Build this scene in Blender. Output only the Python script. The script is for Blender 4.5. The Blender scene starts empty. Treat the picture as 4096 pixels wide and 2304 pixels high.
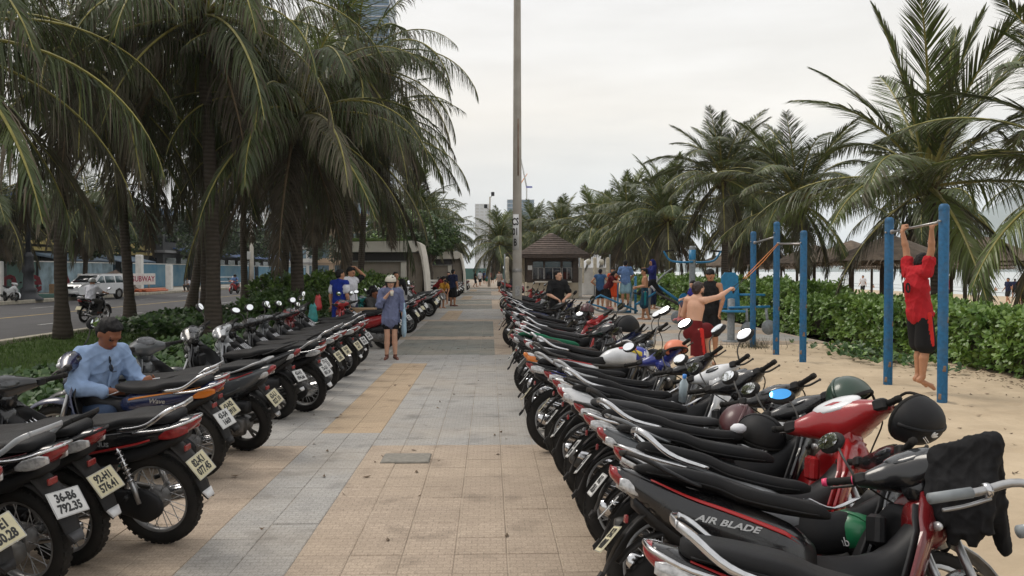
import bpy, math, random
import numpy as np
from mathutils import Vector, Matrix, noise as mnoise
R = math.radians
scene = bpy.context.scene
rnd = random.Random(7)
# ---------------------------------------------------------------- camera
cd = bpy.data.cameras.new('camera'); cam = bpy.data.objects.new('camera', cd)
scene.collection.objects.link(cam)
cam.location = (0, 0, 1.65); cam.rotation_euler = (R(90 - 1.17), 0, R(-1.52))
cd.sensor_width = 36; cd.lens = 29.18; cd.clip_start = .05; cd.clip_end = 30000
scene.camera = cam
# ---------------------------------------------------------------- sky
SUN_EL, SUN_AZ = 52, -60            # azimuth from +Y (view direction), negative = to the left
w = bpy.data.worlds.new('World'); scene.world = w; w.use_nodes = True
nt = w.node_tree; nt.nodes.clear()
def N(t, **k):
    n = nt.nodes.new(t)
    for a, b in k.items(): setattr(n, a, b)
    return n
out = N('ShaderNodeOutputWorld'); bg = N('ShaderNodeBackground'); bg.inputs[1].default_value = 1
sky = N('ShaderNodeTexSky', sky_type='NISHITA', sun_disc=False)
sky.sun_elevation = R(SUN_EL); sky.sun_rotation = R(SUN_AZ); sky.air_density = 1.2; sky.dust_density = 3
sk = N('ShaderNodeVectorMath', operation='SCALE'); sk.inputs['Scale'].default_value = .08
nt.links.new(sky.outputs[0], sk.inputs[0])
tc = N('ShaderNodeTexCoord'); sep = N('ShaderNodeSeparateXYZ'); nt.links.new(tc.outputs['Generated'], sep.inputs[0])
mp = N('ShaderNodeMapping'); mp.inputs['Scale'].default_value = (1.3, 1.3, 7)
nt.links.new(tc.outputs['Generated'], mp.inputs[0])
nz = N('ShaderNodeTexNoise'); nz.inputs['Scale'].default_value = 1.6; nz.inputs['Detail'].default_value = 5; nz.inputs['Roughness'].default_value = .5
nt.links.new(mp.outputs[0], nz.inputs['Vector'])
ad = N('ShaderNodeMath', operation='MULTIPLY_ADD'); ad.inputs[1].default_value = .16; ad.inputs[2].default_value = -.08
nt.links.new(nz.outputs[0], ad.inputs[0])
a2 = N('ShaderNodeMath', operation='ADD'); nt.links.new(sep.outputs[2], a2.inputs[0]); nt.links.new(ad.outputs[0], a2.inputs[1])
rp = N('ShaderNodeValToRGB'); el = rp.color_ramp.elements
el[0].position = 0; el[0].color = (.62, .66, .68, 1)
el[1].position = 1; el[1].color = (.82, .81, .81, 1)
for p, c in ((.05, (.67, .69, .70)), (.12, (.74, .725, .69)), (.185, (.88, .82, .735)), (.26, (.85, .82, .775)), (.36, (.80, .79, .785))):
    e = el.new(p); e.color = (*c, 1)
nt.links.new(a2.outputs[0], rp.inputs[0])
mx = N('ShaderNodeMix', data_type='RGBA'); mx.inputs[0].default_value = .88
n2 = N('ShaderNodeTexNoise'); n2.inputs['Scale'].default_value = 3.2; n2.inputs['Detail'].default_value = 7; n2.inputs['Roughness'].default_value = .55
nt.links.new(mp.outputs[0], n2.inputs['Vector'])
cm = N('ShaderNodeMapRange'); cm.inputs[1].default_value = .3; cm.inputs[2].default_value = .7; cm.inputs[3].default_value = .89; cm.inputs[4].default_value = 1.06; nt.links.new(n2.outputs[0], cm.inputs[0])
cs = N('ShaderNodeVectorMath', operation='SCALE'); nt.links.new(rp.outputs[0], cs.inputs[0]); nt.links.new(cm.outputs[0], cs.inputs['Scale'])
nt.links.new(sk.outputs[0], mx.inputs[6]); nt.links.new(cs.outputs[0], mx.inputs[7])
nt.links.new(mx.outputs[2], bg.inputs[0]); nt.links.new(bg.outputs[0], out.inputs[0])
# ---------------------------------------------------------------- sun behind cloud
sd = bpy.data.lights.new('sun', 'SUN'); sd.energy = 1.4; sd.angle = R(25); sd.color = (1, .93, .84)
sun = bpy.data.objects.new('sun', sd); scene.collection.objects.link(sun)
_az = R(SUN_AZ); _d = Vector((math.sin(_az) * math.cos(R(SUN_EL)), math.cos(_az) * math.cos(R(SUN_EL)), math.sin(R(SUN_EL))))
sun.rotation_euler = _d.to_track_quat('Z', 'Y').to_euler()
scene.view_settings.view_transform = 'Standard'; scene.view_settings.look = 'None'
scene.view_settings.exposure = .38; scene.view_settings.gamma = 1; scene.view_settings.use_curve_mapping = False
scene.cycles.use_denoising = True
scene.cycles.max_bounces = 6; scene.cycles.diffuse_bounces = 3; scene.cycles.glossy_bounces = 3
scene.cycles.transmission_bounces = 4; scene.cycles.transparent_max_bounces = 6; scene.cycles.volume_bounces = 2
# ---------------------------------------------------------------- helpers
COL = scene.collection
V = Vector
def S(r, g, b):
    f = lambda c: (c / 12.92 if c <= .04045 else ((c + .055) / 1.055) ** 2.4)
    return (f(r / 255), f(g / 255), f(b / 255))
class MB:
    def __init__(s): s.v = []; s.f = []; s.m = []; s.s = []
    def add(s, vs, fs, mi=0, sm=False):
        o = len(s.v); s.v += [tuple(p) for p in vs]
        for f in fs: s.f.append(tuple(i + o for i in f)); s.m.append(mi); s.s.append(sm)
        return s
    def box(s, c, d, mi=0, rot=None, taper=1.0):
        hx, hy, hz = d[0] / 2, d[1] / 2, d[2] / 2; c = V(c); vs = []
        for z in (-1, 1):
            t = taper if z > 0 else 1
            for x, y in ((-1, -1), (1, -1), (1, 1), (-1, 1)):
                p = V((x * hx * t, y * hy * t, z * hz))
                if rot: p = rot @ p
                vs.append(c + p)
        return s.add(vs, [(3, 2, 1, 0), (4, 5, 6, 7), (0, 1, 5, 4), (1, 2, 6, 5), (2, 3, 7, 6), (3, 0, 4, 7)], mi)
    def bbox(s, c, d, b=.01, mi=0, rot=None):
        """box with chamfered vertical and top edges"""
        hx, hy, hz = d[0] / 2, d[1] / 2, d[2] / 2; c = V(c); vs = []
        def ring(ix, z):
            r = []
            for sx, sy in ((-1, -1), (1, -1), (1, 1), (-1, 1)):
                X, Y = sx * (hx - ix), sy * (hy - ix)
                a, bb = V((X + (-sx * b), Y, z)), V((X, Y - sy * b, z))
                r += [bb, a] if sx * sy > 0 else [a, bb]
            return r
        # order corners counter clockwise
        for ix, z in ((b, -hz), (0, -hz + b), (0, hz - b), (b, hz)):
            pts = []
            for sx, sy, fl in ((-1, -1, 0), (1, -1, 1), (1, 1, 0), (-1, 1, 1)):
                X, Y = sx * (hx - ix), sy * (hy - ix)
                p1, p2 = V((X, Y - sy * b, z)), V((X - sx * b, Y, z))
                pts += [p1, p2] if not fl else [p2, p1]
            for p in pts: vs.append(c + (rot @ p if rot else p))
        fs = [tuple(range(7, -1, -1)), tuple(range(24, 32))]
        for k in range(3):
            for i in range(8):
                j = (i + 1) % 8; fs.append((k * 8 + i, k * 8 + j, k * 8 + 8 + j, k * 8 + 8 + i))
        return s.add(vs, fs, mi)
    def tube(s, pts, r, n=8, mi=0, sm=True, caps=True, flat=1.0, fax=None):
        pts = [V(p) for p in pts]; k = len(pts)
        rs = list(r) if isinstance(r, (list, tuple)) else [r] * k
        vs = []; up = None
        for i, p in enumerate(pts):
            t = (pts[min(i + 1, k - 1)] - pts[max(i - 1, 0)]).normalized()
            if fax is not None: u = V(fax) - t * V(fax).dot(t)
            elif up is None: u = t.cross(V((0, 0, 1))) if abs(t.z) < .95 else t.cross(V((1, 0, 0)))
            else: u = up - t * up.dot(t)
            u.normalize(); up = u; w = t.cross(u)
            for j in range(n):
                a = 2 * math.pi * j / n
                vs.append(p + u * (math.cos(a) * rs[i]) + w * (math.sin(a) * rs[i] * flat))
        fs = [(i * n + j, i * n + (j + 1) % n, (i + 1) * n + (j + 1) % n, (i + 1) * n + j) for i in range(k - 1) for j in range(n)]
        if caps: fs += [tuple(range(n - 1, -1, -1)), tuple(range((k - 1) * n, k * n))]
        return s.add(vs, fs, mi, sm)
    def lathe(s, prof, c=(0, 0, 0), ax='z', n=24, mi=0, sm=True, a0=0, a1=360):
        """prof [(r, h)] revolved about axis through c"""
        c = V(c); full = abs(a1 - a0) >= 360; m = n if full else n + 1; vs = []
        for r, h in prof:
            for j in range(m):
                a = R(a0 + (a1 - a0) * j / n); x, y = r * math.cos(a), r * math.sin(a)
                vs.append(c + (V((x, y, h)) if ax == 'z' else V((x, h, y)) if ax == 'y' else V((h, x, y))))
        fs = []
        for i in range(len(prof) - 1):
            for j in range(n):
                q = (j + 1) % m if full else j + 1
                fs.append((i * m + j, i * m + q, (i + 1) * m + q, (i + 1) * m + j))
        if ax == 'y': fs = [f[::-1] for f in fs]
        return s.add(vs, fs, mi, sm)
    def loft(s, keys, ax='x', n=14, sub=3, mi=0, p=2.6, caps=True):
        """keys (t, zc, hw, hh[, other centre]) cross sections along ax"""
        ks = [tuple(k) + (0,) * (5 - len(k)) for k in keys]; rows = []
        for i in range(len(ks) - 1):
            for q in range(sub): rows.append(cr(ks, i, q / sub))
        rows.append(ks[-1]); vs = []
        for t, zc, hw, hh, oc in rows:
            hw = max(hw, .001); hh = max(hh, .001)
            for j in range(n):
                a = 2 * math.pi * j / n; ca, sa = math.cos(a), math.sin(a)
                y = hw * math.copysign(abs(ca) ** (2 / p), ca) + oc; z = zc + hh * math.copysign(abs(sa) ** (2 / p), sa)
                vs.append((t, y, z) if ax == 'x' else (y, t, z))
        k = len(rows)
        fs = [(i * n + j, i * n + (j + 1) % n, (i + 1) * n + (j + 1) % n, (i + 1) * n + j) for i in range(k - 1) for j in range(n)]
        if caps: fs += [tuple(range(n - 1, -1, -1)), tuple(range((k - 1) * n, k * n))]
        flip = (rows[-1][0] > rows[0][0]) != (ax == 'x')
        if flip: fs = [f[::-1] for f in fs]
        return s.add(vs, fs, mi, True)
    def sheet(s, g, th=.01, mi=0, sm=True, off=None):
        """grid of points g[i][j] thickened by th along its normals"""
        a, b = len(g), len(g[0]); g = [[V(p) for p in r] for r in g]; bot = []
        for i in range(a):
            for j in range(b):
                if off is not None: nrm = V(off)
                else:
                    du = g[min(i + 1, a - 1)][j] - g[max(i - 1, 0)][j]; dv = g[i][min(j + 1, b - 1)] - g[i][max(j - 1, 0)]
                    nrm = du.cross(dv)
                    nrm = nrm.normalized() if nrm.length > 1e-9 else V((0, 0, 1))
                bot.append(g[i][j] - nrm * th)
        top = [p for r in g for p in r]; o = a * b
        fs = [(i * b + j, (i + 1) * b + j, (i + 1) * b + j + 1, i * b + j + 1) for i in range(a - 1) for j in range(b - 1)]
        s.add(top + bot, fs + [tuple(o + x for x in f[::-1]) for f in fs], mi, sm)
        per = [i * b for i in range(a)] + [(a - 1) * b + j for j in range(1, b)] + [i * b + b - 1 for i in range(a - 2, -1, -1)] + [j for j in range(b - 2, 0, -1)]
        st = len(s.v) - 2 * o
        for i in range(len(per)):
            x, y = per[i], per[(i + 1) % len(per)]
            s.f.append((st + x, st + x + o, st + y + o, st + y)); s.m.append(mi); s.s.append(False)
        return s
    def ell(s, c, r, n=14, m=8, mi=0, rot=None):
        c = V(c); vs = []; fs = []
        for i in range(m + 1):
            th = math.pi * i / m
            for j in range(n):
                a = 2 * math.pi * j / n
                p = V((r[0] * math.sin(th) * math.cos(a), r[1] * math.sin(th) * math.sin(a), r[2] * math.cos(th)))
                vs.append(c + (rot @ p if rot else p))
        for i in range(m):
            for j in range(n): fs.append((i * n + j, (i + 1) * n + j, (i + 1) * n + (j + 1) % n, i * n + (j + 1) % n))
        return s.add(vs, fs, mi, True)
    def prism(s, poly, y0, y1, mi=0, ax='y'):
        """side outline (a, z) pushed between two planes"""
        k = len(poly)
        mk = (lambda a, z, t: (a, t, z)) if ax == 'y' else ((lambda a, z, t: (t, a, z)) if ax == 'x' else (lambda a, z, t: (a, z, t)))
        vs = [mk(a, z, y0) for a, z in poly] + [mk(a, z, y1) for a, z in poly]
        fs = [tuple(range(k)), tuple(range(2 * k - 1, k - 1, -1))] + [(i, i + k, (i + 1) % k + k, (i + 1) % k) for i in range(k)]
        return s.add(vs, fs, mi)
    def mesh(s, name, mats=()):
        me = bpy.data.meshes.new(name); me.from_pydata(s.v, [], s.f)
        if len(s.f):
            me.polygons.foreach_set('material_index', s.m); me.polygons.foreach_set('use_smooth', s.s)
        for m in mats: me.materials.append(m)
        me.update(); return me
def cr(ks, i, t):
    a, b = ks[max(i - 1, 0)], ks[i]; c, d = ks[i + 1], ks[min(i + 2, len(ks) - 1)]
    return tuple(.5 * (2 * q + (r - p) * t + (2 * p - 5 * q + 4 * r - s) * t * t + (3 * q - p - 3 * r + s) * t ** 3) for p, q, r, s in zip(a, b, c, d))
def npmesh(name, v, f, mats, mi=None, smooth=False):
    v = np.asarray(v, np.float32); f = np.asarray(f, np.int32); k = f.shape[1]
    me = bpy.data.meshes.new(name); me.vertices.add(len(v)); me.vertices.foreach_set('co', v.ravel())
    me.loops.add(f.size); me.loops.foreach_set('vertex_index', f.ravel())
    me.polygons.add(len(f)); me.polygons.foreach_set('loop_start', np.arange(0, f.size, k, dtype=np.int32))
    for m in mats: me.materials.append(m)
    if mi is not None: me.polygons.foreach_set('material_index', np.asarray(mi, np.int32))
    me.polygons.foreach_set('use_smooth', np.full(len(f), bool(smooth)))
    me.update(calc_edges=True); return me
def obj(name, me, parent=None, loc=None, rot=None, mats=None, scale=None):
    if isinstance(me, MB): me = me.mesh(name, [M[x] if isinstance(x, str) else x for x in (mats or [])]); mats = None
    o = bpy.data.objects.new(name, me); COL.objects.link(o)
    if parent: o.parent = parent
    if loc is not None: o.location = loc
    if rot is not None: o.rotation_euler = rot
    if scale is not None: o.scale = scale if hasattr(scale, '__len__') else (scale,) * 3
    return o
def tag(o, label, cat, group=None, kind=None):
    o['label'] = label
    if cat: o['category'] = cat
    if group: o['group'] = group
    if kind: o['kind'] = kind
    return o
def thing(name, label, cat, loc=(0, 0, 0), rot=(0, 0, 0), group=None):
    o = bpy.data.objects.new(name, None); COL.objects.link(o); o.location = loc; o.rotation_euler = rot
    o.empty_display_size = .1
    return tag(o, label, cat, group)
def struct(name, me, mats=None, loc=None, label=None):
    o = obj(name, me, None, loc, None, mats); o['kind'] = 'structure'
    if label: o['label'] = label
    return o
def text(name, body, size, parent, loc, rot, m, ext=.0006, align='CENTER', bold=0, sx=1.0, shear=0):
    c = bpy.data.curves.new(name, 'FONT'); c.body = body; c.size = size; c.align_x = align; c.align_y = 'CENTER'
    c.extrude = ext; c.space_line = .92; c.offset = bold; c.resolution_u = 2; c.shear = shear
    t_ = bpy.data.objects.new(name, c); me = bpy.data.meshes.new_from_object(t_); bpy.data.objects.remove(t_); bpy.data.curves.remove(c)
    me.materials.clear(); me.materials.append(M[m]); o = bpy.data.objects.new(name, me); COL.objects.link(o); o.parent = parent
    if isinstance(rot, Matrix): o.matrix_local = Matrix.Translation(loc) @ rot.to_4x4() @ Matrix.Diagonal((sx, 1, 1, 1))
    else: o.location = loc; o.rotation_euler = rot; o.scale = (sx, 1, 1)
    return o
# ---------------------------------------------------------------- materials
M = {}
def mat(name, col, rough=.5, metal=0, var=0, nscale=20, bump=0, bscale=None, spec=.5, col2=None, coat=0, rand=0, trans=0, coord='Object', dirt=0, detail=4):
    """procedural surface: base colour broken by noise between col and col2, fine bump"""
    m = bpy.data.materials.new(name); m.use_nodes = True; t = m.node_tree; n = t.nodes; L = t.links
    b = n['Principled BSDF']; b.inputs['Roughness'].default_value = rough; b.inputs['Metallic'].default_value = metal
    b.inputs['Base Color'].default_value = (*col, 1); b.inputs['Specular IOR Level'].default_value = spec
    if coat: b.inputs['Coat Weight'].default_value = coat; b.inputs['Coat Roughness'].default_value = .06
    m.diffuse_color = (*col, 1)
    src = None
    if var or col2 or bump or dirt:
        tc = n.new('ShaderNodeTexCoord')
    if var or col2:
        nz = n.new('ShaderNodeTexNoise'); nz.inputs['Scale'].default_value = nscale; nz.inputs['Detail'].default_value = detail
        L.new(tc.outputs[coord], nz.inputs['Vector'])
        c2 = col2 or tuple(c * (1 - var) for c in col); c1 = col if col2 else tuple(min(1, c * (1 + var)) for c in col)
        r = n.new('ShaderNodeValToRGB'); r.color_ramp.elements[0].position = .32; r.color_ramp.elements[1].position = .68
        r.color_ramp.elements[0].color = (*c2, 1); r.color_ramp.elements[1].color = (*c1, 1)
        L.new(nz.outputs[0], r.inputs[0]); src = r.outputs[0]
    if dirt:
        nz = n.new('ShaderNodeTexNoise'); nz.inputs['Scale'].default_value = 3.5; nz.inputs['Detail'].default_value = 6
        L.new(tc.outputs[coord], nz.inputs['Vector'])
        r = n.new('ShaderNodeValToRGB'); r.color_ramp.elements[0].position = .5; r.color_ramp.elements[1].position = .75
        mx = n.new('ShaderNodeMix'); mx.data_type = 'RGBA'; mx.inputs[7].default_value = (*S(120, 108, 92), 1)
        L.new(nz.outputs[0], r.inputs[0]); q = n.new('ShaderNodeMath'); q.operation = 'MULTIPLY'; q.inputs[1].default_value = dirt
        L.new(r.outputs[0], q.inputs[0]); L.new(q.outputs[0], mx.inputs[0])
        if src: L.new(src, mx.inputs[6])
        else: mx.inputs[6].default_value = (*col, 1)
        src = mx.outputs[2]
        rr = n.new('ShaderNodeMapRange'); rr.inputs[3].default_value = rough; rr.inputs[4].default_value = min(1, rough + .35)
        L.new(r.outputs[0], rr.inputs[0]); L.new(rr.outputs[0], b.inputs['Roughness'])
    if rand:
        oi = n.new('ShaderNodeObjectInfo'); hs = n.new('ShaderNodeHueSaturation')
        mr = n.new('ShaderNodeMapRange'); mr.inputs[3].default_value = 1 - rand; mr.inputs[4].default_value = 1 + rand
        L.new(oi.outputs['Random'], mr.inputs[0]); L.new(mr.outputs[0], hs.inputs['Value'])
        if src: L.new(src, hs.inputs['Color'])
        else: hs.inputs['Color'].default_value = (*col, 1)
        src = hs.outputs[0]
    if src: L.new(src, b.inputs['Base Color'])
    if bump:
        nb = n.new('ShaderNodeTexNoise'); nb.inputs['Scale'].default_value = bscale or nscale * 4; nb.inputs['Detail'].default_value = 3
        L.new(tc.outputs[coord], nb.inputs['Vector'])
        bp = n.new('ShaderNodeBump'); bp.inputs['Strength'].default_value = bump; bp.inputs['Distance'].default_value = .01
        L.new(nb.outputs[0], bp.inputs['Height']); L.new(bp.outputs[0], b.inputs['Normal'])
    if trans:
        tr = n.new('ShaderNodeBsdfTranslucent'); ms = n.new('ShaderNodeMixShader'); ms.inputs[0].default_value = trans
        if src: L.new(src, tr.inputs[0])
        else: tr.inputs[0].default_value = (*col, 1)
        o = n['Material Output']; L.new(b.outputs[0], ms.inputs[1]); L.new(tr.outputs[0], ms.inputs[2]); L.new(ms.outputs[0], o.inputs[0])
    M[name] = m; return m
W = 'Object'
# ground
def tile_mat(name, c1, c2):
    """exposed grit paver: fine brick relief, grit speckle, dusty blotches and stains"""
    m = mat(name, c1, .85, spec=.25); t = m.node_tree; n = t.nodes; L = t.links; b = n['Principled BSDF']
    g = n.new('ShaderNodeNewGeometry')
    nz = n.new('ShaderNodeTexNoise'); nz.inputs['Scale'].default_value = .9; nz.inputs['Detail'].default_value = 7; nz.inputs['Roughness'].default_value = .62
    L.new(g.outputs['Position'], nz.inputs['Vector'])
    r = n.new('ShaderNodeValToRGB'); r.color_ramp.elements[0].position = .3; r.color_ramp.elements[1].position = .7
    r.color_ramp.elements[0].color = (*c2, 1); r.color_ramp.elements[1].color = (*c1, 1); L.new(nz.outputs[0], r.inputs[0])
    sp = n.new('ShaderNodeTexNoise'); sp.inputs['Scale'].default_value = 95; sp.inputs['Detail'].default_value = 3
    L.new(g.outputs['Position'], sp.inputs['Vector'])
    br = n.new('ShaderNodeTexBrick'); br.inputs['Scale'].default_value = 10; br.inputs['Mortar Size'].default_value = .035
    br.inputs['Brick Width'].default_value = .75; br.inputs['Row Height'].default_value = .5
    br.inputs['Color1'].default_value = (1, 1, 1, 1); br.inputs['Color2'].default_value = (.80, .80, .80, 1); br.inputs['Mortar'].default_value = (.55, .55, .55, 1)
    L.new(g.outputs['Position'], br.inputs['Vector'])
    oi = n.new('ShaderNodeObjectInfo')
    mr = n.new('ShaderNodeMapRange'); mr.inputs[1].default_value = .3; mr.inputs[2].default_value = .7; mr.inputs[3].default_value = .72; mr.inputs[4].default_value = 1.26
    L.new(sp.outputs[0], mr.inputs[0])
    m1 = n.new('ShaderNodeVectorMath'); m1.operation = 'SCALE'; L.new(r.outputs[0], m1.inputs[0]); L.new(mr.outputs[0], m1.inputs['Scale'])
    m2 = n.new('ShaderNodeVectorMath'); m2.operation = 'MULTIPLY'; L.new(m1.outputs[0], m2.inputs[0])
    bm = n.new('ShaderNodeMix'); bm.data_type = 'RGBA'; bm.inputs[0].default_value = .6; bm.inputs[6].default_value = (1, 1, 1, 1); L.new(br.outputs[0], bm.inputs[7])
    L.new(bm.outputs[2], m2.inputs[1])
    ro = n.new('ShaderNodeMapRange'); ro.inputs[3].default_value = .955; ro.inputs[4].default_value = 1.045; L.new(oi.outputs['Random'], ro.inputs[0])
    m3 = n.new('ShaderNodeVectorMath'); m3.operation = 'SCALE'; L.new(m2.outputs[0], m3.inputs[0]); L.new(ro.outputs[0], m3.inputs['Scale'])
    st = n.new('ShaderNodeTexNoise'); st.inputs['Scale'].default_value = 2.6; st.inputs['Detail'].default_value = 5; L.new(g.outputs['Position'], st.inputs['Vector'])
    sr = n.new('ShaderNodeMapRange'); sr.inputs[1].default_value = .56; sr.inputs[2].default_value = .74; sr.inputs[3].default_value = 1; sr.inputs[4].default_value = .62; L.new(st.outputs[0], sr.inputs[0])
    m4 = n.new('ShaderNodeVectorMath'); m4.operation = 'SCALE'; L.new(m3.outputs[0], m4.inputs[0]); L.new(sr.outputs[0], m4.inputs['Scale'])
    du = n.new('ShaderNodeTexNoise'); du.inputs['Scale'].default_value = .55; du.inputs['Detail'].default_value = 8; du.inputs['Roughness'].default_value = .6; L.new(g.outputs['Position'], du.inputs['Vector'])
    dr = n.new('ShaderNodeMapRange'); dr.inputs[1].default_value = .42; dr.inputs[2].default_value = .72; dr.inputs[4].default_value = .3; L.new(du.outputs[0], dr.inputs[0])
    dm = n.new('ShaderNodeMix'); dm.data_type = 'RGBA'; dm.inputs[7].default_value = (.45, .36, .255, 1); L.new(dr.outputs[0], dm.inputs[0]); L.new(m4.outputs[0], dm.inputs[6])
    L.new(dm.outputs[2], b.inputs['Base Color'])
    bp = n.new('ShaderNodeBump'); bp.inputs['Strength'].default_value = .35; bp.inputs['Distance'].default_value = .006
    L.new(br.outputs['Color'], bp.inputs['Height']); L.new(bp.outputs[0], b.inputs['Normal'])
    return m
tile_mat('tile_tan', (.455, .368, .285), (.375, .30, .232))
tile_mat('tile_orange', (.46, .348, .235), (.39, .295, .20))
tile_mat('tile_grey', (.395, .382, .358), (.32, .308, .288))
tile_mat('tile_green', (.235, .24, .212), (.19, .19, .168))
mat('joint', (.40, .335, .265), .95, var=.2, nscale=6)
mat('cover_concrete', (.22, .205, .175), .9, var=.18, nscale=25, bump=.3, coord=W)
def sand_mat():
    m = mat('sand', (.50, .385, .255), .95, spec=.15); t = m.node_tree; n = t.nodes; L = t.links; b = n['Principled BSDF']
    g = n.new('ShaderNodeNewGeometry')
    a = n.new('ShaderNodeTexNoise'); a.inputs['Scale'].default_value = .7; a.inputs['Detail'].default_value = 8; a.inputs['Roughness'].default_value = .65
    L.new(g.outputs['Position'], a.inputs['Vector'])
    r = n.new('ShaderNodeValToRGB'); r.color_ramp.elements[0].position = .32; r.color_ramp.elements[1].position = .68
    r.color_ramp.elements[0].color = (.40, .315, .215, 1); r.color_ramp.elements[1].color = (.58, .47, .33, 1); L.new(a.outputs[0], r.inputs[0])
    L.new(r.outputs[0], b.inputs['Base Color'])
    c = n.new('ShaderNodeTexNoise'); c.inputs['Scale'].default_value = 4.5; c.inputs['Detail'].default_value = 5; L.new(g.outputs['Position'], c.inputs['Vector'])
    bp = n.new('ShaderNodeBump'); bp.inputs['Strength'].default_value = .55; bp.inputs['Distance'].default_value = .07
    L.new(c.outputs[0], bp.inputs['Height']); L.new(bp.outputs[0], b.inputs['Normal'])
sand_mat()
mat('earth', (.20, .16, .11), .95, var=.3, nscale=1.2, bump=.3, coord=W)
mat('litter', (.11, .075, .045), .9, var=.3, nscale=8)
mat('lawn', (.065, .10, .024), .9, col2=(.038, .066, .016), nscale=2.2, bump=.6, bscale=60, spec=.1)
mat('grass_blade', (.095, .15, .035), .7, col2=(.06, .105, .022), nscale=.8, spec=.2)
mat('asphalt', (.085, .083, .083), .9, col2=(.065, .063, .064), nscale=1.1, bump=.25, bscale=90, spec=.25)
mat('road_white', (.50, .50, .48), .8, col2=(.2, .2, .19), nscale=5)
mat('road_yellow', (.50, .34, .09), .8, col2=(.25, .18, .07), nscale=4)
mat('kerb', (.42, .38, .30), .9, var=.22, nscale=3, bump=.2)
mat('walk_grey', (.36, .33, .28), .9, var=.2, nscale=1.5, bump=.2)
mat('water', (.50, .53, .52), .28, bump=.5, bscale=.9, spec=.6)
mat('foam', (.85, .87, .87), .6)
mat('hill', (.045, .075, .05), .95, var=.3, nscale=.004)
# vegetation
mat('frond', (.102, .126, .040), .38, col2=(.055, .078, .026), nscale=1.4, rand=.25, trans=.16, spec=.45)
mat('frond_young', (.135, .165, .045), .38, col2=(.085, .118, .034), nscale=1.4, rand=.2, trans=.2, spec=.45)
mat('frond_dry', (.175, .145, .108), .7, col2=(.095, .078, .055), nscale=2, rand=.3, trans=.08, spec=.2)
mat('frond_grey', (.14, .13, .08), .6, col2=(.068, .066, .04), nscale=2, rand=.25, trans=.1, spec=.3)
mat('rachis', (.27, .24, .06), .5, var=.25, nscale=4)
mat('rachis_dry', (.16, .11, .06), .7, var=.25, nscale=4)
def trunk_mat():
    m = mat('palm_trunk', (.10, .078, .058), .9, spec=.2); t = m.node_tree; n = t.nodes; L = t.links; b = n['Principled BSDF']
    tc = n.new('ShaderNodeTexCoord')
    wv = n.new('ShaderNodeTexWave'); wv.wave_type = 'BANDS'; wv.bands_direction = 'Z'; wv.inputs['Scale'].default_value = 3.2; wv.inputs['Distortion'].default_value = 2.5
    wv.inputs['Detail'].default_value = 3; L.new(tc.outputs['Object'], wv.inputs['Vector'])
    nz = n.new('ShaderNodeTexNoise'); nz.inputs['Scale'].default_value = 4; nz.inputs['Detail'].default_value = 6; L.new(tc.outputs['Object'], nz.inputs['Vector'])
    r = n.new('ShaderNodeValToRGB'); r.color_ramp.elements[0].color = (.032, .025, .019, 1); r.color_ramp.elements[1].color = (.105, .086, .068, 1)
    mm = n.new('ShaderNodeMath'); mm.operation = 'MULTIPLY_ADD'; mm.inputs[1].default_value = .4; L.new(wv.outputs[1], mm.inputs[0])
    q = n.new('ShaderNodeMath'); q.operation = 'MULTIPLY'; q.inputs[1].default_value = .65; L.new(nz.outputs[0], q.inputs[0]); L.new(q.outputs[0], mm.inputs[2])
    L.new(mm.outputs[0], r.inputs[0]); L.new(r.outputs[0], b.inputs['Base Color'])
    bp = n.new('ShaderNodeBump'); bp.inputs['Strength'].default_value = .6; bp.inputs['Distance'].default_value = .03; L.new(mm.outputs[0], bp.inputs['Height']); L.new(bp.outputs[0], b.inputs['Normal'])
trunk_mat()
mat('boot', (.12, .085, .05), .9, var=.4, nscale=9, bump=.5)
mat('coconut', (.13, .13, .035), .5, var=.3, nscale=5)
mat('hedge_leaf', (.16, .26, .045), .38, col2=(.08, .16, .028), nscale=2.3, trans=.14, spec=.5)
mat('hedge_light', (.19, .30, .055), .38, col2=(.11, .19, .035), nscale=2.3, trans=.16, spec=.5)
mat('bush_leaf', (.10, .17, .035), .45, col2=(.045, .09, .018), nscale=1.6, trans=.18)
mat('tree_leaf', (.06, .105, .028), .5, col2=(.03, .055, .016), nscale=.7, trans=.16)
mat('tree_dark', (.035, .055, .02), .5, col2=(.018, .03, .012), nscale=.7, trans=.1)
mat('ground_leaf', (.055, .115, .025), .45, col2=(.028, .062, .014), nscale=1.8, trans=.1)
mat('bark', (.11, .09, .07), .95, var=.35, nscale=6, bump=.5)
mat('flower', (.55, .35, .30), .6)
mat('red_leaf', (.22, .05, .03), .5, var=.3, nscale=4)
# vehicles
mat('rubber', (.012, .0115, .011), .82, col2=(.028, .025, .022), nscale=7, spec=.22)
mat('black_plastic', (.013, .013, .014), .5, spec=.3, var=.35, nscale=6, dirt=.13)
mat('grey_plastic', (.055, .056, .06), .45, var=.25, nscale=6, dirt=.10)
mat('seat_vinyl', (.013, .013, .014), .58, spec=.22, var=.25, nscale=5, bump=.25, bscale=500, dirt=.07)
mat('seat_grey', (.04, .04, .042), .6, spec=.35, var=.25, nscale=5, dirt=.15); mat('seat_brown', (.035, .024, .02), .6, spec=.35, var=.25, nscale=5, dirt=.15)
mat('chrome', (.60, .60, .61), .17, 1, var=.12, nscale=30, dirt=.12)
mat('alloy', (.42, .42, .42), .38, .9, var=.25, nscale=14, dirt=.25)
mat('dark_metal', (.075, .073, .07), .55, .6, var=.35, nscale=12, dirt=.3)
mat('engine', (.16, .155, .15), .55, .7, var=.35, nscale=16, dirt=.45)
mat('mirror_glass', (.93, .95, .96), .015, 1)
mat('mirror_blue', (.10, .42, .90), .03, 1)
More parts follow.
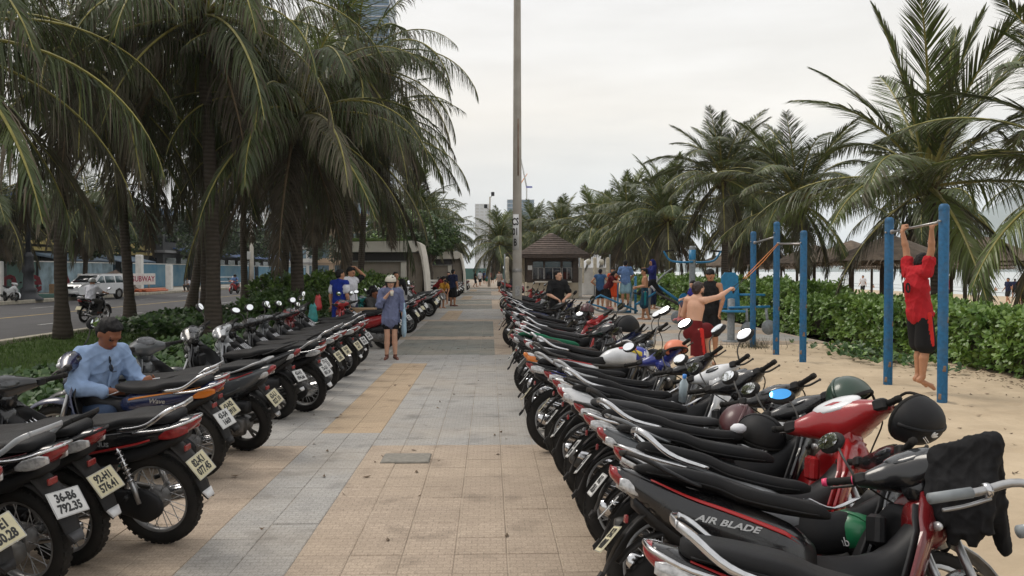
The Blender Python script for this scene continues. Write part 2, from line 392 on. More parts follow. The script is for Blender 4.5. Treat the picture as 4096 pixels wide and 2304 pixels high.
mat('lens_red', (.24, .012, .014), .16, spec=.6, coat=.4, var=.25, nscale=40, dirt=.3)
mat('lens_clear', (.50, .50, .50), .1, .3, var=.3, nscale=60, coat=.5)
mat('lens_orange', (.60, .17, .02), .15, spec=.6)
mat('dash', (.035, .037, .04), .08, spec=.8, var=.5, nscale=30)
mat('plate_white', (.62, .62, .60), .55, var=.10, nscale=14, dirt=.25)
mat('plate_cream', (.60, .55, .36), .6, var=.12, nscale=14, dirt=.3)
mat('plate_ink', (.02, .02, .02), .6)
for nm, c in dict(black=(.008, .008, .009), red=(.30, .012, .014), dark_red=(.13, .008, .01), white=(.68, .69, .70), silver=(.36, .37, .38),
                  blue=(.02, .03, .20), grey=(.07, .075, .08), brown=(.06, .025, .02), navy=(.012, .018, .06), green=(.02, .12, .05), teal=(.02, .16, .15), maroon=(.09, .012, .015)).items():
    mat('paint_' + nm, c, .22, coat=.5, var=.12, nscale=8, dirt=.13)
mat('decal_white', (.75, .75, .75), .4); mat('decal_red', (.42, .02, .02), .35); mat('decal_orange', (.62, .20, .02), .35); mat('decal_yellow', (.65, .48, .04), .35)
mat('decal_blue', (.03, .05, .33), .35); mat('decal_silver', (.5, .5, .5), .3, .6)
mat('grip_pink', (.75, .06, .16), .3); mat('orange', (.48, .12, .04), .6, var=.2, nscale=5)
mat('glass_dark', (.012, .014, .016), .06, spec=.7); mat('car_white', (.72, .73, .74), .2, coat=.6, var=.04, nscale=4)
# street and buildings
mat('blue_post', (.006, .10, .225), .55, var=.2, nscale=22, bump=.2, bscale=120, dirt=.28)
mat('gym_blue', (.012, .17, .34), .4, var=.15, nscale=15)
mat('gym_grey', (.21, .23, .24), .5, var=.2, nscale=15)
mat('steel', (.36, .35, .34), .4, .8, var=.25, nscale=25)
mat('concrete_pole', (.42, .39, .345), .85, col2=(.32, .29, .25), nscale=2.2, bump=.2, bscale=70)
mat('rust', (.16, .075, .045), .9, col2=(.25, .19, .14), nscale=6)
mat('white_sheet', (.66, .66, .66), .5, var=.08, nscale=5)
mat('white_paint', (.72, .71, .68), .6, var=.1, nscale=3)
mat('cream_wall', (.50, .43, .33), .85, col2=(.38, .32, .24), nscale=1.6, bump=.15)
mat('dark_wood', (.055, .036, .026), .6, var=.35, nscale=9, bump=.3)
mat('shingle', (.115, .085, .07), .85, var=.3, nscale=6, rand=.18)
mat('roller', (.33, .28, .23), .8, var=.1, nscale=3, bump=.1)
mat('shelter_white', (.74, .70, .62), .8, col2=(.56, .52, .45), nscale=1.4)
mat('dark_panel', (.03, .026, .026), .5); mat('glass_teal', (.05, .09, .10), .08, spec=.7)
mat('win_blue', (.10, .16, .20), .1, spec=.7); mat('tower_white', (.55, .56, .57), .7, var=.05, nscale=.05)
mat('tower_blue', (.13, .20, .29), .3, var=.15, nscale=.1); mat('wall_peach', (.50, .36, .24), .85, var=.1, nscale=.4)
mat('wall_yellow', (.42, .33, .12), .85, var=.15, nscale=.5); mat('wall_grey', (.25, .25, .25), .85, var=.15, nscale=.5); mat('wall_pale', (.48, .48, .46), .85, var=.12, nscale=.5)
mat('wall_dark', (.05, .052, .055), .7, var=.3, nscale=.5)
mat('roof_blue', (.06, .11, .24), .6, var=.15, nscale=1); mat('roof_sheet', (.14, .20, .27), .6, var=.2, nscale=1)
mat('hoarding_blue', (.045, .17, .28), .6, col2=(.13, .25, .32), nscale=.8); mat('hoarding_green', (.08, .17, .15), .7, var=.15, nscale=1)
mat('hoarding_photo', (.30, .42, .50), .6, col2=(.12, .18, .2), nscale=1.2)
mat('letter_red', (.15, .012, .022), .5, var=.15, nscale=3); mat('ink_red', (.35, .03, .08), .6)
mat('thatch', (.20, .155, .115), .95, col2=(.11, .085, .065), nscale=5, bump=.6, bscale=30)
mat('thatch_strand', (.22, .17, .125), .95, var=.4, nscale=3, rand=.2)
mat('wood_post', (.07, .05, .038), .85, var=.3, nscale=8)
mat('cast_iron', (.02, .022, .026), .5, var=.2, nscale=10)
mat('cardboard', (.32, .21, .12), .85, var=.12, nscale=5)
mat('turf_roof', (.11, .17, .04), .9, var=.3, nscale=4)
mat('lantern', (.62, .58, .48), .6, var=.15, nscale=20); mat('curtain', (.60, .54, .42), .85, var=.15, nscale=10)
mat('plastic_red', (.38, .03, .03), .4); mat('plastic_teal', (.02, .20, .19), .45, var=.25, nscale=8); mat('water_bottle', (.55, .65, .70), .08, spec=.7)
mat('mask_blue', (.25, .50, .65), .7); mat('cap_blue', (.04, .22, .62), .4); mat('paper_white', (.72, .72, .74), .7)
mat('dirt_mound', (.10, .07, .05), .95, var=.3, nscale=4, bump=.5)
# people
def cloth(name, c, var=.12): mat(name, c, .85, var=var, nscale=9, bump=.25, bscale=28, spec=.2)
for nm, c in dict(shirt_blue=S(138, 160, 192), jeans=S(52, 66, 88), red=(.42, .018, .025), black=(.013, .013, .014), chambray=S(108, 114, 142), jersey=(.012, .03, .22), white=(.62, .62, .66),
                  teal=(.012, .045, .075), teal_light=(.01, .17, .19), maroon=(.10, .012, .016), orange=(.62, .075, .02), sky=(.13, .22, .42), sky_short=(.26, .42, .50), navy=(.016, .022, .06), hood=(.015, .02, .12),
                  grey=(.38, .37, .37), dark_grey=(.06, .058, .055), yellow=(.48, .24, .03), dark_red=(.22, .02, .02), dark_red_short=(.13, .012, .014), stripe_red=(.55, .03, .025), purple=(.03, .025, .20), floral=(.10, .08, .11),
                  green=(.02, .13, .07), tank_blue=(.04, .10, .22), beige=(.42, .33, .28), tote=(.36, .50, .60)).items():
    cloth('cloth_' + nm, c)
mat('skin', S(176, 128, 98), .55, var=.08, nscale=10, spec=.35)
mat('skin_dark', S(132, 84, 60), .55, var=.08, nscale=10, spec=.35)
mat('skin_pale', S(205, 160, 134), .55, var=.06, nscale=10, spec=.35)
mat('hair', (.008, .007, .007), .65, var=.3, nscale=40, bump=.6, bscale=90, spec=.25)
mat('hair_brown', (.028, .014, .010), .45, var=.3, nscale=40, bump=.5, bscale=90)
mat('eye', (.01, .008, .007), .2); mat('lip', S(140, 75, 65), .5); mat('sole', (.30, .30, .29), .8); mat('shoe_pink', (.62, .20, .20), .7); mat('sandal', (.16, .055, .035), .6)
mat('helmet_black', (.010, .010, .011), .6, spec=.3, var=.2, nscale=8, dirt=.1); mat('helmet_gloss', (.012, .012, .013), .12, coat=.6)
mat('helmet_green', (.018, .045, .028), .3, coat=.3, dirt=.15); mat('helmet_maroon', (.07, .02, .022), .4, coat=.2); mat('helmet_cream', (.62, .58, .48), .35, coat=.3, var=.05, nscale=5)
mat('helmet_grab', (.01, .16, .06), .35, coat=.3); mat('helmet_orange', (.70, .22, .12), .4); mat('helmet_silver', (.30, .31, .30), .35, .3); mat('helmet_pink', (.62, .40, .40), .4); mat('helmet_red', (.40, .03, .03), .35)
mat('leather', (.12, .055, .04), .6)
# ---------------------------------------------------------------- setting
def grid_mesh(name, xs, ys, zf, mats, smooth=True):
    xs = np.asarray(xs, float); ys = np.asarray(ys, float); X, Y = np.meshgrid(xs, ys, indexing='ij')
    Z = np.vectorize(zf)(X, Y); v = np.stack([X, Y, Z], -1).reshape(-1, 3); a, b = len(xs), len(ys)
    i, j = np.meshgrid(np.arange(a - 1), np.arange(b - 1), indexing='ij'); q = (i * b + j).ravel()
    return npmesh(name, v, np.stack([q, q + b, q + b + 1, q + 1], -1), mats, smooth=smooth)
def fbm(x, y, s=1.0, o=3, seed=0.0):
    t = 0; a = 1
    for k in range(o): t += a * mnoise.noise(V((x * s * 2 ** k + seed, y * s * 2 ** k - seed, seed * 1.7))); a *= .5
    return t
def ground_z(x, y): return -.32 if x < 20 else max(-4, -.32 - (x - 20) * .035)
struct('ground', grid_mesh('ground', [-2900, -300, -60, -26, -11, 8, 20, 40, 60, 120, 400, 6400], [-400, -40, 0, 60, 200, 600, 2000, 6400], ground_z, [M['earth']]))
# sea, surf, beach
SEA = -1.25
struct('sea', grid_mesh('sea', [38, 60, 90, 140, 300, 900, 3000, 6400], [-2400, -200, 0, 60, 150, 400, 1200, 3000, 6400], lambda x, y: SEA, [M['water']]))
def surf(name, x0, seed):
    mb = MB(); ys = np.arange(-60, 420, 3.0); top = []
    g = [[(x0 + fbm(y, seed, .02) * 6 - k * (.5 + 1.4 * abs(fbm(y, seed + 3, .05))), y, SEA + .03 + .05 * (k == 1)) for k in (1, .5, 0)] for y in ys]
    mb.sheet(g, .03); return obj(name, mb, None, None, None, ['foam'])
for k, x0 in enumerate((50, 57, 68, 84)):
    o = surf('surf_line', x0, k * 5.3); o['kind'] = 'structure'
def beach_z(x, y):
    return -.03 - max(0, x - 14) * .0215 + fbm(x, y, .35, 2) * .05 - (.35 if x > 52 else 0)
struct('beach', grid_mesh('beach', list(np.arange(9.4, 30, 1.3)) + [34, 40, 46, 50, 54, 58, 64], list(np.arange(2, 60, 1.8)) + [70, 90, 120, 200, 400, 900], beach_z, [M['sand']]))
prints = [(rnd.uniform(1.8, 8.4), rnd.uniform(2, 18), rnd.uniform(.06, .13), rnd.uniform(.018, .04)) for _ in range(420)]
pg = {}
for p in prints: pg.setdefault((int(p[0]), int(p[1])), []).append(p)
def sand_z(x, y):
    z = -.005 + fbm(x, y, 1.1, 3) * .022 + fbm(x, y, 4.3, 2, 3) * .012
    for a in (-1, 0, 1):
        for b in (-1, 0, 1):
            for px, py, r, dp in pg.get((int(x) + a, int(y) + b), ()):
                d2 = ((x - px) ** 2 + (y - py) ** 2) / r ** 2
                if d2 < 5: z -= dp * math.exp(-d2) - dp * .45 * math.exp(-(d2 - 2.2) ** 2)
    ed = min(x - 1.55 - .25 * fbm(y, 3, .8), 18.6 - y + .3 * fbm(x, 9, .7))
    dip = -.11 * math.exp(-((x - 2.1) / 1.1) ** 2)
    return z + dip + (min(ed, .3) * .1 - .012)
struct('sand', grid_mesh('sand', np.arange(1.1, 9.9, .075), np.arange(-1, 19.3, .1), sand_z, [M['sand']]))
# pavement: base slab with the tiles as its children
pv = struct('pavement', MB().box((-1.35, 75, -.164), (5.8, 154, .316)), ['joint'])
plz = struct('plaza_pavement', MB().box((4.7, 45.8, -.1645), (6.3, 55, .316)), ['joint'])
T = .304; X0 = -1.725
def tile_col(x, y):
    if y > 28.3: y = (y - 8.35) % 19.9 + 8.35
    s = X0 < x < X0 + 2 * T
    if x > 2.65: return 0 if (int(y / 1.22) % 3 == 0 or fbm(x, y, .5) > .35) else 2
    if y < 7.8: return 2 if s else 0
    if y < 8.35: return 2
    if y < 14.8: return 1 if s else 2
    if y < 16.3: return 2
    if 20.1 < y < 21.0 or 27.4 < y < 28.3: return 0
    if -2.1 < x < .1: return 3
    return 2 if x < 0 else 0
TM = ['tile_tan', 'tile_orange', 'tile_grey', 'tile_green']
tms = []
for nm in TM:
    mb = MB(); h = T / 2 - .002
    mb.add([(-h, -h, -.02), (h, -h, -.02), (h, h, -.02), (-h, h, -.02), (-h, -h, -.003), (h, -h, -.003), (h, h, -.003), (-h, h, -.003),
            (-h + .005, -h + .005, 0), (h - .005, -h + .005, 0), (h - .005, h - .005, 0), (-h + .005, h - .005, 0)],
           [(0, 1, 5, 4), (1, 2, 6, 5), (2, 3, 7, 6), (3, 0, 4, 7), (4, 5, 9, 8), (5, 6, 10, 9), (6, 7, 11, 10), (7, 4, 8, 11), (8, 9, 10, 11)])
    tms.append(mb.mesh('tile', [M[nm]]))
rest = ([], [], [])
def rest_tile(x, y, z, c):
    v, f, m = rest; o = len(v); h = T / 2 - .002
    v += [(x - h, y - h, z), (x + h, y - h, z), (x + h, y + h, z), (x - h, y + h, z), (x - h, y - h, -.02), (x + h, y - h, -.02), (x + h, y + h, -.02), (x - h, y + h, -.02)]
    f += [(o, o + 1, o + 2, o + 3), (o + 4, o + 5, o + 1, o), (o + 5, o + 6, o + 2, o + 1), (o + 7, o + 4, o, o + 3)]; m += [c] * 4
for r in range(-8, 260):
    y = 3.6 + (r + .5) * T
    for c in range(-8, 33):
        x = X0 + (c + .5) * T
        if (x > 1.5 and y < 18.5) or x > 7.7: continue
        if not (-4.2 < x < 7.7): continue
        k = tile_col(x, y); z = rnd.uniform(-.0018, .0018)
        if 0 <= r < 27 and -2 <= c < 9:
            o = obj('tile', tms[k], pv, (x, y, z), (rnd.gauss(0, .003), rnd.gauss(0, .003), rnd.gauss(0, .004)))
        else: rest_tile(x, y, z, k)
o = obj('paving_tiles', npmesh('paving_tiles', rest[0], rest[1], [M[a] for a in TM], rest[2]), pv); o['kind'] = 'stuff'
o = obj('drain_cover', MB().bbox((-.735, 7.28, .0), (.42, .34, .03), .008), None, None, None, ['cover_concrete'])
tag(o, 'grey concrete drain cover set in the tan paving', 'drain cover')
# left: lawn, kerb, road, far walk
def lawn_z(x, y): return .0 + fbm(x, y, .4, 3) * .04 + (-.06 if x < -11.1 else 0)
struct('lawn', grid_mesh('lawn', np.arange(-11.2, -4.1, .45), list(np.arange(-2, 60, .9)) + [80, 120, 180], lawn_z, [M['lawn']]))
kb = struct('kerb', MB().box((-11.3, 90, -.2), (.2, 184, .3)), ['joint'])
for i in range(110):
    o = obj('kerb_stone', MB().bbox((0, 0, 0), (.26, .985, .2), .015).mesh('kerb_stone', [M['kerb']]) if i == 0 else ks_me, kb, (-11.3, 4 + i * 1.0, -.045), (0, 0, rnd.gauss(0, .004)))
    if i == 0: ks_me = o.data
RZ = -.13
rd = struct('road', MB().box((-18.4, 200, RZ - .1), (14.0, 640, .2)), ['asphalt'])
mk = MB().box((-18.4, 200, RZ + .003), (.13, 640, .004)); obj('centre_line', mk, rd, None, None, ['road_yellow'])
for x in (-14.9, -21.9):
    for i in range(30):
        o = obj('lane_dash', MB().box((x, 4 + i * 6.2, RZ + .003), (.12, 2.0, .004)), rd, None, None, ['road_white'])
struct('far_pavement', MB().box((-29.6, 200, -.14), (8.2, 640, .28)), ['walk_grey'])
struct('far_kerb', MB().bbox((-25.43, 200, -.03), (.16, 640, .2), .02), ['kerb'])
# small dry leaves lying about
def scatter_litter(name, pts, size, m):
    v = []; f = []
    for (x, y, z) in pts:
        a = rnd.uniform(0, 6.28); l = size * rnd.uniform(.5, 1.5); w_ = l * rnd.uniform(.25, .6); ca, sa = math.cos(a), math.sin(a); o = len(v)
        for u, t, h in ((-l, 0, .012), (0, -w_, .002), (l, 0, .015), (0, w_, .006)): v.append((x + u * ca - t * sa, y + u * sa + t * ca, z + h * rnd.uniform(.4, 1.4)))
        f.append((o, o + 1, o + 2, o + 3))
    o = obj(name, npmesh(name, v, f, [M[m]])); o['kind'] = 'stuff'; return o
pts = []
for _ in range(900):
    x = 8.1 - abs(rnd.gauss(0, .55)); y = rnd.uniform(7, 19); pts.append((x, y, sand_z(x, y)))
for _ in range(260):
    x = rnd.uniform(2.2, 8); y = rnd.uniform(5, 18.4); pts.append((x, y, sand_z(x, y)))
for _ in range(70): pts.append((rnd.uniform(-2.2, .6), rnd.uniform(4, 22), .001))
tag(scatter_litter('leaf_litter', pts, .028, 'litter'), 'dry brown leaf litter scattered on sand and paving', 'leaf litter', kind='stuff')
# far hills across the bay
def hill_z(x, y):
    d = (y - 3400) / 520; e = (x - 2950) / 1500
    return -12 + 430 * math.exp(-d * d) * math.exp(-e * e) * (.78 + .38 * fbm(x, y, .0016, 4, 2))
struct('hills', grid_mesh('hills', np.arange(500, 6200, 60), np.arange(2500, 4500, 70), hill_z, [M['hill']]))
# ---------------------------------------------------------------- palms
def frond_mesh(name, L, e0, bend, droop, nl, lmax, wid, seed, green='frond', rach='rachis', ragged=.1, wind=0.0, tipm=None, fwk=1.0):
    """one coconut frond heading +X: curved midrib, two combs of hanging leaflets"""
    r = np.random.RandomState(seed); n = 22; s = np.linspace(0, 1, n)
    e = np.radians(e0 - bend * s ** 1.35); ds = L / (n - 1)
    x = np.concatenate([[0], np.cumsum(np.cos(e[:-1]) * ds)]); z = np.concatenate([[0], np.cumsum(np.sin(e[:-1]) * ds)])
    sw = wind * s ** 2 * L * .12
    P = np.stack([x, sw, z], 1); Tn = np.gradient(P, axis=0); Tn /= np.linalg.norm(Tn, axis=1)[:, None]
    v = []; f = []; mi = []
    # midrib, flattened towards the base
    rr = .042 * (1 - s) ** .8 + .006; side = np.array([0, 1., 0])
    for i in range(n):
        up = np.cross(Tn[i], side); up /= np.linalg.norm(up)
        if up[2] < 0: up = -up
        for a in range(5):
            an = 2 * math.pi * a / 5 + .3; v.append(P[i] + side * math.cos(an) * rr[i] * (1.5 if s[i] < .2 else 1) + up * math.sin(an) * rr[i] * .8)
    for i in range(n - 1):
        for a in range(5): f.append((i * 5 + a, i * 5 + (a + 1) % 5, (i + 1) * 5 + (a + 1) % 5, (i + 1) * 5 + a)); mi.append(1)
    for sd in (-1, 1):
        grp = 0
        for q in range(nl):
            if q % 7 == 0: grp = r.normal(0, .13)
            t = .13 + .865 * (q + r.uniform(-.3, .3)) / (nl - 1); t = min(max(t, .12), 1)
            if r.rand() < ragged * .35: continue
            k = t * (n - 1); i = min(int(k), n - 2); u = k - i
            p = P[i] * (1 - u) + P[i + 1] * u; tn = Tn[i] * (1 - u) + Tn[i + 1] * u
            up = np.cross(tn, side); up = up if up[2] > 0 or abs(tn[2]) > .98 else -up
            ln = lmax * (math.sin(math.pi * min(1, .22 + t * .68)) ** .8) * (1 - .35 * max(0, t - .7) / .3) * (1 + r.normal(0, .07))
            if r.rand() < ragged: ln *= r.uniform(.45, .8)
            fw = (.45 + .75 * t) * fwk + r.normal(0, .10) + grp * fwk; vee = .28 * (1 - t) + r.normal(0, .08)
            d = side * sd + tn * fw + up * vee + np.array([0, wind * .5, 0]); d /= np.linalg.norm(d)
            g = droop * (1 + r.normal(0, .22))
            wv = tn - d * tn.dot(d); wv = wv / (np.linalg.norm(wv) + 1e-6)
            tw = np.cross(d, wv); an = r.normal(.35 * sd, .35); wv = wv * math.cos(an) + tw * math.sin(an)
            o = len(v); w_ = wid * (1 + r.normal(0, .12)); ws = (.55, 1, .8, .12); ts = (0, .33, .68, 1.0)
            for tt, ww in zip(ts, ws):
                # leaflet bends under gravity, keeping its length
                a = d * tt + np.array([0, 0, -1]) * g * tt ** 1.8; m_ = np.linalg.norm(a) + 1e-6; c = p + a / m_ * ln * tt if tt > 0 else p
                v.append(c - wv * w_ * ww * .5); v.append(c + wv * w_ * ww * .5)
            dry = tipm is not None and r.rand() < .3
            for b in range(3):
                f.append((o + 2 * b, o + 2 * b + 1, o + 2 * b + 3, o + 2 * b + 2)); mi.append(2 if (dry and b >= 1) else 0)
    return npmesh(name, v, f, [M[green], M[rach], M[tipm or green]], mi)
FR = {}
def fronds(key, specs, **kw):
    FR[key] = [frond_mesh('frond', *sp[:3], sp[3], seed=i * 11 + hash(key) % 7 + 5, **{**kw, **(sp[4] if len(sp) > 4 else {})}) for i, sp in enumerate(specs)]
dry = dict(green='frond_dry', rach='rachis_dry'); gry = dict(green='frond_grey')
yng = dict(green='frond_young')
def _h(k): return sum(ord(c) for c in k)
def fronds(key, specs, **kw):
    FR[key] = [frond_mesh('frond', *sp[:3], sp[3], seed=i * 11 + _h(key), **{**kw, **(sp[4] if len(sp) > 4 else {})}) for i, sp in enumerate(specs)]
# tall shaded palms of the roadside, heavy hanging leaflets
fronds('left', [(3.6, 74, 50, .5, yng), (4.5, 56, 95, .9), (4.7, 42, 100, 1.2), (4.8, 24, 98, 1.5), (4.8, 6, 86, 1.8), (4.7, -12, 68, 1.9, gry), (4.5, -32, 48, 1.7, gry), (4.0, -58, 26, 1.2, dry), (4.7, 32, 104, 1.4), (4.6, 15, 94, 1.6), (4.7, -22, 58, 1.9)],
       nl=100, lmax=1.08, wid=.030, ragged=.16, tipm='frond_dry')
# younger, stiffer palms of the beach side in the sea wind
upr = dict(green='frond_young', fwk=2.1, lmax=.8)
fronds('right', [(3.7, 84, 18, .05, upr), (4.2, 70, 40, .12, dict(green='frond_young', fwk=1.75)), (4.3, 56, 60, .22, dict(fwk=1.5)), (4.4, 42, 70, .4), (4.4, 26, 68, .6), (4.3, 10, 60, .85, yng), (4.1, -12, 48, 1.0, yng), (3.6, -42, 34, 1.0, gry), (4.3, 64, 34, .15, dict(fwk=1.6))],
       nl=112, lmax=.98, wid=.030, ragged=.06, wind=.25, tipm='frond_grey', fwk=1.2)
fronds('far', [(3.6, 82, 30, .25, yng), (4.0, 64, 60, .5), (4.1, 44, 80, .8), (4.2, 22, 80, 1.0), (4.1, 2, 72, 1.3), (4.0, -20, 55, 1.4, gry), (3.7, -45, 36, 1.3, gry), (3.3, -60, 24, 1.1, dry)],
       nl=60, lmax=1.02, wid=.05, ragged=.1, fwk=1.25)
def palm(label, x, y, h, lean=(0, 0), kind='left', n=30, r0=.17, sc=1.0, age0=0.0, rot=0, z0=0, curve=0, nuts=5, group='coconut palms', sub=1):
    root = thing('coconut_palm', label, 'palm tree', (x, y, z0), (0, 0, 0), group)
    k = 30; mb = MB(); pts = []; rs = []
    for i in range(k + 1):
        t = i / k; q = t * t * (1 - curve) + t * curve
        pts.append((lean[0] * q + .05 * math.sin(t * 5 + x), lean[1] * q + .04 * math.cos(t * 4 + y), h * t))
        rs.append(r0 * (1.42 - .5 * min(1, t * 7)) * (1 - .28 * t) * (1 + (.05 if i % 2 else -.02)))
    mb.tube(pts, rs, n=14); obj('trunk', mb, root, None, None, ['palm_trunk'])
    top = V(pts[-1]); mb = MB()
    rg = random.Random(int(x * 97 + y * 31))
    for i in range(16):                                # old leaf bases and fibre
        a = i * 2.4; q = i / 16
        p0 = top + V((math.cos(a) * r0 * .5, math.sin(a) * r0 * .5, -.45 + .5 * q)); p1 = p0 + V((math.cos(a) * .22, math.sin(a) * .22, .28)); p2 = p1 + V((math.cos(a) * .2, math.sin(a) * .2, .12 - .2 * (1 - q)))
        mb.tube([p0, p1, p2], [.075, .05, .02], n=5, flat=.5)
    mb.lathe([(r0 * .62, -.5), (r0 * .95, -.2), (r0 * .9, .05), (r0 * .4, .35), (.02, .5)], top, n=10)
    obj('leaf_bases', mb, root, None, None, ['boot'])
    if nuts:
        for i in range(nuts):
            a = rg.uniform(0, 6.28); o = obj('coconut', NUT, root, top + V((math.cos(a) * .26, math.sin(a) * .26, -.22 + rg.uniform(-.1, .1))), (rg.uniform(0, 1), rg.uniform(0, 1), a))
    F = FR[kind]; m = len(F)
    for i in range(n):
        t = age0 + (1 - age0) * (i + rg.uniform(-.4, .4)) / n; t = min(max(t, 0), .999)
        if kind == 'left': j = [0, 1, 2, 8, 3, 9, 4, 10, 5, 6, 7][min(int(t * 11), 10)]
        elif kind == 'right': j = [0, 1, 8, 2, 3, 4, 3, 5, 6, 7][min(int(t * 10), 9)]
        else: j = int(t * m)
        a = rot + i * 2.39996 + rg.gauss(0, .18); s = sc * rg.uniform(.86, 1.1)
        o = obj('frond', F[j], root, top + V((math.cos(a) * .06, math.sin(a) * .06, .18 * (1 - t))), (rg.gauss(0, .12), rg.gauss(0, .09), a), None, (s, s * rg.choice((-1, 1)) if kind != 'right' else s, s))
    return root
NUT = MB().ell((0, 0, 0), (.10, .10, .125), 10, 6).mesh('coconut', [M['coconut']])
gl = 'coconut palms on the roadside lawn'; gr = 'coconut palms on the beach side'
L_ = 'left'
palm('tall palm with stout trunk behind parked bikes, middle of the lawn', -6.55, 19.8, 7.6, (-.15, 0), L_, 32, .185, 1.04, .0, .3, group=gl, curve=.6)
palm('dark palm trunk nearest the road kerb at far left', -10.4, 20.4, 6.6, (.35, .2), L_, 34, .17, 1.0, .0, 1.2, group=gl)
palm('palm with trunk hidden past the left picture edge, fronds arching in', -9.9, 14.6, 5.6, (-.2, .1), L_, 36, .16, 1.05, .0, 2.2, group=gl)
palm('palm leaning right from the kerb behind the stout trunk', -11.0, 30.5, 6.8, (1.3, .4), L_, 32, .19, 1.0, .0, .2, group=gl, curve=.9)
palm('slim palm by the kerb between road and hedge', -10.9, 37, 6.8, (.2, 0), L_, 32, .17, 1, .0, 1.9, group=gl)
palm('palm with thick trunk rising out of the roadside bush', -5.1, 22.0, 5.6, (.05, .0), L_, 36, .19, 1.06, .0, .9, group=gl)
palm('palm behind the two youths, fronds reaching over the path', -5.8, 33, 6.6, (.5, .3), L_, 36, .18, 1.1, .0, 2.9, group=gl)
palm('high palm crown behind the front crowns, tips against the sky', -4.9, 28.6, 8.6, (.3, .2), L_, 36, .17, 1.05, .0, 4.1, group=gl)
palm('palm farther along the lawn beyond the youths', -6.4, 41, 8.8, (.6, .3), 'far', 48, .18, 1.15, .0, 5.2, group=gl)
palm('palm between the road and the shelter, half hidden', -9.6, 46, 6.6, (.2, .1), 'far', 46, .18, 1.1, .0, .5, group=gl)
palm('crown filling the top left corner, trunk out of sight', -8.6, 25.5, 8.0, (-.1, .3), L_, 36, .17, 1.05, .0, 3.3, group=gl)
palm('palm on the lawn left of the stout trunk, crown in shade', -8.2, 33.5, 6.2, (.2, .3), L_, 32, .17, 1.0, .0, 5.6, group=gl)
palm('palm behind the far left trunk near the kerb', -11.0, 25.5, 6.2, (-.3, .3), L_, 32, .17, 1.0, .0, .8, group=gl)
palm('palm beyond the road by the white car', -27.4, 57, 6.0, (.3, 0), 'far', 44, .18, 1.15, .15, 1.4, group='palms across the road')
palm('palm beyond the road near the red letters', -28.9, 48.5, 5.6, (.2, 0), 'far', 44, .18, 1.15, .15, 2.4, group='palms across the road')
for i, (x, y, h, s) in enumerate([(-5.4, 60, 7.0, 1.0), (-4.6, 72, 6.6, 1.0), (-5.0, 84, 6.4, 1.0), (-5.8, 98, 6.6, 1.0), (-6.6, 115, 6.8, 1.0), (-7.4, 135, 7.0, 1.0), (-7.0, 66, 6.4, 1), (-7.6, 92, 7.0, 1.0)]):
    palm(['palm just past the white shelters, left of the path', 'second palm past the shelters along the path', 'third palm past the shelters along the path', 'fourth palm past the shelters along the path', 'fifth palm past the shelters along the path',
          'last palm in the row at the far end of the path', 'palm close behind the smaller shelter', 'palm set back behind the far row of the path'][i], x, y, h - 1.6, (rnd.uniform(-.4, .4), 0), 'far', 42, .18, s, .0, rnd.uniform(0, 6), nuts=2, group=gl)
palm('large young palm behind the pull-up bar, crown against sky', 11.3, 20.7, 3.75, (-.15, .1), 'right', 24, .17, 1.13, .0, .55, group=gr, nuts=3)
palm('palm outside the right edge, fronds drooping into view', 12.6, 17.0, 3.7, (.2, 0), 'right', 32, .17, 1.02, .03, 1.3, group=gr)
palm('bushy palm above the three posts, second from the big one', 10.3, 36, 5.6, (-.2, 0), 'right', 38, .17, .86, .16, 2.0, group=gr)
palm('palm left of the three blue posts with two-crown look', 10.6, 27.5, 3.9, (-.2, .2), 'right', 34, .17, .84, .18, 3.0, group=gr)
for i, (x, y, h) in enumerate([(13.2, 41, 4.8), (10.4, 47, 4.4), (9.6, 57, 4.7), (8.4, 68, 4.6), (6.6, 80, 5.4), (4.6, 92, 5.6), (.9, 78, 4.0), (3.4, 104, 5.4), (12.5, 60, 5.2), (16.5, 52, 5.0), (12.0, 80, 5.4), (9.0, 95, 5.6), (15, 74, 5.2), (19.5, 36, 4.6), (3.2, 125, 5.5), (21, 27, 4.4)]):
    palm(['palm behind the exercise machines on the beach side', 'palm between the machines and the kiosk', 'palm behind and right of the kiosk roof', 'palm behind the kiosk roof ridge', 'tall palm left of the kiosk, touching the pole', 'palm farther behind the light pole',
          'dark palm left of the light pole by the path', 'palm behind the dark one near the path end', 'distant palm in the beach grove right of the kiosk', 'palm seen over the thatched shades', 'palm deep in the grove behind the kiosk', 'palm deep in the grove left of the kiosk',
          'far palm in the grove above the exercisers', 'palm among the thatched shades at right', 'far palm at the right end of the path', 'palm on the sand behind the pull-up man'][i],
         x, y, h, (rnd.uniform(-.5, .3), rnd.uniform(-.2, .2)), 'far', 42, .17, 1.05 if i != 6 else .98, .0, rnd.uniform(0, 6), nuts=3, group=gr)
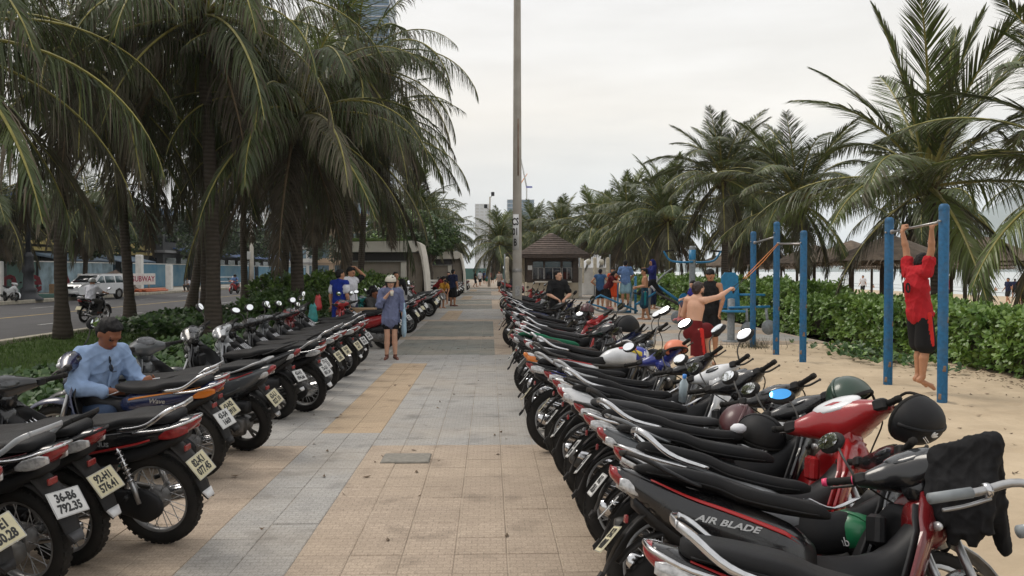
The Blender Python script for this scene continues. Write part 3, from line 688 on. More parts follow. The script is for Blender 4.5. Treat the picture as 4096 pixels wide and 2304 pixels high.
# ---------------------------------------------------------------- leaf masses
def rosettes(name, P, D, size, nl, mats, seed, aspect=.42, tilt=.95, share=.3):
    """rosettes of obovate leaves at points P pointing along D; one mesh"""
    r = np.random.RandomState(seed); n = len(P); P = np.asarray(P, float); D = np.asarray(D, float); D /= np.linalg.norm(D, axis=1)[:, None]
    A = np.cross(D, r.normal(size=(n, 3))); A /= np.linalg.norm(A, axis=1)[:, None]; B = np.cross(D, A)
    V_ = []; mi = []
    for q in range(nl):
        an = 2 * math.pi * q / nl + r.uniform(-.4, .4, n); tl = tilt + r.uniform(-.45, .35, n)
        rad = A * np.cos(an)[:, None] + B * np.sin(an)[:, None]; tan = np.cross(D, rad)
        d = rad * np.sin(tl)[:, None] + D * np.cos(tl)[:, None]; s = (size * r.uniform(.6, 1.25, n))[:, None]; nn = np.cross(d, tan)
        w_ = s * aspect; b = P + d * s * .05
        V_.append(np.stack([b - tan * w_ * .12, b + tan * w_ * .12, b + d * s * .62 + tan * w_ * .5 + nn * s * .05, b + d * s * .62 - tan * w_ * .5 + nn * s * .05,
                            b + d * s + tan * w_ * .18 - nn * s * .06, b + d * s - tan * w_ * .18 - nn * s * .06], 1))
        mi.append((r.rand(n) < share).astype(int))
    Vv = np.stack(V_, 1).reshape(-1, 3); k = n * nl; b = np.arange(k) * 6
    f = np.concatenate([np.stack([b, b + 1, b + 2, b + 3], 1), np.stack([b + 3, b + 2, b + 4, b + 5], 1)]); m = np.stack(mi, 1).reshape(-1)
    return npmesh(name, Vv, f, [M[x] for x in mats], np.concatenate([m, m]))
def hedge(name, label, x0, x1, y0, y1, h, dens, size, mats, seed, sides=('w', 't', 's'), lump=.22, group=None, share=.3, aspect=.42):
    r = np.random.RandomState(seed); root = thing(name, label, 'hedge' if 'hedge' in name else 'bush', (0, 0, 0), group=group)
    def hh(y, x): return h * (1 + .20 * fbm(y, x, .5, 2, seed) + .14 * fbm(y, x, 1.7, 2, seed + 5)) 
    def fx(y, z): return x0 + lump * (fbm(y, z, .7, 3, seed + 2)) + .25 * (max(0, (z / h) - .75) ** 2) * 4 * .4
    P = []; D = []
    def put(p, d):
        q = r.rand(); dd = V(d) + V(r.normal(0, .5, 3)); dp = q * q * .26 - (.14 * r.rand() if r.rand() < .12 else 0); P.append(tuple(V(p) - V(d) * dp)); D.append(tuple(dd))
    Ly = y1 - y0; Wx = x1 - x0
    for _ in range(int(Ly * h * dens)):
        if 'w' not in sides: break
        y = r.uniform(y0, y1); z = .06 + r.rand() ** .85 * h; put((fx(y, z), y, min(z, hh(y, x0))), (-1, 0, .55))
    for _ in range(int(Ly * Wx * dens)):
        y = r.uniform(y0, y1); x = r.uniform(x0 + .05, x1); put((x, y, hh(y, x)), (-.25, -.15, 1))
    for _ in range(int(Wx * h * dens)):
        x = r.uniform(x0, x1); z = r.uniform(.06, h); put((x, y0 + .15 * fbm(x, z, 1), z), (0, -1, .5))
    if 'e' in sides:
        for _ in range(int(Ly * h * dens)):
            y = r.uniform(y0, y1); z = .06 + r.rand() * h; put((x1 + .12 * fbm(y, z, .8), y, z), (1, 0, .5))
    o = obj('foliage', rosettes('foliage', P, D, size, 7, mats, seed, share=share, aspect=aspect), root); o['kind'] = 'stuff'
    mb = MB()                                           # woody stems, plus an added bark-coloured core sheet that blocks see-through
    k = int(Ly * 5)
    for i in range(k):
        y = r.uniform(y0 + .15, y1 - .1); x = r.uniform(x0 + .25, x1 - .1)
        p = V((x, y, 0)); q = p + V((r.normal(0, .12), r.normal(0, .12), h * .5)); e = q + V((r.normal(0, .2), r.normal(0, .2), h * .4)); mb.tube([p, q, e], [.022, .016, .006], n=5)
    g = [[(x0 + .34, y, .02), (x0 + .40, y, h * .5), (x0 + .45, y, h * .78), (x1 - .2, y, h * .80), (x1 - .18, y, .02)] for y in np.linspace(y0 + .3, y1 - .25, max(3, int(Ly * 1.5)))]
    mb.sheet([[(p[0] + .08 * fbm(p[1], p[2], 2), p[1], p[2] + .05 * fbm(p[1], p[0], 2)) for p in row] for row in g], .02)
    obj('branches_and_core', mb, root, None, None, ['bark'])
    return root
hg = 'sea lettuce hedges along the sand'
hl = ['hedge_leaf', 'hedge_light']
hedge('hedge', 'dense green hedge along the sand behind the blue posts', 8.05, 9.9, 8.6, 22, .94, 120, .135, hl, 3, group=hg)
hedge('hedge', 'green hedge behind the exercise machines', 8.0, 9.6, 22, 50, 1.18, 62, .17, hl, 4, group=hg)
hedge('hedge', 'lower clump of hedge nearest the camera at right edge', 7.75, 9.6, 7.2, 8.7, .82, 120, .135, hl, 6, group=hg, sides=('w', 's', 't'))
bl = ['bush_leaf', 'hedge_light']
hedge('roadside_bush', 'light green bush behind the two youths', -6.9, -4.3, 24, 36, 1.35, 52, .17, bl, 8, ('s', 'e'), .3, 'bushes on the roadside lawn', .62)
hedge('roadside_bush', 'darker bush around the thick palm trunk', -6.3, -4.5, 20.6, 23.8, .95, 75, .15, ['bush_leaf', 'ground_leaf'], 9, ('s', 'e'), .3, 'bushes on the roadside lawn')
hedge('roadside_hedge', 'low hedge along the lawn before the white shelters', -6.2, -4.4, 37, 60, 1.2, 28, .22, bl, 10, ('s', 'e'), .2, 'bushes on the roadside lawn')
# creeping ground cover and grass
def ground_cover(name, label, P, size, mats, seed, sh=.2):
    r = np.random.RandomState(seed); D = r.normal(0, .35, (len(P), 3)) + np.array([0, -.25, 1])
    o = obj(name, rosettes(name, P, D, size, 6, mats, seed, aspect=.62, tilt=1.05, share=sh)); tag(o, label, 'ground cover', kind='stuff'); return o
r_ = np.random.RandomState(5)
P = []
for _ in range(3300):
    x = r_.uniform(-7.3, -3.95); y = r_.uniform(3.5, 17); k = fbm(x, y, .5, 2)
    if x < -6.4 + k * .8: continue
    P.append((x, y, .06 + r_.rand() ** .7 * (.26 + .14 * k)))
ground_cover('ground_cover', 'leafy dark green creeper bed behind the left bikes', P, .13, ['ground_leaf', 'bush_leaf'], 21)
P = []
for _ in range(1500):
    x = r_.uniform(-9.4, -5.4); y = r_.uniform(19.6, 25.5); k = fbm(x, y, .5, 2)
    if abs(x + 7.4) > 1.9 + k or x > -5.6: continue
    P.append((x, y, .08 + r_.rand() ** .7 * (.42 + .2 * k)))
ground_cover('ground_cover', 'patch of leafy creeper around the stout palm trunk', P, .14, ['ground_leaf', 'bush_leaf'], 22)
P = [(7.2 + r_.normal(0, .35), 15.5 + r_.normal(0, .9), .05 + r_.rand() * .06) for _ in range(150)]
ground_cover('ground_cover', 'sparse creeper runners on sand before the hedge', P, .11, ['ground_leaf', 'hedge_leaf'], 23)
n = 42000; gx = r_.uniform(-11.15, -4.2, n); gy = 5 + 45 * r_.rand(n) ** 1.4
a = r_.uniform(0, 6.28, n); hgt = r_.uniform(.03, .085, n) * (1 + gy / 60); wd = .006 + gy * .00035; lx = r_.normal(0, .03, n); ly = r_.normal(0, .03, n)
vz = np.array([lawn_z(x_, y_) for x_, y_ in zip(gx, gy)])
b0 = np.stack([gx - np.cos(a) * wd, gy - np.sin(a) * wd, vz - .01], 1); b1 = np.stack([gx + np.cos(a) * wd, gy + np.sin(a) * wd, vz - .01], 1); b2 = np.stack([gx + lx, gy + ly, vz + hgt], 1)
vv = np.stack([b0, b1, b2], 1).reshape(-1, 3); o = obj('grass', npmesh('grass', vv, np.arange(3 * n).reshape(-1, 3), [M['grass_blade']])); tag(o, 'short green grass of the roadside lawn', 'grass', kind='stuff')
n = 900; v = []; f = []                      # dry tuft by the first post
for i in range(260):
    x, y = 5.64 + r_.normal(0, .25), 17.55 + r_.normal(0, .2); o = len(v); a = r_.uniform(0, 6.28); h = r_.uniform(.1, .3)
    v += [(x - .006 * math.cos(a), y - .006 * math.sin(a), -.02), (x + .006 * math.cos(a), y + .006 * math.sin(a), -.02), (x + r_.normal(0, .12), y + r_.normal(0, .12), h)]; f.append((o, o + 1, o + 2))
tag(obj('dry_grass', npmesh('dry_grass', v, f, [M['frond_grey']])), 'dry grass tuft at the foot of the farthest blue post', 'grass', kind='stuff')
# broadleaf trees
def tree(label, x, y, h, rx, rz, leaf, n, size, seed, trunk_r=.18, clumps=9, group=None, z0=0, flowers=0):
    r = np.random.RandomState(seed); root = thing('broadleaf_tree', label, 'tree', (x, y, z0), group=group); mb = MB()
    cz = h - rz * .9; top = V((r.normal(0, .2), r.normal(0, .2), cz))
    mb.tube([(0, 0, 0), (.1, .05, cz * .5), tuple(top)], [trunk_r * 1.3, trunk_r, trunk_r * .6], n=9); C = []
    for i in range(clumps):
        a = i * 2.4 + r.rand(); q = r.uniform(.25, .85); c = V((math.cos(a) * rx * q, math.sin(a) * rx * q, cz + r.uniform(-.5, .75) * rz)); C.append((c, r.uniform(.32, .55) * rx))
        s0 = V((.1, .05, cz * .45)).lerp(top, r.uniform(.2, 1)); mb.tube([s0, s0.lerp(c, .5) + V((0, 0, .2)), c], [trunk_r * .45, trunk_r * .28, trunk_r * .1], n=6)
    obj('trunk', mb, root, None, None, ['bark'])
    P = []; D = []
    for i in range(n):
        c, q = C[r.randint(len(C))]; d = r.normal(size=3); d /= np.linalg.norm(d); k = q * r.uniform(.55, 1.08); P.append(np.array(c) + d * k * np.array([1, 1, .75])); D.append(d + np.array([0, 0, .35]))
    o = obj('crown', rosettes('crown', P, D, size, 6, leaf, seed, share=.3, aspect=.5), root); o['kind'] = 'stuff'
    if flowers:
        mb = MB()
        for i in range(flowers):
            c, q = C[r.randint(len(C))]; d = r.normal(size=3); d /= np.linalg.norm(d); mb.ell(np.array(c) + d * q * 1.05, (.10, .10, .08), 6, 4)
        obj('blossoms', mb, root, None, None, ['flower'])['kind'] = 'stuff'
    return root
tree('round green tree behind the white shelters', -5.3, 54, 5.6, 2.6, 2.1, ['tree_leaf', 'hedge_light'], 1500, .26, 31)
tree('green tree touching the right end of the big shelter', -3.6, 49, 4.4, 1.6, 1.4, ['tree_leaf', 'bush_leaf'], 700, .22, 32)
for i, (x, y, h, rx) in enumerate([(-29, 38, 6.5, 3.0), (-31, 47, 7.0, 3.2), (-30.5, 60, 7.5, 3.4), (-32, 74, 8, 3.6), (-30, 90, 8, 3.6), (-31, 108, 8.5, 4), (-30, 130, 9, 4.2), (-28.5, 160, 9, 4.5), (-33, 54, 6, 3), (-27.5, 200, 10, 5)]):
    tree(['blossoming tree behind the red letters across the road', 'tree between the red letters and the white car', 'dark tree behind the white car across the road', 'tree before the yellow-banded building', 'tree before the blue hoarding',
          'tree left of the utility pole across the road', 'tree right of the utility pole across the road', 'tree far along the other side of the road', 'tree close behind the white car roof', 'farthest tree across the road'][i],
         x, y, h, rx, h * .36, ['tree_dark', 'tree_leaf'], 900, .34, 40 + i, group='trees across the road', flowers=40 if i == 0 else 0)
for i, (x, y) in enumerate([(-9.5, 74), (-11.2, 96), (-10, 120), (-13, 150), (4.2, 165), (8, 150), (12, 130), (18, 110)]):
    tree(['dark tree behind the shelters by the road', 'dark tree farther along the roadside strip', 'dark tree left of the path end', 'far dark tree left of the path end', 'far dark tree closing the path end', 'dark tree at the far right of the path', 'dark tree in the grove behind the kiosk', 'dark tree in the grove toward the beach'][i],
         x, y, 6.5, 3.4, 2.4, ['tree_dark', 'tree_leaf'], 600, .42, 60 + i, group='dark trees at the path end')
# ---------------------------------------------------------------- motorbikes (local: +X forward, +Y left, rear wheel touches at origin)
RIM, WR = .235, .29
def wheel_parts(Rw, cast, wid):
    """tyre, rim, spokes, hub as meshes about the origin, axle along Y"""
    t = MB(); pr = []
    for a in np.linspace(-150, 150, 11):
        pr.append((Rw - wid * .62 + wid * .62 * math.cos(R(a)), wid * .55 * math.sin(R(a))))
    t.lathe(pr + [pr[0]], ax='y', n=40)
    for i in range(40):                                  # tread blocks
        a = 2 * math.pi * i / 40
        for sg in (-1, 1):
            rot = Matrix.Rotation(-a, 3, 'Y') @ Matrix.Rotation(sg * .5, 3, 'X')
            t.box(rot @ V((0, 0, 0)) + V((math.cos(a) * (Rw - .0085), sg * wid * .24, math.sin(a) * (Rw - .0085))), (.010, wid * .3, .026), 0, Matrix.Rotation(-a, 3, 'Y'))
    tyre = t.mesh('tyre', [M['rubber']])
    ri = Rw - wid * 1.1
    rim = MB().lathe([(ri - .012, -.022), (ri + .012, -.026), (ri + .02, -.02), (ri + .006, 0), (ri + .02, .02), (ri + .012, .026), (ri - .012, .022), (ri - .016, 0), (ri - .012, -.022)], ax='y', n=40).mesh('rim', [M['dark_metal'] if cast else M['alloy']])
    s = MB()
    if cast:
        for i in range(5):
            a = 2 * math.pi * i / 5 + .2
            for da in (-.16, .16):
                s.tube([(math.cos(a) * .04, 0, math.sin(a) * .04), (math.cos(a + da * .6) * ri * .55, .012, math.sin(a + da * .6) * ri * .55), (math.cos(a + da) * ri, 0, math.sin(a + da) * ri)], [.024, .014, .016], n=6, flat=.8)
        sp = s.mesh('spokes', [M['dark_metal']])
    else:
        for i in range(28):
            a = 2 * math.pi * i / 28; b = a + (.5 if i % 4 < 2 else -.5); sg = 1 if i % 2 else -1
            s.tube([(math.cos(b) * .055, sg * .035, math.sin(b) * .055), (math.cos(a) * ri, sg * .006, math.sin(a) * ri)], .0028, n=3, caps=False)
        sp = s.mesh('spokes', [M['alloy']])
    hub = MB().lathe([(.0, -.055), (.02, -.055), (.06, -.045), (.072, -.03), (.072, .03), (.06, .045), (.02, .055), (0, .055)], ax='y', n=20).mesh('hub', [M['engine']])
    return tyre, rim, sp, hub
WH = {'spoke': wheel_parts(.288, False, .072), 'spoke_f': wheel_parts(.285, False, .062), 'cast': wheel_parts(.262, True, .085), 'cast_f': wheel_parts(.255, True, .075), 'cast17': wheel_parts(.288, True, .08)}
def bar(mb, pts, r, mi=0, n=7, flat=1, fax=None): return mb.tube(smooth_path(pts), r if not isinstance(r, (list, tuple)) else list(np.interp(np.linspace(0, 1, len(smooth_path(pts))), np.linspace(0, 1, len(r)), r)), n=n, mi=mi, flat=flat, fax=fax)
def smooth_path(p, sub=4):
    if len(p) < 3: return p
    q = [tuple(x) for x in p]; o = []
    for i in range(len(q) - 1):
        for k in range(sub): o.append(cr(q, i, k / sub))
    return o + [q[-1]]
def mirrored(pts): return [(x, -y, z) for x, y, z in pts]
def arc_sheet(c, r, a0, a1, hw, n=12, crown=.012, m=5):
    return [[(c[0] + (r + crown * math.cos(j * math.pi / (m - 1) - math.pi / 2)) * math.cos(R(a0 + (a1 - a0) * i / n)), hw * (2 * j / (m - 1) - 1), c[1] + (r + crown * math.cos(j * math.pi / (m - 1) - math.pi / 2)) * math.sin(R(a0 + (a1 - a0) * i / n))) for j in range(m)] for i in range(n + 1)]
def side_patch(mb, keys, x0, x1, v0, v1, sg, mi=0, n=10, off=.003, p=2.6):
    """decal lying on the flank of a loft between x0..x1; v = angle fractions along the flank"""
    ks = [tuple(k) + (0,) * (5 - len(k)) for k in keys]; xs = [k[0] for k in ks]
    def sec(x):
        lo = min(range(len(ks) - 1), key=lambda i: abs((xs[i] + xs[i + 1]) / 2 - x) - (1 if (xs[i] - x) * (xs[i + 1] - x) <= 0 else 0))
        for i in range(len(ks) - 1):
            if (xs[i] - x) * (xs[i + 1] - x) <= 0: lo = i
        t = (x - xs[lo]) / (xs[lo + 1] - xs[lo]); return cr(ks, lo, t)
    g = []
    for i in range(n + 1):
        u = i / n; x = x0 + (x1 - x0) * u; _, zc, hw, hh, oc = sec(x); row = []
        for v in np.linspace(v0[0] * (1 - u) + v0[1] * u, v1[0] * (1 - u) + v1[1] * u, 4):
            a = R(v); ca, sa = math.cos(a), math.sin(a)
            row.append((x, sg * ((hw + off) * math.copysign(abs(ca) ** (2 / p), ca) + oc), zc + (hh + off) * math.copysign(abs(sa) ** (2 / p), sa)))
        g.append(row if (sg > 0) == (x1 > x0) else row[::-1])
    mb.sheet(g, .002, mi)
def mirror_obj(y):
    sg = 1 if y > 0 else -1; st = MB(); bar(st, [(.955, sg * .235, .965), (.93, sg * .25, 1.06), (.955, sg * .285, 1.13)], .006)
    h = MB(); rot = Matrix.Rotation(R(20), 3, 'Y') @ Matrix.Rotation(sg * R(8), 3, 'X'); c = V((.955, sg * .325, 1.165))
    h.ell(c + rot @ V((.012, 0, 0)), (.026, .078, .052), 14, 8, 0, rot)
    g = MB(); vs = []; n = 20
    for i in range(n): a = 2 * math.pi * i / n; vs.append(c + rot @ V((-.0145, .062 * math.cos(a), .039 * math.sin(a))))
    vs.append(c + rot @ V((-.0165, 0, 0))); g.add(vs, [(i, n, (i + 1) % n) for i in range(n)], 0, True)
    return st.mesh('stem', [M['dark_metal']]), h.mesh('housing', [M['black_plastic']]), g.mesh('glass', [M['mirror_glass']])
MIR = {1: mirror_obj(1), -1: mirror_obj(-1)}
STEER_P, STEER_A = V((.985, 0, .83)), V((-.42, 0, .907)).normalized()
SQ = {'seat', 'seam', 'tail_cover', 'stripe', 'under_cover', 'tail_light', 'rear_winker', 'grab_rail', 'tail_guard', 'mudflap', 'flap_tip', 'reflector'}
def make_template(kind):
    """list of (name, mesh, parent index, steers, roles)"""
    T_ = []; std = kind == 'standard'; sc = kind == 'scooter'
    def add(name, mb, roles, parent=None, steer=False):
        if name in SQ and isinstance(mb, MB): mb.v = [((x * .68 if x < 0 else x), y, z) for x, y, z in mb.v]
        me = mb if isinstance(mb, bpy.types.Mesh) else mb.mesh(name, [M[ROLE.get(r, r)] for r in roles])
        T_.append((name, me, parent, steer, roles)); return len(T_) - 1
    Rr = .262 if sc else .288; Rf = .255 if sc else .285; WB = 1.25 if sc else 1.21
    for nm, x, Rw, key, st in (('rear_wheel', 0, Rr, 'cast' if sc else 'spoke', False), ('front_wheel', WB, Rf, 'cast_f' if sc else 'spoke_f', True)):
        ty, rm, sp, hb = WH[key]; w_ = add(nm, hb, ('hub',), None, st); T_[w_] = (nm, hb, None, st, ('hub',), V((x, 0, Rw)))
        for q, me in (('tyre', ty), ('rim', rm), ('spokes', sp)): T_.append((q, me, w_, False, (None,)))
    # seat
    if sc: sk = [(-.34, .805, .05, .015), (-.29, .805, .095, .032), (-.1, .80, .13, .042), (.08, .782, .148, .048), (.2, .748, .15, .05), (.4, .728, .128, .05), (.53, .718, .09, .042), (.59, .705, .05, .02)]
    elif std: sk = [(-.36, .80, .06, .02), (-.30, .80, .105, .04), (-.1, .795, .125, .05), (.1, .785, .135, .05), (.25, .745, .13, .05), (.40, .735, .11, .055), (.52, .755, .085, .06), (.56, .78, .05, .03)]
    else: sk = [(-.31, .805, .055, .018), (-.26, .805, .10, .038), (-.08, .80, .122, .044), (.1, .785, .132, .046), (.22, .752, .134, .046), (.42, .735, .115, .044), (.55, .738, .082, .04), (.61, .74, .045, .02)]
    sk = [(x, z + .006, hw * .98, hh * .78) for x, z, hw, hh in sk]; s_ = add('seat', MB().loft(sk, n=18, sub=4, p=3.8), ('seat',))
    sm_ = MB(); bar(sm_, [(x, hw * .97, z - hh * .55) for x, z, hw, hh in sk[1:-1]], .004, n=5); bar(sm_, mirrored([(x, hw * .97, z - hh * .55) for x, z, hw, hh in sk[1:-1]]), .004, n=5); add('seam', sm_, ('black',), s_)
    # tail body
    if sc: tk = [(.52, .50, .10, .10), (.40, .545, .152, .13), (.15, .60, .165, .135), (-.1, .665, .15, .105), (-.3, .73, .11, .07), (-.46, .785, .05, .028)]
    elif std: tk = [(.46, .66, .09, .05), (.36, .66, .13, .085), (.15, .68, .13, .085), (-.1, .715, .115, .055), (-.3, .745, .085, .04), (-.44, .765, .05, .022)]
    else: tk = [(.56, .60, .07, .05), (.42, .63, .132, .09), (.15, .675, .136, .085), (-.1, .715, .118, .066), (-.28, .75, .088, .05), (-.43, .785, .05, .026)]
    b_ = add('tail_cover', MB().loft(tk, n=16, sub=4), ('paint',))
    for sg in (-1, 1):
        d = MB(); side_patch(d, tk, .44, -.26, (20, 30), (29, 36), sg, 0); add('stripe', d, ('stripe',), b_)
        d = MB(); side_patch(d, tk, .46, -.1, (-30, -16), (-20, -8), sg, 0); add('stripe', d, ('stripe2',), b_)
    ub = MB(); ub.loft([(.5, tk[0][1] - .10, .09, .05), (.2, tk[2][1] - .12, .11, .05), (-.1, tk[3][1] - .09, .09, .045), (-.34, tk[4][1] - .05, .06, .03)], n=10); add('under_cover', ub, ('black',))
    # tail light with winkers
    xe = tk[-1][0]; zt = tk[-1][1]
    tl = MB().loft([(xe + .135, zt - .045, .078, .042), (xe + .05, zt - .022, .066, .042), (xe - .02, zt + .0, .045, .026), (xe - .04, zt + .008, .022, .012)], n=12, sub=3)
    t_ = add('tail_light', tl, ('lens',))
    for sg in (-1, 1):
        wk = MB().loft([(xe + .26, zt - .075, .012, .020, sg * .094), (xe + .18, zt - .062, .016, .032, sg * .086), (xe + .10, zt - .05, .014, .034, sg * .074), (xe + .02, zt - .04, .008, .018, sg * .058)], n=10, sub=3)
        add('rear_winker', wk, ('winker',), t_)
    # grab rail
    g = MB()
    if sc:
        for f_ in (lambda q: q, mirrored): bar(g, f_([(.02, .150, .765), (-.14, .155, .80), (-.30, .135, .845), (-.41, .085, .868)]), [.016, .022, .026, .02], n=8, flat=.45, fax=(0, 1, .2))
        bar(g, [(-.41, .085, .868), (-.43, 0, .874), (-.41, -.085, .868)], .02, n=8, flat=.5)
    else:
        for f_ in (lambda q: q, mirrored): bar(g, f_([(.12, .140, .752), (-.10, .148, .788), (-.26, .135, .858), (-.33, .10, .882)]), [.011, .015, .016, .014], n=8, flat=.42, fax=(0, 0, 1))
        bar(g, [(-.33, .10, .882), (-.36, 0, .888), (-.33, -.10, .882)], .014, n=8, flat=.45, fax=(0, 0, 1))
    add('grab_rail', g, ('rail',))
    if not sc:
        g = MB()
        for f_ in (lambda q: q, mirrored): bar(g, f_([(.02, .142, .74), (-.25, .125, .762), (-.42, .085, .795), (-.47, .0, .805)]), .009, n=6)
        add('tail_guard', g, ('rail2',))
    # rear mudguard, flap, plate
    g = arc_sheet((0, Rr), Rr + .045, 20, 150, .058); add('mudguard', MB().sheet(g, .008), ('black',))
    P0 = [(-.16, .055, .66), (-.27, .062, .60), (-.37, .062, .52), (-.435, .055, .42), (-.475, .045, .345), (-.515, .030, .305)] if not sc else [(-.20, .055, .66), (-.31, .062, .59), (-.40, .062, .50), (-.45, .055, .42), (-.48, .042, .36), (-.51, .028, .33)]
    g = [[(x, y * q, z + .008 * (1 - q * q)) for q in (-1, -.5, 0, .5, 1)] for x, y, z in smooth_rows(P0)]
    f_ = add('mudflap', MB().sheet(g, .007), ('black',))
    ft = MB().sheet([[(x - .004, y * q, z + .010) for q in (-1, 0, 1)] for x, y, z in P0[-2:]], .012); add('flap_tip', ft, ('flap',), f_)
    add('reflector', MB().bbox((-.335, 0, .615) if not sc else (-.37, 0, .60), (.02, .06, .035), .004), ('lens',), f_)
    # swing arm, shocks, chain case / engine unit
    if sc:
        e = MB().loft([(.42, .30, .05, .085, .10), (.25, .285, .06, .095, .125), (.05, .27, .055, .10, .13), (-.07, .265, .04, .075, .125)], n=14)
        e.lathe([(.0, .20), (.05, .195), (.06, .18), (.06, .15)], (0, 0, Rr), 'y', 16); e.ell((.42, 0, .33), (.16, .14, .13)); add('engine', e, ('engine',))
        e = MB().loft([(.32, .22, .04, .04, -.12), (.15, .235, .058, .062, -.155), (-.1, .29, .062, .068, -.165), (-.2, .32, .055, .058, -.165), (-.24, .33, .03, .035, -.165)], n=12)
        x_ = add('muffler', e, ('muffler',)); e = MB().loft([(.16, .262, .05, .045, -.172), (-.08, .315, .055, .052, -.18), (-.2, .342, .045, .04, -.178)], n=10); add('heat_shield', e, ('shield',), x_)
        add('shock', shock((.02, .135, .30), (-.02, .12, .62)), ('shock', 'black')); add('air_box', MB().loft([(.22, .42, .05, .05, .12), (0, .44, .06, .07, .13), (-.14, .45, .04, .05, .13)], n=10), ('black',))
    else:
        e = MB(); bar(e, [(.45, .10, .36), (.2, .115, .31), (0, .115, .29)], .022); bar(e, [(.45, -.10, .36), (.2, -.115, .31), (0, -.115, .29)], .022); add('swing_arm', e, ('frame',))
        if not std or True:
            e = MB().loft([(.50, .345, .022, .055, .112), (.30, .325, .024, .06, .118), (.10, .30, .026, .085, .12), (0, .29, .026, .105, .12), (-.085, .288, .02, .06, .118), (-.11, .288, .01, .02, .116)], n=14); add('chain_case', e, ('black',))
        for sg in (-1, 1): add('shock', shock((.02, sg * .14, .31), (.14, sg * .125, .64)), ('shock', 'chrome'))
        e = MB().ell((.56, 0, .31), (.20, .115, .11)); e.lathe([(0, .15), (.07, .148), (.092, .125), (.095, .05)], (.50, 0, .31), 'y', 18); e.lathe([(.10, -.05), (.10, -.12), (.08, -.148), (0, -.15)], (.60, 0, .30), 'y', 18)
        for i in range(7): e.box((.70 + i * .028, 0, .375 + i * .006), (.012, .15, .15), 0, Matrix.Rotation(R(-12), 3, 'Y'))
        e.loft([(.66, .37, .045, .05), (.93, .42, .05, .05)], n=10); add('engine', e, ('engine',))
        e = MB(); bar(e, [(.90, -.03, .36), (.86, -.09, .22), (.62, -.135, .155), (.35, -.15, .185), (.16, -.155, .215)], .016); x_ = add('exhaust_pipe', e, ('muffler2',))
        e = MB().loft([(.22, .20, .02, .02, -.155), (.14, .217, .042, .042, -.155), (-.1, .27, .047, .047, -.16), (-.17, .287, .044, .044, -.161), (-.205, .295, .026, .026, -.161)], n=14); add('muffler', e, ('muffler2',), x_)
        e = MB().loft([(.12, .25, .03, .02, -.17), (-.05, .29, .034, .024, -.175), (-.14, .31, .03, .02, -.175)], n=8); add('heat_shield', e, ('shield',), x_)
    # pegs, stand, pedals
    for sg in (-1, 1):
        add('foot_peg', MB().tube([(.45, sg * .02, .283), (.45, sg * .15, .284), (.45, sg * .16, .285), (.45, sg * .27, .285)], [.012, .012, .02, .02], n=8), ('black',)); add('passenger_peg', MB().tube([(.10, sg * .13, .36), (.06, sg * .21, .365)], .015, n=7), ('black',))
    e = MB(); bar(e, [(.36, .09, .27), (.36, .19, .08), (.37, .24, -.035)], .011); add('side_stand', e, ('frame',))
    e = MB(); bar(e, [(.58, -.15, .33), (.50, -.19, .40), (.40, -.20, .43)], .009); e.tube([(.40, -.18, .43), (.40, -.25, .435)], .013, n=6); add('kick_lever', e, ('shock',))
    # spine / tunnel / leg shield
    if sc:
        add('centre_tunnel', MB().loft([(.42, .42, .13, .13), (.6, .40, .12, .15), (.8, .43, .11, .16), (.93, .54, .10, .18), (.98, .70, .09, .12)], n=14), ('black',))
        add('floor_board', MB().loft([(.30, .30, .15, .03), (.45, .265, .20, .035), (.75, .26, .21, .035), (.92, .33, .19, .05), (.98, .42, .16, .06)], n=12), ('black',))
    elif not std:
        add('centre_cover', MB().loft([(.45, .60, .07, .06), (.60, .55, .065, .09), (.78, .58, .06, .10), (.92, .67, .06, .10), (.98, .74, .05, .08)], n=12), ('black',))
        e = MB()                                          # basket-like luggage bars between shield and seat
        for y in (-.045, -.015, .015, .045): bar(e, [(.60, y, .70), (.72, y, .675), (.84, y, .745)], .005, n=5)
        add('luggage_bars', e, ('chrome',))
    if std:
        tk2 = [(.48, .775, .06, .03), (.56, .80, .12, .075), (.72, .825, .155, .10), (.88, .84, .15, .095), (.97, .84, .10, .07), (1.0, .84, .04, .03)]
        k_ = add('fuel_tank', MB().loft(tk2, n=16, sub=4), ('tank',))
        for sg in (-1, 1):
            for rl, (a_, b_, c_, d_) in (('stripe', (.84, .66, (12, 40), (34, 62))), ('stripe2', (.90, .74, (-8, 16), (10, 38))), ('stripe3', (.95, .84, (-30, -30), (50, 60)))):
                d = MB(); side_patch(d, tk2, a_, b_, c_, d_, sg, 0); add('tank_stripe', d, (rl,), k_)
        e = MB(); bar(e, [(.98, 0, .80), (.92, 0, .5), (.75, .0, .2), (.4, 0, .2)], .02); bar(e, [(.95, .06, .74), (.5, .1, .7), (-.2, .1, .72)], .014); bar(e, [(.95, -.06, .74), (.5, -.1, .7), (-.2, -.1, .72)], .014); add('frame', e, ('frame',))
    else:
        wmax = .225 if sc else .20; g = []; zb = .26 if sc else .30
        for i in range(12):
            v = i / 11; z = zb + (.83 - zb) * v; hw = wmax * (.72 + .5 * math.sin(math.pi * min(1, v * .9 + .12))) * (1 - .55 * max(0, v - .72) / .28)
            row = []
            for j in range(9):
                u = 2 * j / 8 - 1; row.append((.845 + .02 * v + .13 * v * v + (.085 - .13 * u * u) * (1 if sc else .8) - .04 * (1 - v) * abs(u), u * hw, z + .02 * abs(u) * v))
            g.append(row)
        l_ = add('leg_shield', MB().sheet(g, .012), ('shield_paint',))
        inn = [[(p[0] - .022, p[1] * .93, p[2]) for p in row] for row in g[1:-1]]; add('inner_shield', MB().sheet(inn, .008), ('inner',), l_)
        if sc: add('glove_box', MB().bbox((.835, .085, .68), (.05, .12, .13), .015), ('inner',), l_)
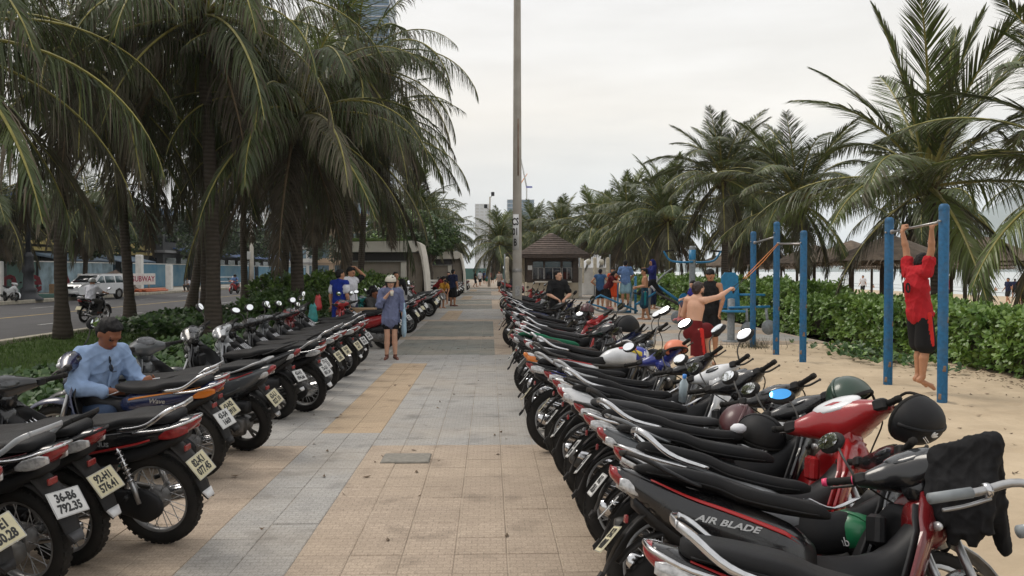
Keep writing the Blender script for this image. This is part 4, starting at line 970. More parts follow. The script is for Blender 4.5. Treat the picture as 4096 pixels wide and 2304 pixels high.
        e = MB().loft([(.93, .70, .06, .10), (1.0, .735, .085, .12), (1.06, .74, .07, .10), (1.10, .74, .03, .05)], n=14); add('nose', e, ('shield_paint',), l_)
        for sg in (-1, 1): add('front_winker', MB().ell((.995, sg * .12, .72), (.018, .038, .02), 10, 6), ('winkc',), l_)
    # steering head: fork, fender, cowl, bars
    e = MB()
    for sg in (-1, 1): bar(e, [(WB, sg * .068, Rf), (1.035, sg * .068, .70)], [.022, .018]); e.tube([(WB - .02, sg * .068, Rf + .02), (1.15, sg * .068, .46)], .027, n=9)
    e.tube([(1.06, 0, .63), (.975, 0, .86)], .03, n=10); e.tube([(WB, -.09, Rf), (WB, .09, Rf)], .01, n=6); add('fork', e, ('shock',), None, True)
    g = arc_sheet((WB, Rf), Rf + .035, -8, 175, .055, 16, .02, 7); g = [[(x, y * (1 if 2 < i < 15 else .8), z) for x, y, z in row] for i, row in enumerate(g)]
    n_ = add('front_fender', MB().sheet(g, .008), ('fender',), None, True)
    if std:
        e = MB(); e.lathe([(.0, -.09), (.06, -.085), (.09, -.03), (.095, .02)], (1.10, 0, .86), 'x', 20); c_ = add('headlight', e, ('black',), None, True); e = MB().lathe([(.095, .02), (.07, .04), (0, .05)], (1.10, 0, .86), 'x', 20); add('lens', e, ('lens_clear',), c_)
        e = MB()
        for sg in (-1, 1): e.lathe([(0, -.03), (.04, -.03), (.045, .03), (0, .032)], (.99, sg * .055, .965), 'z', 16)
        add('gauge', e, ('dash',), None, True); hz = .06
        e = MB(); bar(e, [(.90, -.36, 1.06), (.96, -.20, 1.09), (1.0, -.09, .95), (1.0, 0, .94), (1.0, .09, .95), (.96, .20, 1.09), (.90, .36, 1.06)], .011); add('handlebar', e, ('shock',), None, True); off = V((-.0, 0, .085))
    else:
        b = 1.18 if sc else 1.0
        ck = [(-.235, .945, .022, .018, .945), (-.18, .945, .042 * b, .032 * b, .955), (-.10, .945, .062 * b, .055 * b, .985), (0, .94, .082 * b, .078 * b, 1.0), (.10, .945, .062 * b, .055 * b, .985), (.18, .945, .042 * b, .032 * b, .955), (.235, .945, .022, .018, .945)]
        e = MB().loft(ck, ax='y', n=16, sub=4); c_ = add('handlebar_cover', e, ('cowl',), None, True)
        rot = Matrix.Rotation(R(-38), 3, 'Y'); e = MB().ell(V((.955, 0, .985 + .012 * (b - 1) * 10)), (.052 * b, .095 * b, .02), 18, 8, 0, rot); add('dashboard', e, ('dash',), c_)
        e = MB().loft([(.93, .875, .05, .06), (1.0, .86, .06, .06), (1.04, .845, .045, .05)], n=12); add('cowl_neck', e, ('cowl',), c_)
        e = MB().ell((1.055 + .012 * b, 0, .935), (.035, .085 * b, .055 * b), 16, 8); add('headlight', e, ('lens_clear',), c_)
        off = V((0, 0, 0)); bar_pts = [(.895, -.345, .965), (.925, -.25, .955), (.955, -.17, .945), (.96, 0, .94), (.955, .17, .945), (.925, .25, .955), (.895, .345, .965)]
        for sg in (-1, 1):
            add('winker', MB().ell((1.035, sg * .12 * b, .945), (.028, .035, .025), 10, 6), ('lens_clear',), c_); add('switch', MB().bbox((.925, sg * .205, .952), (.05, .055, .048), .008), ('black',), c_)
        e = MB(); bar(e, bar_pts, .011); add('handlebar', e, ('shock',), None, True)
    for sg in (-1, 1):
        dz = .095 if std else 0
        e = MB(); bar(e, [(.955, sg * .22, .945 + dz), (1.03, sg * .19, .90 + dz * .5), (1.06, sg * .10, .80), (1.0, sg * .04, .66)], .0045, n=5); add('cable', e, ('rubber',), None, True)
        p = [V((.926, sg * .245, .955 + dz)), V((.897, sg * .352, .9655 + dz))]; q = p[1] + (p[1] - p[0]).normalized() * .022
        e = MB(); e.tube([p[0] + (p[1] - p[0]) * t for t in np.linspace(0, 1, 9)], [.0175 if i % 2 else .0162 for i in range(9)], n=10); e.tube([p[0], p[0] - (p[1] - p[0]) * .06], .022, n=10)
        g_ = add('grip', e, ('grip',), None, True); add('bar_end', MB().tube([p[1], q], [.0195, .017], n=10), ('barend',), g_); add('grip_ring', MB().tube([p[0] - (p[1] - p[0]) * .03, p[0] + (p[1] - p[0]) * .04], .0205, n=10), ('barend',), g_)
        e = MB(); bar(e, [(.955, sg * .225, .95 + dz), (.975, sg * .27, .948 + dz), (.955, sg * .36, .955 + dz)], [.008, .0075, .006], n=6); e.ell((.955, sg * .362, .955 + dz), (.009,) * 3, 8, 5); add('lever', e, ('lever',), None, True)
        st, h, gl_ = MIR[sg]; m_ = add('mirror', h, ('mirror_housing',), None, True); T_[m_] = ('mirror', h, None, True, ('mirror_housing',), off); T_.append(('mirror_stem', st, m_, False, (None,))); T_.append(('mirror_glass', gl_, m_, False, ('mirror_glass',)))
    return T_
def smooth_rows(P): return smooth_path(P, 3)
def shock(a, b):
    a, b = V(a), V(b); mb = MB(); d = b - a; mb.tube([a, a + d * .45], .018, n=9, mi=0); mb.tube([a + d * .45, b], .013, n=9, mi=1)
    pts = []
    for i in range(56):
        t = i / 55; an = t * 2 * math.pi * 7; u = d.cross(V((0, 1, 0))).normalized(); w_ = d.normalized().cross(u); pts.append(a + d * (.35 + .6 * t) + u * math.cos(an) * .024 + w_ * math.sin(an) * .024)
    mb.tube(pts, .0045, n=4, mi=1); return mb
ROLE = dict(paint='paint_black', seat='seat_vinyl', stripe='paint_black', stripe2='paint_black', stripe3='decal_blue', black='black_plastic', lens='lens_red', winker='lens_clear', rail='chrome', rail2='chrome', flap='black_plastic', engine='engine', hub='engine',
            muffler='dark_metal', muffler2='chrome', shield='chrome', shock='alloy', frame='dark_metal', shield_paint='paint_black', inner='black_plastic', fender='paint_black', tank='paint_white', cowl='paint_black', grip='rubber', barend='rubber', lever='dark_metal',
            winkc='lens_clear', mirror_housing='black_plastic', mirror_glass='mirror_glass')
TPL = {k: make_template(k) for k in ('underbone', 'scooter', 'standard')}
PLATE = MB().bbox((0, 0, 0), (.19, .14, .004), .0018).mesh('number_plate', [M['plate_white']])
PLATEF = MB()
for a, b, c, d in ((0, .0665, .186, .003), (0, -.0665, .186, .003), (.0915, 0, .003, .136), (-.0915, 0, .003, .136)): PLATEF.box((a, b, .0026), (c, d, .002))
PLATEF = PLATEF.mesh('plate_rim', [M['alloy']])
FARSKIP = {'seam', 'cable', 'spokes_', 'kick_lever', 'passenger_peg', 'foot_peg', 'reflector', 'flap_tip', 'bar_end', 'grip_ring', 'switch', 'rear_winker', 'air_box', 'heat_shield', 'winker', 'luggage_bars', 'lever', 'mirror_stem_', 'side_stand', 'inner_shield', 'dashboard', 'front_winker', 'tail_guard', 'cowl_neck', 'plate_rim', 'glove_box'}
def bike(label, kind, x, y, head, lean=-7, steer=35, roles=None, plate=None, mirrors=(1, 1), group='parked motorbikes', z=0, far=False, skip=(), pitch=0, grow=1):
    roles = roles or {}; r = thing('motorbike', label, 'motorbike', (x, y, z), (R(lean), R(pitch), R(head)), group); tpl = TPL[kind]; made = []
    sm = Matrix.Translation(STEER_P) @ Matrix.Rotation(R(steer), 4, STEER_A) @ Matrix.Translation(-STEER_P); mc = 0
    for e in tpl:
        nm, me, par, st, rl = e[:5]; off = e[5] if len(e) > 5 else None; o = None
        if nm == 'mirror': mc += 1; mok = mirrors[mc - 1]
        drop = (far and nm in FARSKIP) or nm in skip or (nm == 'mirror' and not mok) or (par is not None and made[par] is None)
        if not drop:
            o = bpy.data.objects.new(nm, me); COL.objects.link(o); o.parent = r if par is None else made[par]
            if st and nm == 'mirror':
                mcn = V((.955, .325 * (-1 if mc == 1 else 1), 1.165)); o.matrix_local = sm @ Matrix.Translation(off or V((0, 0, 0))) @ Matrix.Translation(mcn) @ Matrix.Rotation(R(rnd.gauss(0, 9)), 4, 'Y') @ Matrix.Rotation(R(rnd.gauss(0, 12)), 4, 'Z') @ Matrix.Translation(-mcn)
            elif st: o.matrix_local = sm @ Matrix.Translation(off or V((0, 0, 0)))
            elif off is not None: o.location = off
            for i, q in enumerate(rl):
                m_ = roles.get(q)
                if m_: o.material_slots[i].link = 'OBJECT'; o.material_slots[i].material = M[m_]
        made.append(o)
    if plate:
        tx, pm = plate; nrm = V((-.82, 0, .57)); c = V((-.292, 0, .50)) + nrm * .018 if kind != 'scooter' else V((-.306, 0, .50)) + nrm * .018
        zx = nrm.normalized(); xx = V((0, -1, 0)); yy = zx.cross(xx); rot = Matrix((xx, yy, zx)).transposed()
        p = bpy.data.objects.new('number_plate', PLATE); COL.objects.link(p); p.parent = r; p.matrix_local = Matrix.Translation(c) @ rot.to_4x4() @ Matrix.Rotation(R(rnd.gauss(0, 4)), 4, 'Z')
        if pm != 'plate_white': p.material_slots[0].link = 'OBJECT'; p.material_slots[0].material = M[pm]
        if not far:
            obj('plate_rim', PLATEF, p); text('lettering', tx, .062, p, (0, 0, .0032), (0, 0, 0), 'plate_ink', .0004, bold=.0026, sx=.80)
    r['_f'] = 0; del r['_f']
    if grow != 1:
        cc = V((.98, 0, .92))
        for o in made:
            if o is not None and o.name.split('.')[0] in ('handlebar_cover',): o.matrix_local = sm @ Matrix.Translation(cc) @ Matrix.Scale(grow, 4) @ Matrix.Translation(-cc)
    return r, made, sm
# ---------------------------------------------------------------- the two parked rows
BK = dict(paint='paint_black', cowl='paint_black')
def two(p, a=None, b=None, **k):
    d = dict(paint='paint_' + p, shield_paint='paint_' + p, cowl='paint_' + p, fender='paint_' + p); d['stripe'] = a or 'paint_' + p; d['stripe2'] = b or 'paint_' + p; d.update(k); return d
RAILB = dict(rail='black_plastic', rail2='black_plastic'); RAILG = dict(rail='alloy', rail2='black_plastic')
rightg = 'motorbikes parked along the sand side'; leftg = 'motorbikes parked along the lawn side'
BIKES = {}
def right(key, d, kind, roles, label, plate=None, head=-2, steer=42, lean=-12, tx=.46, mirrors=(1, 1), far=False, skip=(), pitch=4.5, grow=1):
    h = R(head); t = .32; BIKES[key] = bike(label, kind, tx + math.cos(h) * t, d + math.sin(h) * t, head, lean, steer, roles, plate, mirrors, rightg, 0, far, skip, pitch, grow)
def left(key, d, kind, roles, label, plate=None, head=165, steer=38, lean=-8, tx=-2.0, mirrors=(1, 1), far=False, skip=()):
    h = R(head); t = .32; BIKES[key] = bike(label, kind, tx + math.cos(h) * t, d + math.sin(h) * t, head, lean, steer, roles, plate, mirrors, leftg, 0, far, skip)
W_, C_ = 'plate_white', 'plate_cream'
right('r0', 2.42, 'underbone', {**two('black', 'decal_red', 'decal_white'), 'shield_paint': 'paint_dark_red', 'fender': 'paint_dark_red', 'inner': 'grey_plastic'}, 'nearest motorbike at the bottom right, black tail with flat chrome rail', ('', C_), -14, 5, -9, .38, (0, 0), skip=('luggage_bars',))
right('r1', 3.32, 'scooter', {**two('black', 'decal_red', 'paint_black', barend='grip_pink', rail='black_plastic', shield='black_plastic'), 'shield_paint': 'paint_dark_red'}, 'black scooter with red stripes, AIR BLADE lettering and pink grip ends', ('59-X2\n418.07', C_), -3, 46, -15, .43, (0, 1), pitch=6.5)
right('r2', 3.78, 'underbone', two('silver', 'paint_black', 'paint_black', cowl='paint_black', shield_paint='paint_black'), 'silver motorbike with bent chrome rear rack, plate 75-U1', ('75-U1\n002.34', W_), -8, 8, -18, .46, (0, 0), pitch=8)
right('r3', 4.25, 'scooter', {**two('grey', 'paint_black', 'decal_silver', rail='paint_grey'), 'shield_paint': 'paint_red', 'cowl': 'paint_red', 'fender': 'paint_red', 'inner': 'paint_red', 'dash': 'paint_white', 'mirror_glass': 'mirror_blue'}, 'scooter with dark tail and bright red handlebar fairing holding a black helmet', ('43-K1\n270.16', W_), -2, 42, -9, .52, (0, 1), grow=1.28)
right('r4', 4.72, 'underbone', two('black', 'paint_grey', 'paint_grey'), 'black motorbike with bent chrome side rail and round mirror', ('92-E1\n335.08', W_), -4, 42, -13, .48, (0, 1))
right('r5', 5.14, 'underbone', {**two('black', 'paint_black', 'paint_black', **RAILB), 'shield_paint': 'paint_white', 'inner': 'paint_white', 'seat': 'seat_grey'}, 'motorbike with white leg shield lettered HONDA and black rail', ('43-C1\n110.82', W_), -2, 38, -11, .47, (0, 1))
right('r6', 5.78, 'scooter', two('white', 'paint_white', 'decal_silver', cowl='paint_black', rail='black_plastic', shield_paint='paint_black', fender='paint_white'), 'white scooter tail with long red lamp among black seats', ('92-K1\n046.55', W_), -1, 45, -12, .44, (0, 1))
right('r7', 6.28, 'underbone', two('white', 'paint_white', 'decal_red', fender='paint_black', cowl='paint_white', shield_paint='paint_white'), 'white motorbike with chrome rail and white pointed headlamp cover', ('43-F1\n562.30', W_), -1, 40, -11, .42, (1, 1))
right('r8', 6.85, 'underbone', two('blue', 'paint_blue', 'decal_white', cowl='paint_black', shield_paint='paint_black', **RAILG), 'motorbike with violet blue side panel and clear tail lamp', ('76-H1\n201.44', C_), 1, 40, -13, .40)
right('r9', 7.5, 'underbone', two('black', 'paint_black', 'paint_black', cowl='paint_blue', **RAILG), 'motorbike with large spoked rear wheel showing beside the paving', ('43-D1\n077.19', C_), 3, 45, -12, .28)
right('r10', 8.55, 'standard', dict(tank='paint_white', stripe='decal_red', stripe2='decal_yellow', stripe3='decal_blue', paint='paint_white', lens='lens_orange', winker='lens_orange', rail='dark_metal', rail2='dark_metal', seat='seat_vinyl'), 'motorcycle with white fuel tank striped red and yellow, long black seat', ('29-M3\n6120', W_), 1, 45, -11, .30)
lab = ['twelfth', 'thirteenth', 'fourteenth', 'fifteenth', 'sixteenth', 'seventeenth', 'eighteenth', 'nineteenth', 'twentieth', 'twenty-first', 'twenty-second', 'twenty-third', 'twenty-fourth', 'twenty-fifth', 'twenty-sixth', 'twenty-seventh', 'twenty-eighth', 'twenty-ninth', 'thirtieth', 'thirty-first', 'thirty-second']
ds = [9.35, 10.05, 10.8, 11.6, 12.5, 13.3, 14.2, 15.1, 16.0, 17.0, 18.0, 18.9, 20.9, 21.8, 22.8, 24.2, 26.2, 27.3, 28.6, 30.0, 31.6]
cols = [('black', 'underbone'), ('navy', 'underbone'), ('green', 'scooter'), ('maroon', 'scooter'), ('black', 'scooter'), ('red', 'underbone'), ('black', 'underbone'), ('grey', 'scooter'), ('red', 'scooter'), ('black', 'underbone'), ('black', 'scooter'), ('navy', 'underbone'),
        ('black', 'underbone'), ('grey', 'scooter'), ('black', 'underbone'), ('black', 'scooter'), ('brown', 'underbone'), ('black', 'underbone'), ('black', 'scooter'), ('red', 'underbone'), ('black', 'underbone')]
pl = [('43-B1\n884.02', W_), ('92-G1\n130.77', W_), ('43-L1\n509.61', W_), ('73-F1\n092.15', C_)]
CN = dict(black='black', navy='dark blue', green='green', maroon='maroon', grey='grey', red='red', brown='brown', white='white', silver='silver', blue='blue', teal='teal')
for i, (d, (c, k)) in enumerate(zip(ds, cols)):
    far = d > 20; a = 'decal_' + rnd.choice(('white', 'red', 'silver')) if rnd.random() < .5 else None
    ro = two(c, a, None)
    if rnd.random() < .45: ro.update(RAILB)
    if c == 'green': ro = {**two('black', 'paint_black'), 'paint': 'paint_black', 'seat': 'cloth_green'}
    if rnd.random() < .35 and c != 'green': ro['seat'] = rnd.choice(('seat_grey', 'seat_brown'))
    if k == 'underbone' and rnd.random() < .3: ro['shield_paint'] = 'paint_' + rnd.choice(('silver', 'white', 'red'))
    right('rr%d' % i, d, k, ro, 'green-covered seat on a black scooter in the sand-side row' if c == 'green' else '%s %s, %s from the camera in the sand-side row' % (CN[c], 'scooter' if k == 'scooter' else 'motorbike', lab[i]), pl[i % 4], rnd.gauss(-1, 6), rnd.choice((42, 36, 25, 45, 8)), rnd.gauss(-10, 2.5), .42 + rnd.gauss(0, .10), (1 if rnd.random() < .55 else 0, 1 if rnd.random() < .6 else 0), far)
right('red_end', 34.2, 'underbone', two('red', 'paint_red', 'decal_white'), 'bright red motorbike standing alone just past the light pole', pl[0], 2, 20, -9, .34, (1, 1), True)
# left row
left('l0', 3.72, 'scooter', two('black', None, None, **RAILB), 'black motorbike cut off by the bottom left corner', ('43-E1\n650.28', C_), 163, 20, -7, -2.12)
left('l1', 4.2, 'underbone', two('black', 'paint_maroon', 'paint_black', rail='paint_silver', flap='grey_plastic'), 'black motorbike with silver side rail and plate 36-B6', ('36-B6\n792.35', W_), 163, 4, -7, -2.06)
left('l2', 4.62, 'underbone', two('black', None, None, flap='white_sheet', **RAILB), 'black motorbike with cream plate 92-H1 and white flap tip', ('92-H1\n576.41', C_), 165, 4, -8, -2.06, (0, 0))
left('l3', 5.0, 'underbone', two('black', 'paint_black', 'decal_red', flap='white_sheet', winker='lens_red'), 'black motorbike with chrome rail, spoked wheel and cream plate 82-K1', ('82-K1\n077.45', C_), 168, -12, -8, -1.68, (0, 0))
left('l4', 6.55, 'underbone', two('navy', 'decal_orange', 'paint_navy', flap='black_plastic', winker='lens_orange'), 'dark blue motorbike with orange flame decal and plate 43-S4', ('43-S4\n1669', W_), 166, 12, -8, -2.03, (1, 0))
left('l4b', 7.05, 'underbone', two('black', None, None), 'black motorbike half hidden behind the orange-decal one, cream plate', ('43-N2\n0918', C_), 166, 12, -9, -2.14, (0, 0))
left('l5', 7.6, 'scooter', two('grey', 'decal_red', None, rail='paint_silver', flap='alloy'), 'grey scooter with pale grab handle and plate 62-L1', ('62-L1\n027.10', C_), 166, -12, -7, -1.93, (0, 0))
left('l6', 9.2, 'scooter', two('black', None, None, flap='white_sheet', **RAILB), 'black scooter with iridescent-edged plate 43-H1', ('43-H1\n094.66', W_), 164, 20, -7, -2.07, (1, 0))
left('l7', 9.7, 'underbone', two('silver', 'paint_black', 'paint_black', paint='paint_black', flap='white_sheet', rail='alloy'), 'motorbike with silver headlamp fairing and plate 73-G1', ('73-G1\n001.34', W_), 165, 20, -9, -1.86, (0, 0))
left('l8', 10.4, 'underbone', two('black', None, None, flap='grey_plastic', **RAILB), 'black motorbike with plate 77-L2 tucked behind plate 73-G1', ('77-L2\n015.57', W_), 165, -12, -9, -2.0, (1, 0))
left('l9', 11.3, 'underbone', two('black', 'decal_silver', None), 'black motorbike with cream plate 43-S1 in the lawn-side row', ('43-S1\n3382', C_), 165, -8, -9, -2.0, (1, 1))
left('l10', 12.1, 'underbone', two('grey', None, None), 'grey motorbike with cream plate 43-K4 in the lawn-side row', ('43-K4\n5401', C_), 165, 4, -8, -2.04, (0, 0))
left('l11', 12.9, 'underbone', two('black', None, None, flap='white_sheet'), 'black motorbike with cream plate 92-S2 and white flap tip', ('92-S2\n4417', C_), 166, -8, -9, -2.0, (1, 1))
left('l12', 13.8, 'scooter', two('dark_red', None, None, flap='white_sheet', rail='black_plastic'), 'dark red scooter next to the woman in the helmet', ('43-M1\n207.93', W_), 166, -8, -9, -2.06, (1, 1))
left('l13', 14.7, 'underbone', two('black', None, 'decal_silver'), 'black motorbike directly behind the woman in the helmet', ('43-P1\n066.08', W_), 165, 20, -7, -2.1, (1, 1))
left('l14', 15.6, 'underbone', two('black', None, None), 'black motorbike whose front touches the youth in blue jersey', ('43-R1\n351.20', W_), 165, 12, -9, -2.3, (0, 1))
ld = [17.6, 18.6, 20.6, 22.0, 23.2, 24.6, 25.9, 27.2, 28.5, 30.0, 31.4, 33, 34.6, 36.2]
lc = [('red', 'scooter'), ('black', 'underbone'), ('teal', 'scooter'), ('black', 'underbone'), ('white', 'underbone'), ('red', 'scooter'), ('black', 'underbone'), ('grey', 'underbone'), ('black', 'scooter'), ('silver', 'underbone'), ('black', 'underbone'), ('white', 'scooter'), ('black', 'underbone'), ('red', 'scooter')]
od = ['first', 'second', 'third', 'fourth', 'fifth', 'sixth', 'seventh', 'eighth', 'ninth', 'tenth', 'eleventh', 'twelfth', 'thirteenth', 'fourteenth', 'fifteenth', 'sixteenth', 'seventeenth', 'eighteenth', 'nineteenth', 'twentieth']
for i, (d, (c, k)) in enumerate(zip(ld, lc)):
    ro = two(c, None, None)
    if i == 4: ro['rail'] = 'chrome'
    left('ll%d' % i, d, k, ro, '%s %s, %s past the woman in the lawn-side row' % (CN[c], 'scooter' if k == 'scooter' else 'motorbike', od[i]), (pl[i % 4][0], W_ if i % 3 else C_), rnd.gauss(166, 4), rnd.choice((15, 0, -12)), rnd.gauss(-8, 1), -2.0 + rnd.gauss(0, .08), (rnd.random() < .6, rnd.random() < .7), d > 21)
# far ends of both rows
fi = 0
for side, d in [('l', 46 + 1.9 * i) for i in range(15)] + [('r', 62 + 2.0 * i) for i in range(9)]:
    c = rnd.choice(('black', 'black', 'red', 'grey', 'white', 'navy')); k = rnd.choice(('underbone', 'scooter')); fi += 1
    nm = '%s %s, %s in the distant cluster on the %s side' % (CN[c], 'scooter' if k == 'scooter' else 'motorbike', od[fi - 1] if side == 'l' else od[fi - 16], 'lawn' if side == 'l' else 'beach')
    if side == 'l': left('lf%d' % fi, d, k, two(c), nm, ('', W_), rnd.gauss(166, 5), 30, -8, -1.95 + rnd.gauss(0, .1), (rnd.random() < .5, 1), True, ('mudflap', 'shock', 'swing_arm', 'exhaust_pipe'))
    else: right('rf%d' % fi, d, k, two(c), nm, ('', W_), rnd.gauss(-10, 5), -30, -8, .9 + rnd.gauss(0, .1), (rnd.random() < .5, 1), True, ('mudflap', 'shock', 'swing_arm', 'exhaust_pipe'))
# lettering on flanks and fairings
def on_bike(key, name, body, size, loc, rot, m, sx=1.0): return text(name, body, size, BIKES[key][0], loc, rot, m, .0008, bold=.001, sx=sx, shear=.35 if 'BLADE' in body or body == 'Wave' else 0)
on_bike('r1', 'lettering', 'AIR BLADE', .036, (.13, -.171, .63), (R(90), R(5), 0), 'decal_silver', 1.5)
on_bike('r3', 'lettering', 'AIR BLADE', .034, (.05, -.166, .645), (R(90), R(8), 0), 'decal_silver', 1.4)
on_bike('r5', 'lettering', 'HONDA', .042, (.845, -.10, .66), (R(90), R(55), R(-62)), 'plate_ink', 1.3)
on_bike('l4', 'lettering', 'Wave', .05, (.18, .140, .672), (R(90), R(0), R(180)), 'decal_silver', 1.2)
on_bike('l3', 'lettering', 'SIRIUS', .035, (.25, .139, .66), (R(90), R(0), R(180)), 'decal_silver', 1.3)
on_bike('r0', 'lettering', 'YAMAHA', .05, (1.01, -.16, .70), (R(90), 0, R(-25)), 'decal_white', 1.1)
# ---------------------------------------------------------------- people: smooth blended volumes turned into one skin
def surface_nets(F, org, h):
    s = F < 0; nx, ny, nz = F.shape
    acc = np.zeros((nx - 1, ny - 1, nz - 1, 3), np.float32); cnt = np.zeros((nx - 1, ny - 1, nz - 1), np.float32)
    cor = [(a, b, c) for a in (0, 1) for b in (0, 1) for c in (0, 1)]
    sub = lambda A, o: A[o[0]:nx - 1 + o[0], o[1]:ny - 1 + o[1], o[2]:nz - 1 + o[2]]
    for ax in range(3):
        for o in cor:
            if o[ax]: continue
            p = list(o); p[ax] = 1; a, b = sub(F, o), sub(F, p); m = sub(s, o) != sub(s, p)
            t = np.where(m, a / np.where(m, a - b, 1), 0)
            for k in range(3): acc[..., k] += np.where(m, o[k] + (t if k == ax else 0), 0)
            cnt += m
    act = cnt > 0; idx = -np.ones(act.shape, np.int64); ij = np.argwhere(act); idx[act] = np.arange(len(ij))
    v = (ij + acc[act] / cnt[act][:, None]) * h + org; Q = []
    for ax in range(3):
        o1, o2 = [(1, 2), (2, 0), (0, 1)][ax]; sl0 = [slice(1, -1)] * 3; sl0[ax] = slice(0, -1); sl1 = list(sl0); sl1[ax] = slice(1, None)
        A, B = s[tuple(sl0)], s[tuple(sl1)]; m = A != B; w_ = np.argwhere(m); fl = A[m]
        base = w_.copy(); base[:, o1] += 1; base[:, o2] += 1
        def cell(d1, d2): c = base.copy(); c[:, o1] -= d1; c[:, o2] -= d2; return idx[c[:, 0], c[:, 1], c[:, 2]]
        q = np.stack([cell(1, 1), cell(0, 1), cell(0, 0), cell(1, 0)], 1); q[~fl] = q[~fl][:, ::-1]; Q.append(q)
    return v, np.concatenate(Q)
def sdf_mesh(name, prims, h, mats, k=.02, folds=0.0, freq=26):
    """prims: (kind, data..., material); kinds cone a b ra rb [n flat], ell c r axes"""
    lo = np.full(3, 1e9); hi = -lo; bb = []
    for p in prims:
        if p[0] == 'cone': a, b, r = np.array(p[1]), np.array(p[2]), max(p[3], p[4]); l, u = np.minimum(a, b) - r, np.maximum(a, b) + r
        else: c, r = np.array(p[1]), max(p[2]); l, u = c - r, c + r
        bb.append((l, u)); lo = np.minimum(lo, l); hi = np.maximum(hi, u)
    lo = lo - 3 * h; dim = np.ceil((hi + 3 * h - lo) / h).astype(int) + 1
    F = np.full(dim, .5, np.float32); Lb = np.zeros(dim, np.int16)
    for p, (l, u) in zip(prims, bb):
        kk = k; i0 = np.maximum(((l - lo - kk) / h).astype(int) - 1, 0); i1 = np.minimum(((u - lo + kk) / h).astype(int) + 2, dim)
        g = np.stack(np.meshgrid(*[lo[d] + h * np.arange(i0[d], i1[d]) for d in range(3)], indexing='ij'), -1)
        if p[0] == 'cone':
            a, b = np.array(p[1], float), np.array(p[2], float); ba = b - a; t = np.clip(((g - a) @ ba) / max(ba @ ba, 1e-9), 0, 1); q = g - a - t[..., None] * ba
            if len(p) > 6:
                n_ = np.array(p[6], float); n_ /= np.linalg.norm(n_); q = q + (q @ n_)[..., None] * n_ * (1 / p[7] - 1)
            d = np.linalg.norm(q, axis=-1) - (p[3] + (p[4] - p[3]) * t)
        else:
            q = g - np.array(p[1]); r = np.array(p[2], float)
            if len(p) > 4 and p[4] is not None: q = q @ np.array(p[4])
            k0 = np.linalg.norm(q / r, axis=-1); k1 = np.linalg.norm(q / r ** 2, axis=-1) + 1e-9; d = k0 * (k0 - 1) / k1
        sl = tuple(slice(i0[x], i1[x]) for x in range(3)); f = F[sl]; mi = p[5] if p[0] == 'cone' else p[3]
        Lb[sl] = np.where(d < f, mi, Lb[sl]); hh = np.clip(.5 + .5 * (f - d) / kk, 0, 1); F[sl] = f * (1 - hh) + d * hh - kk * hh * (1 - hh)
    v, q = surface_nets(F, lo, h)
    if folds:
        e = v[q]; fn = np.cross(e[:, 2] - e[:, 0], e[:, 3] - e[:, 1]); vn = np.zeros_like(v)
        for a in range(4): np.add.at(vn, q[:, a], fn)
        vn /= np.linalg.norm(vn, axis=1)[:, None] + 1e-9; rs = np.random.RandomState(len(v)); dsp = 0
        for _ in range(7):
            kv = rs.normal(size=3) * freq * np.array([1, 1, .55]); sn = np.abs(np.sin(.5 * (v @ kv) + rs.uniform(0, 6.28) + 1.2 * np.sin(v @ (rs.normal(size=3) * freq * .4)))); dsp = dsp + (1 - sn) ** 2 * 2.2 - .5
        v = v + vn * (folds * dsp / 2.6)[:, None]
    c = ((v[q].mean(1) - lo) / h + .5).astype(int); c = np.minimum(c, dim - 1); mi = Lb[c[:, 0], c[:, 1], c[:, 2]]
    return npmesh(name, v, q, [M[m] for m in mats], mi, True)
STAND = dict(pelvis=(0, 0, .94), waist=(0, 0, 1.07), chest=(.0, 0, 1.27), neck=(0, 0, 1.42), head=(.02, 0, 1.575),
             sL=(0, .175, 1.385), sR=(0, -.175, 1.385), eL=(-.02, .225, 1.11), eR=(-.02, -.225, 1.11), wL=(.05, .235, .87), wR=(.05, -.235, .87),
             hL=(0, .09, .90), hR=(0, -.09, .90), kL=(.02, .095, .49), kR=(.02, -.095, .49), aL=(-.01, .1, .085), aR=(-.01, -.1, .085), tL=(.15, .12, .025), tR=(.15, -.12, .025))
def unit(v): v = np.array(v, float); return v / (np.linalg.norm(v) + 1e-9)
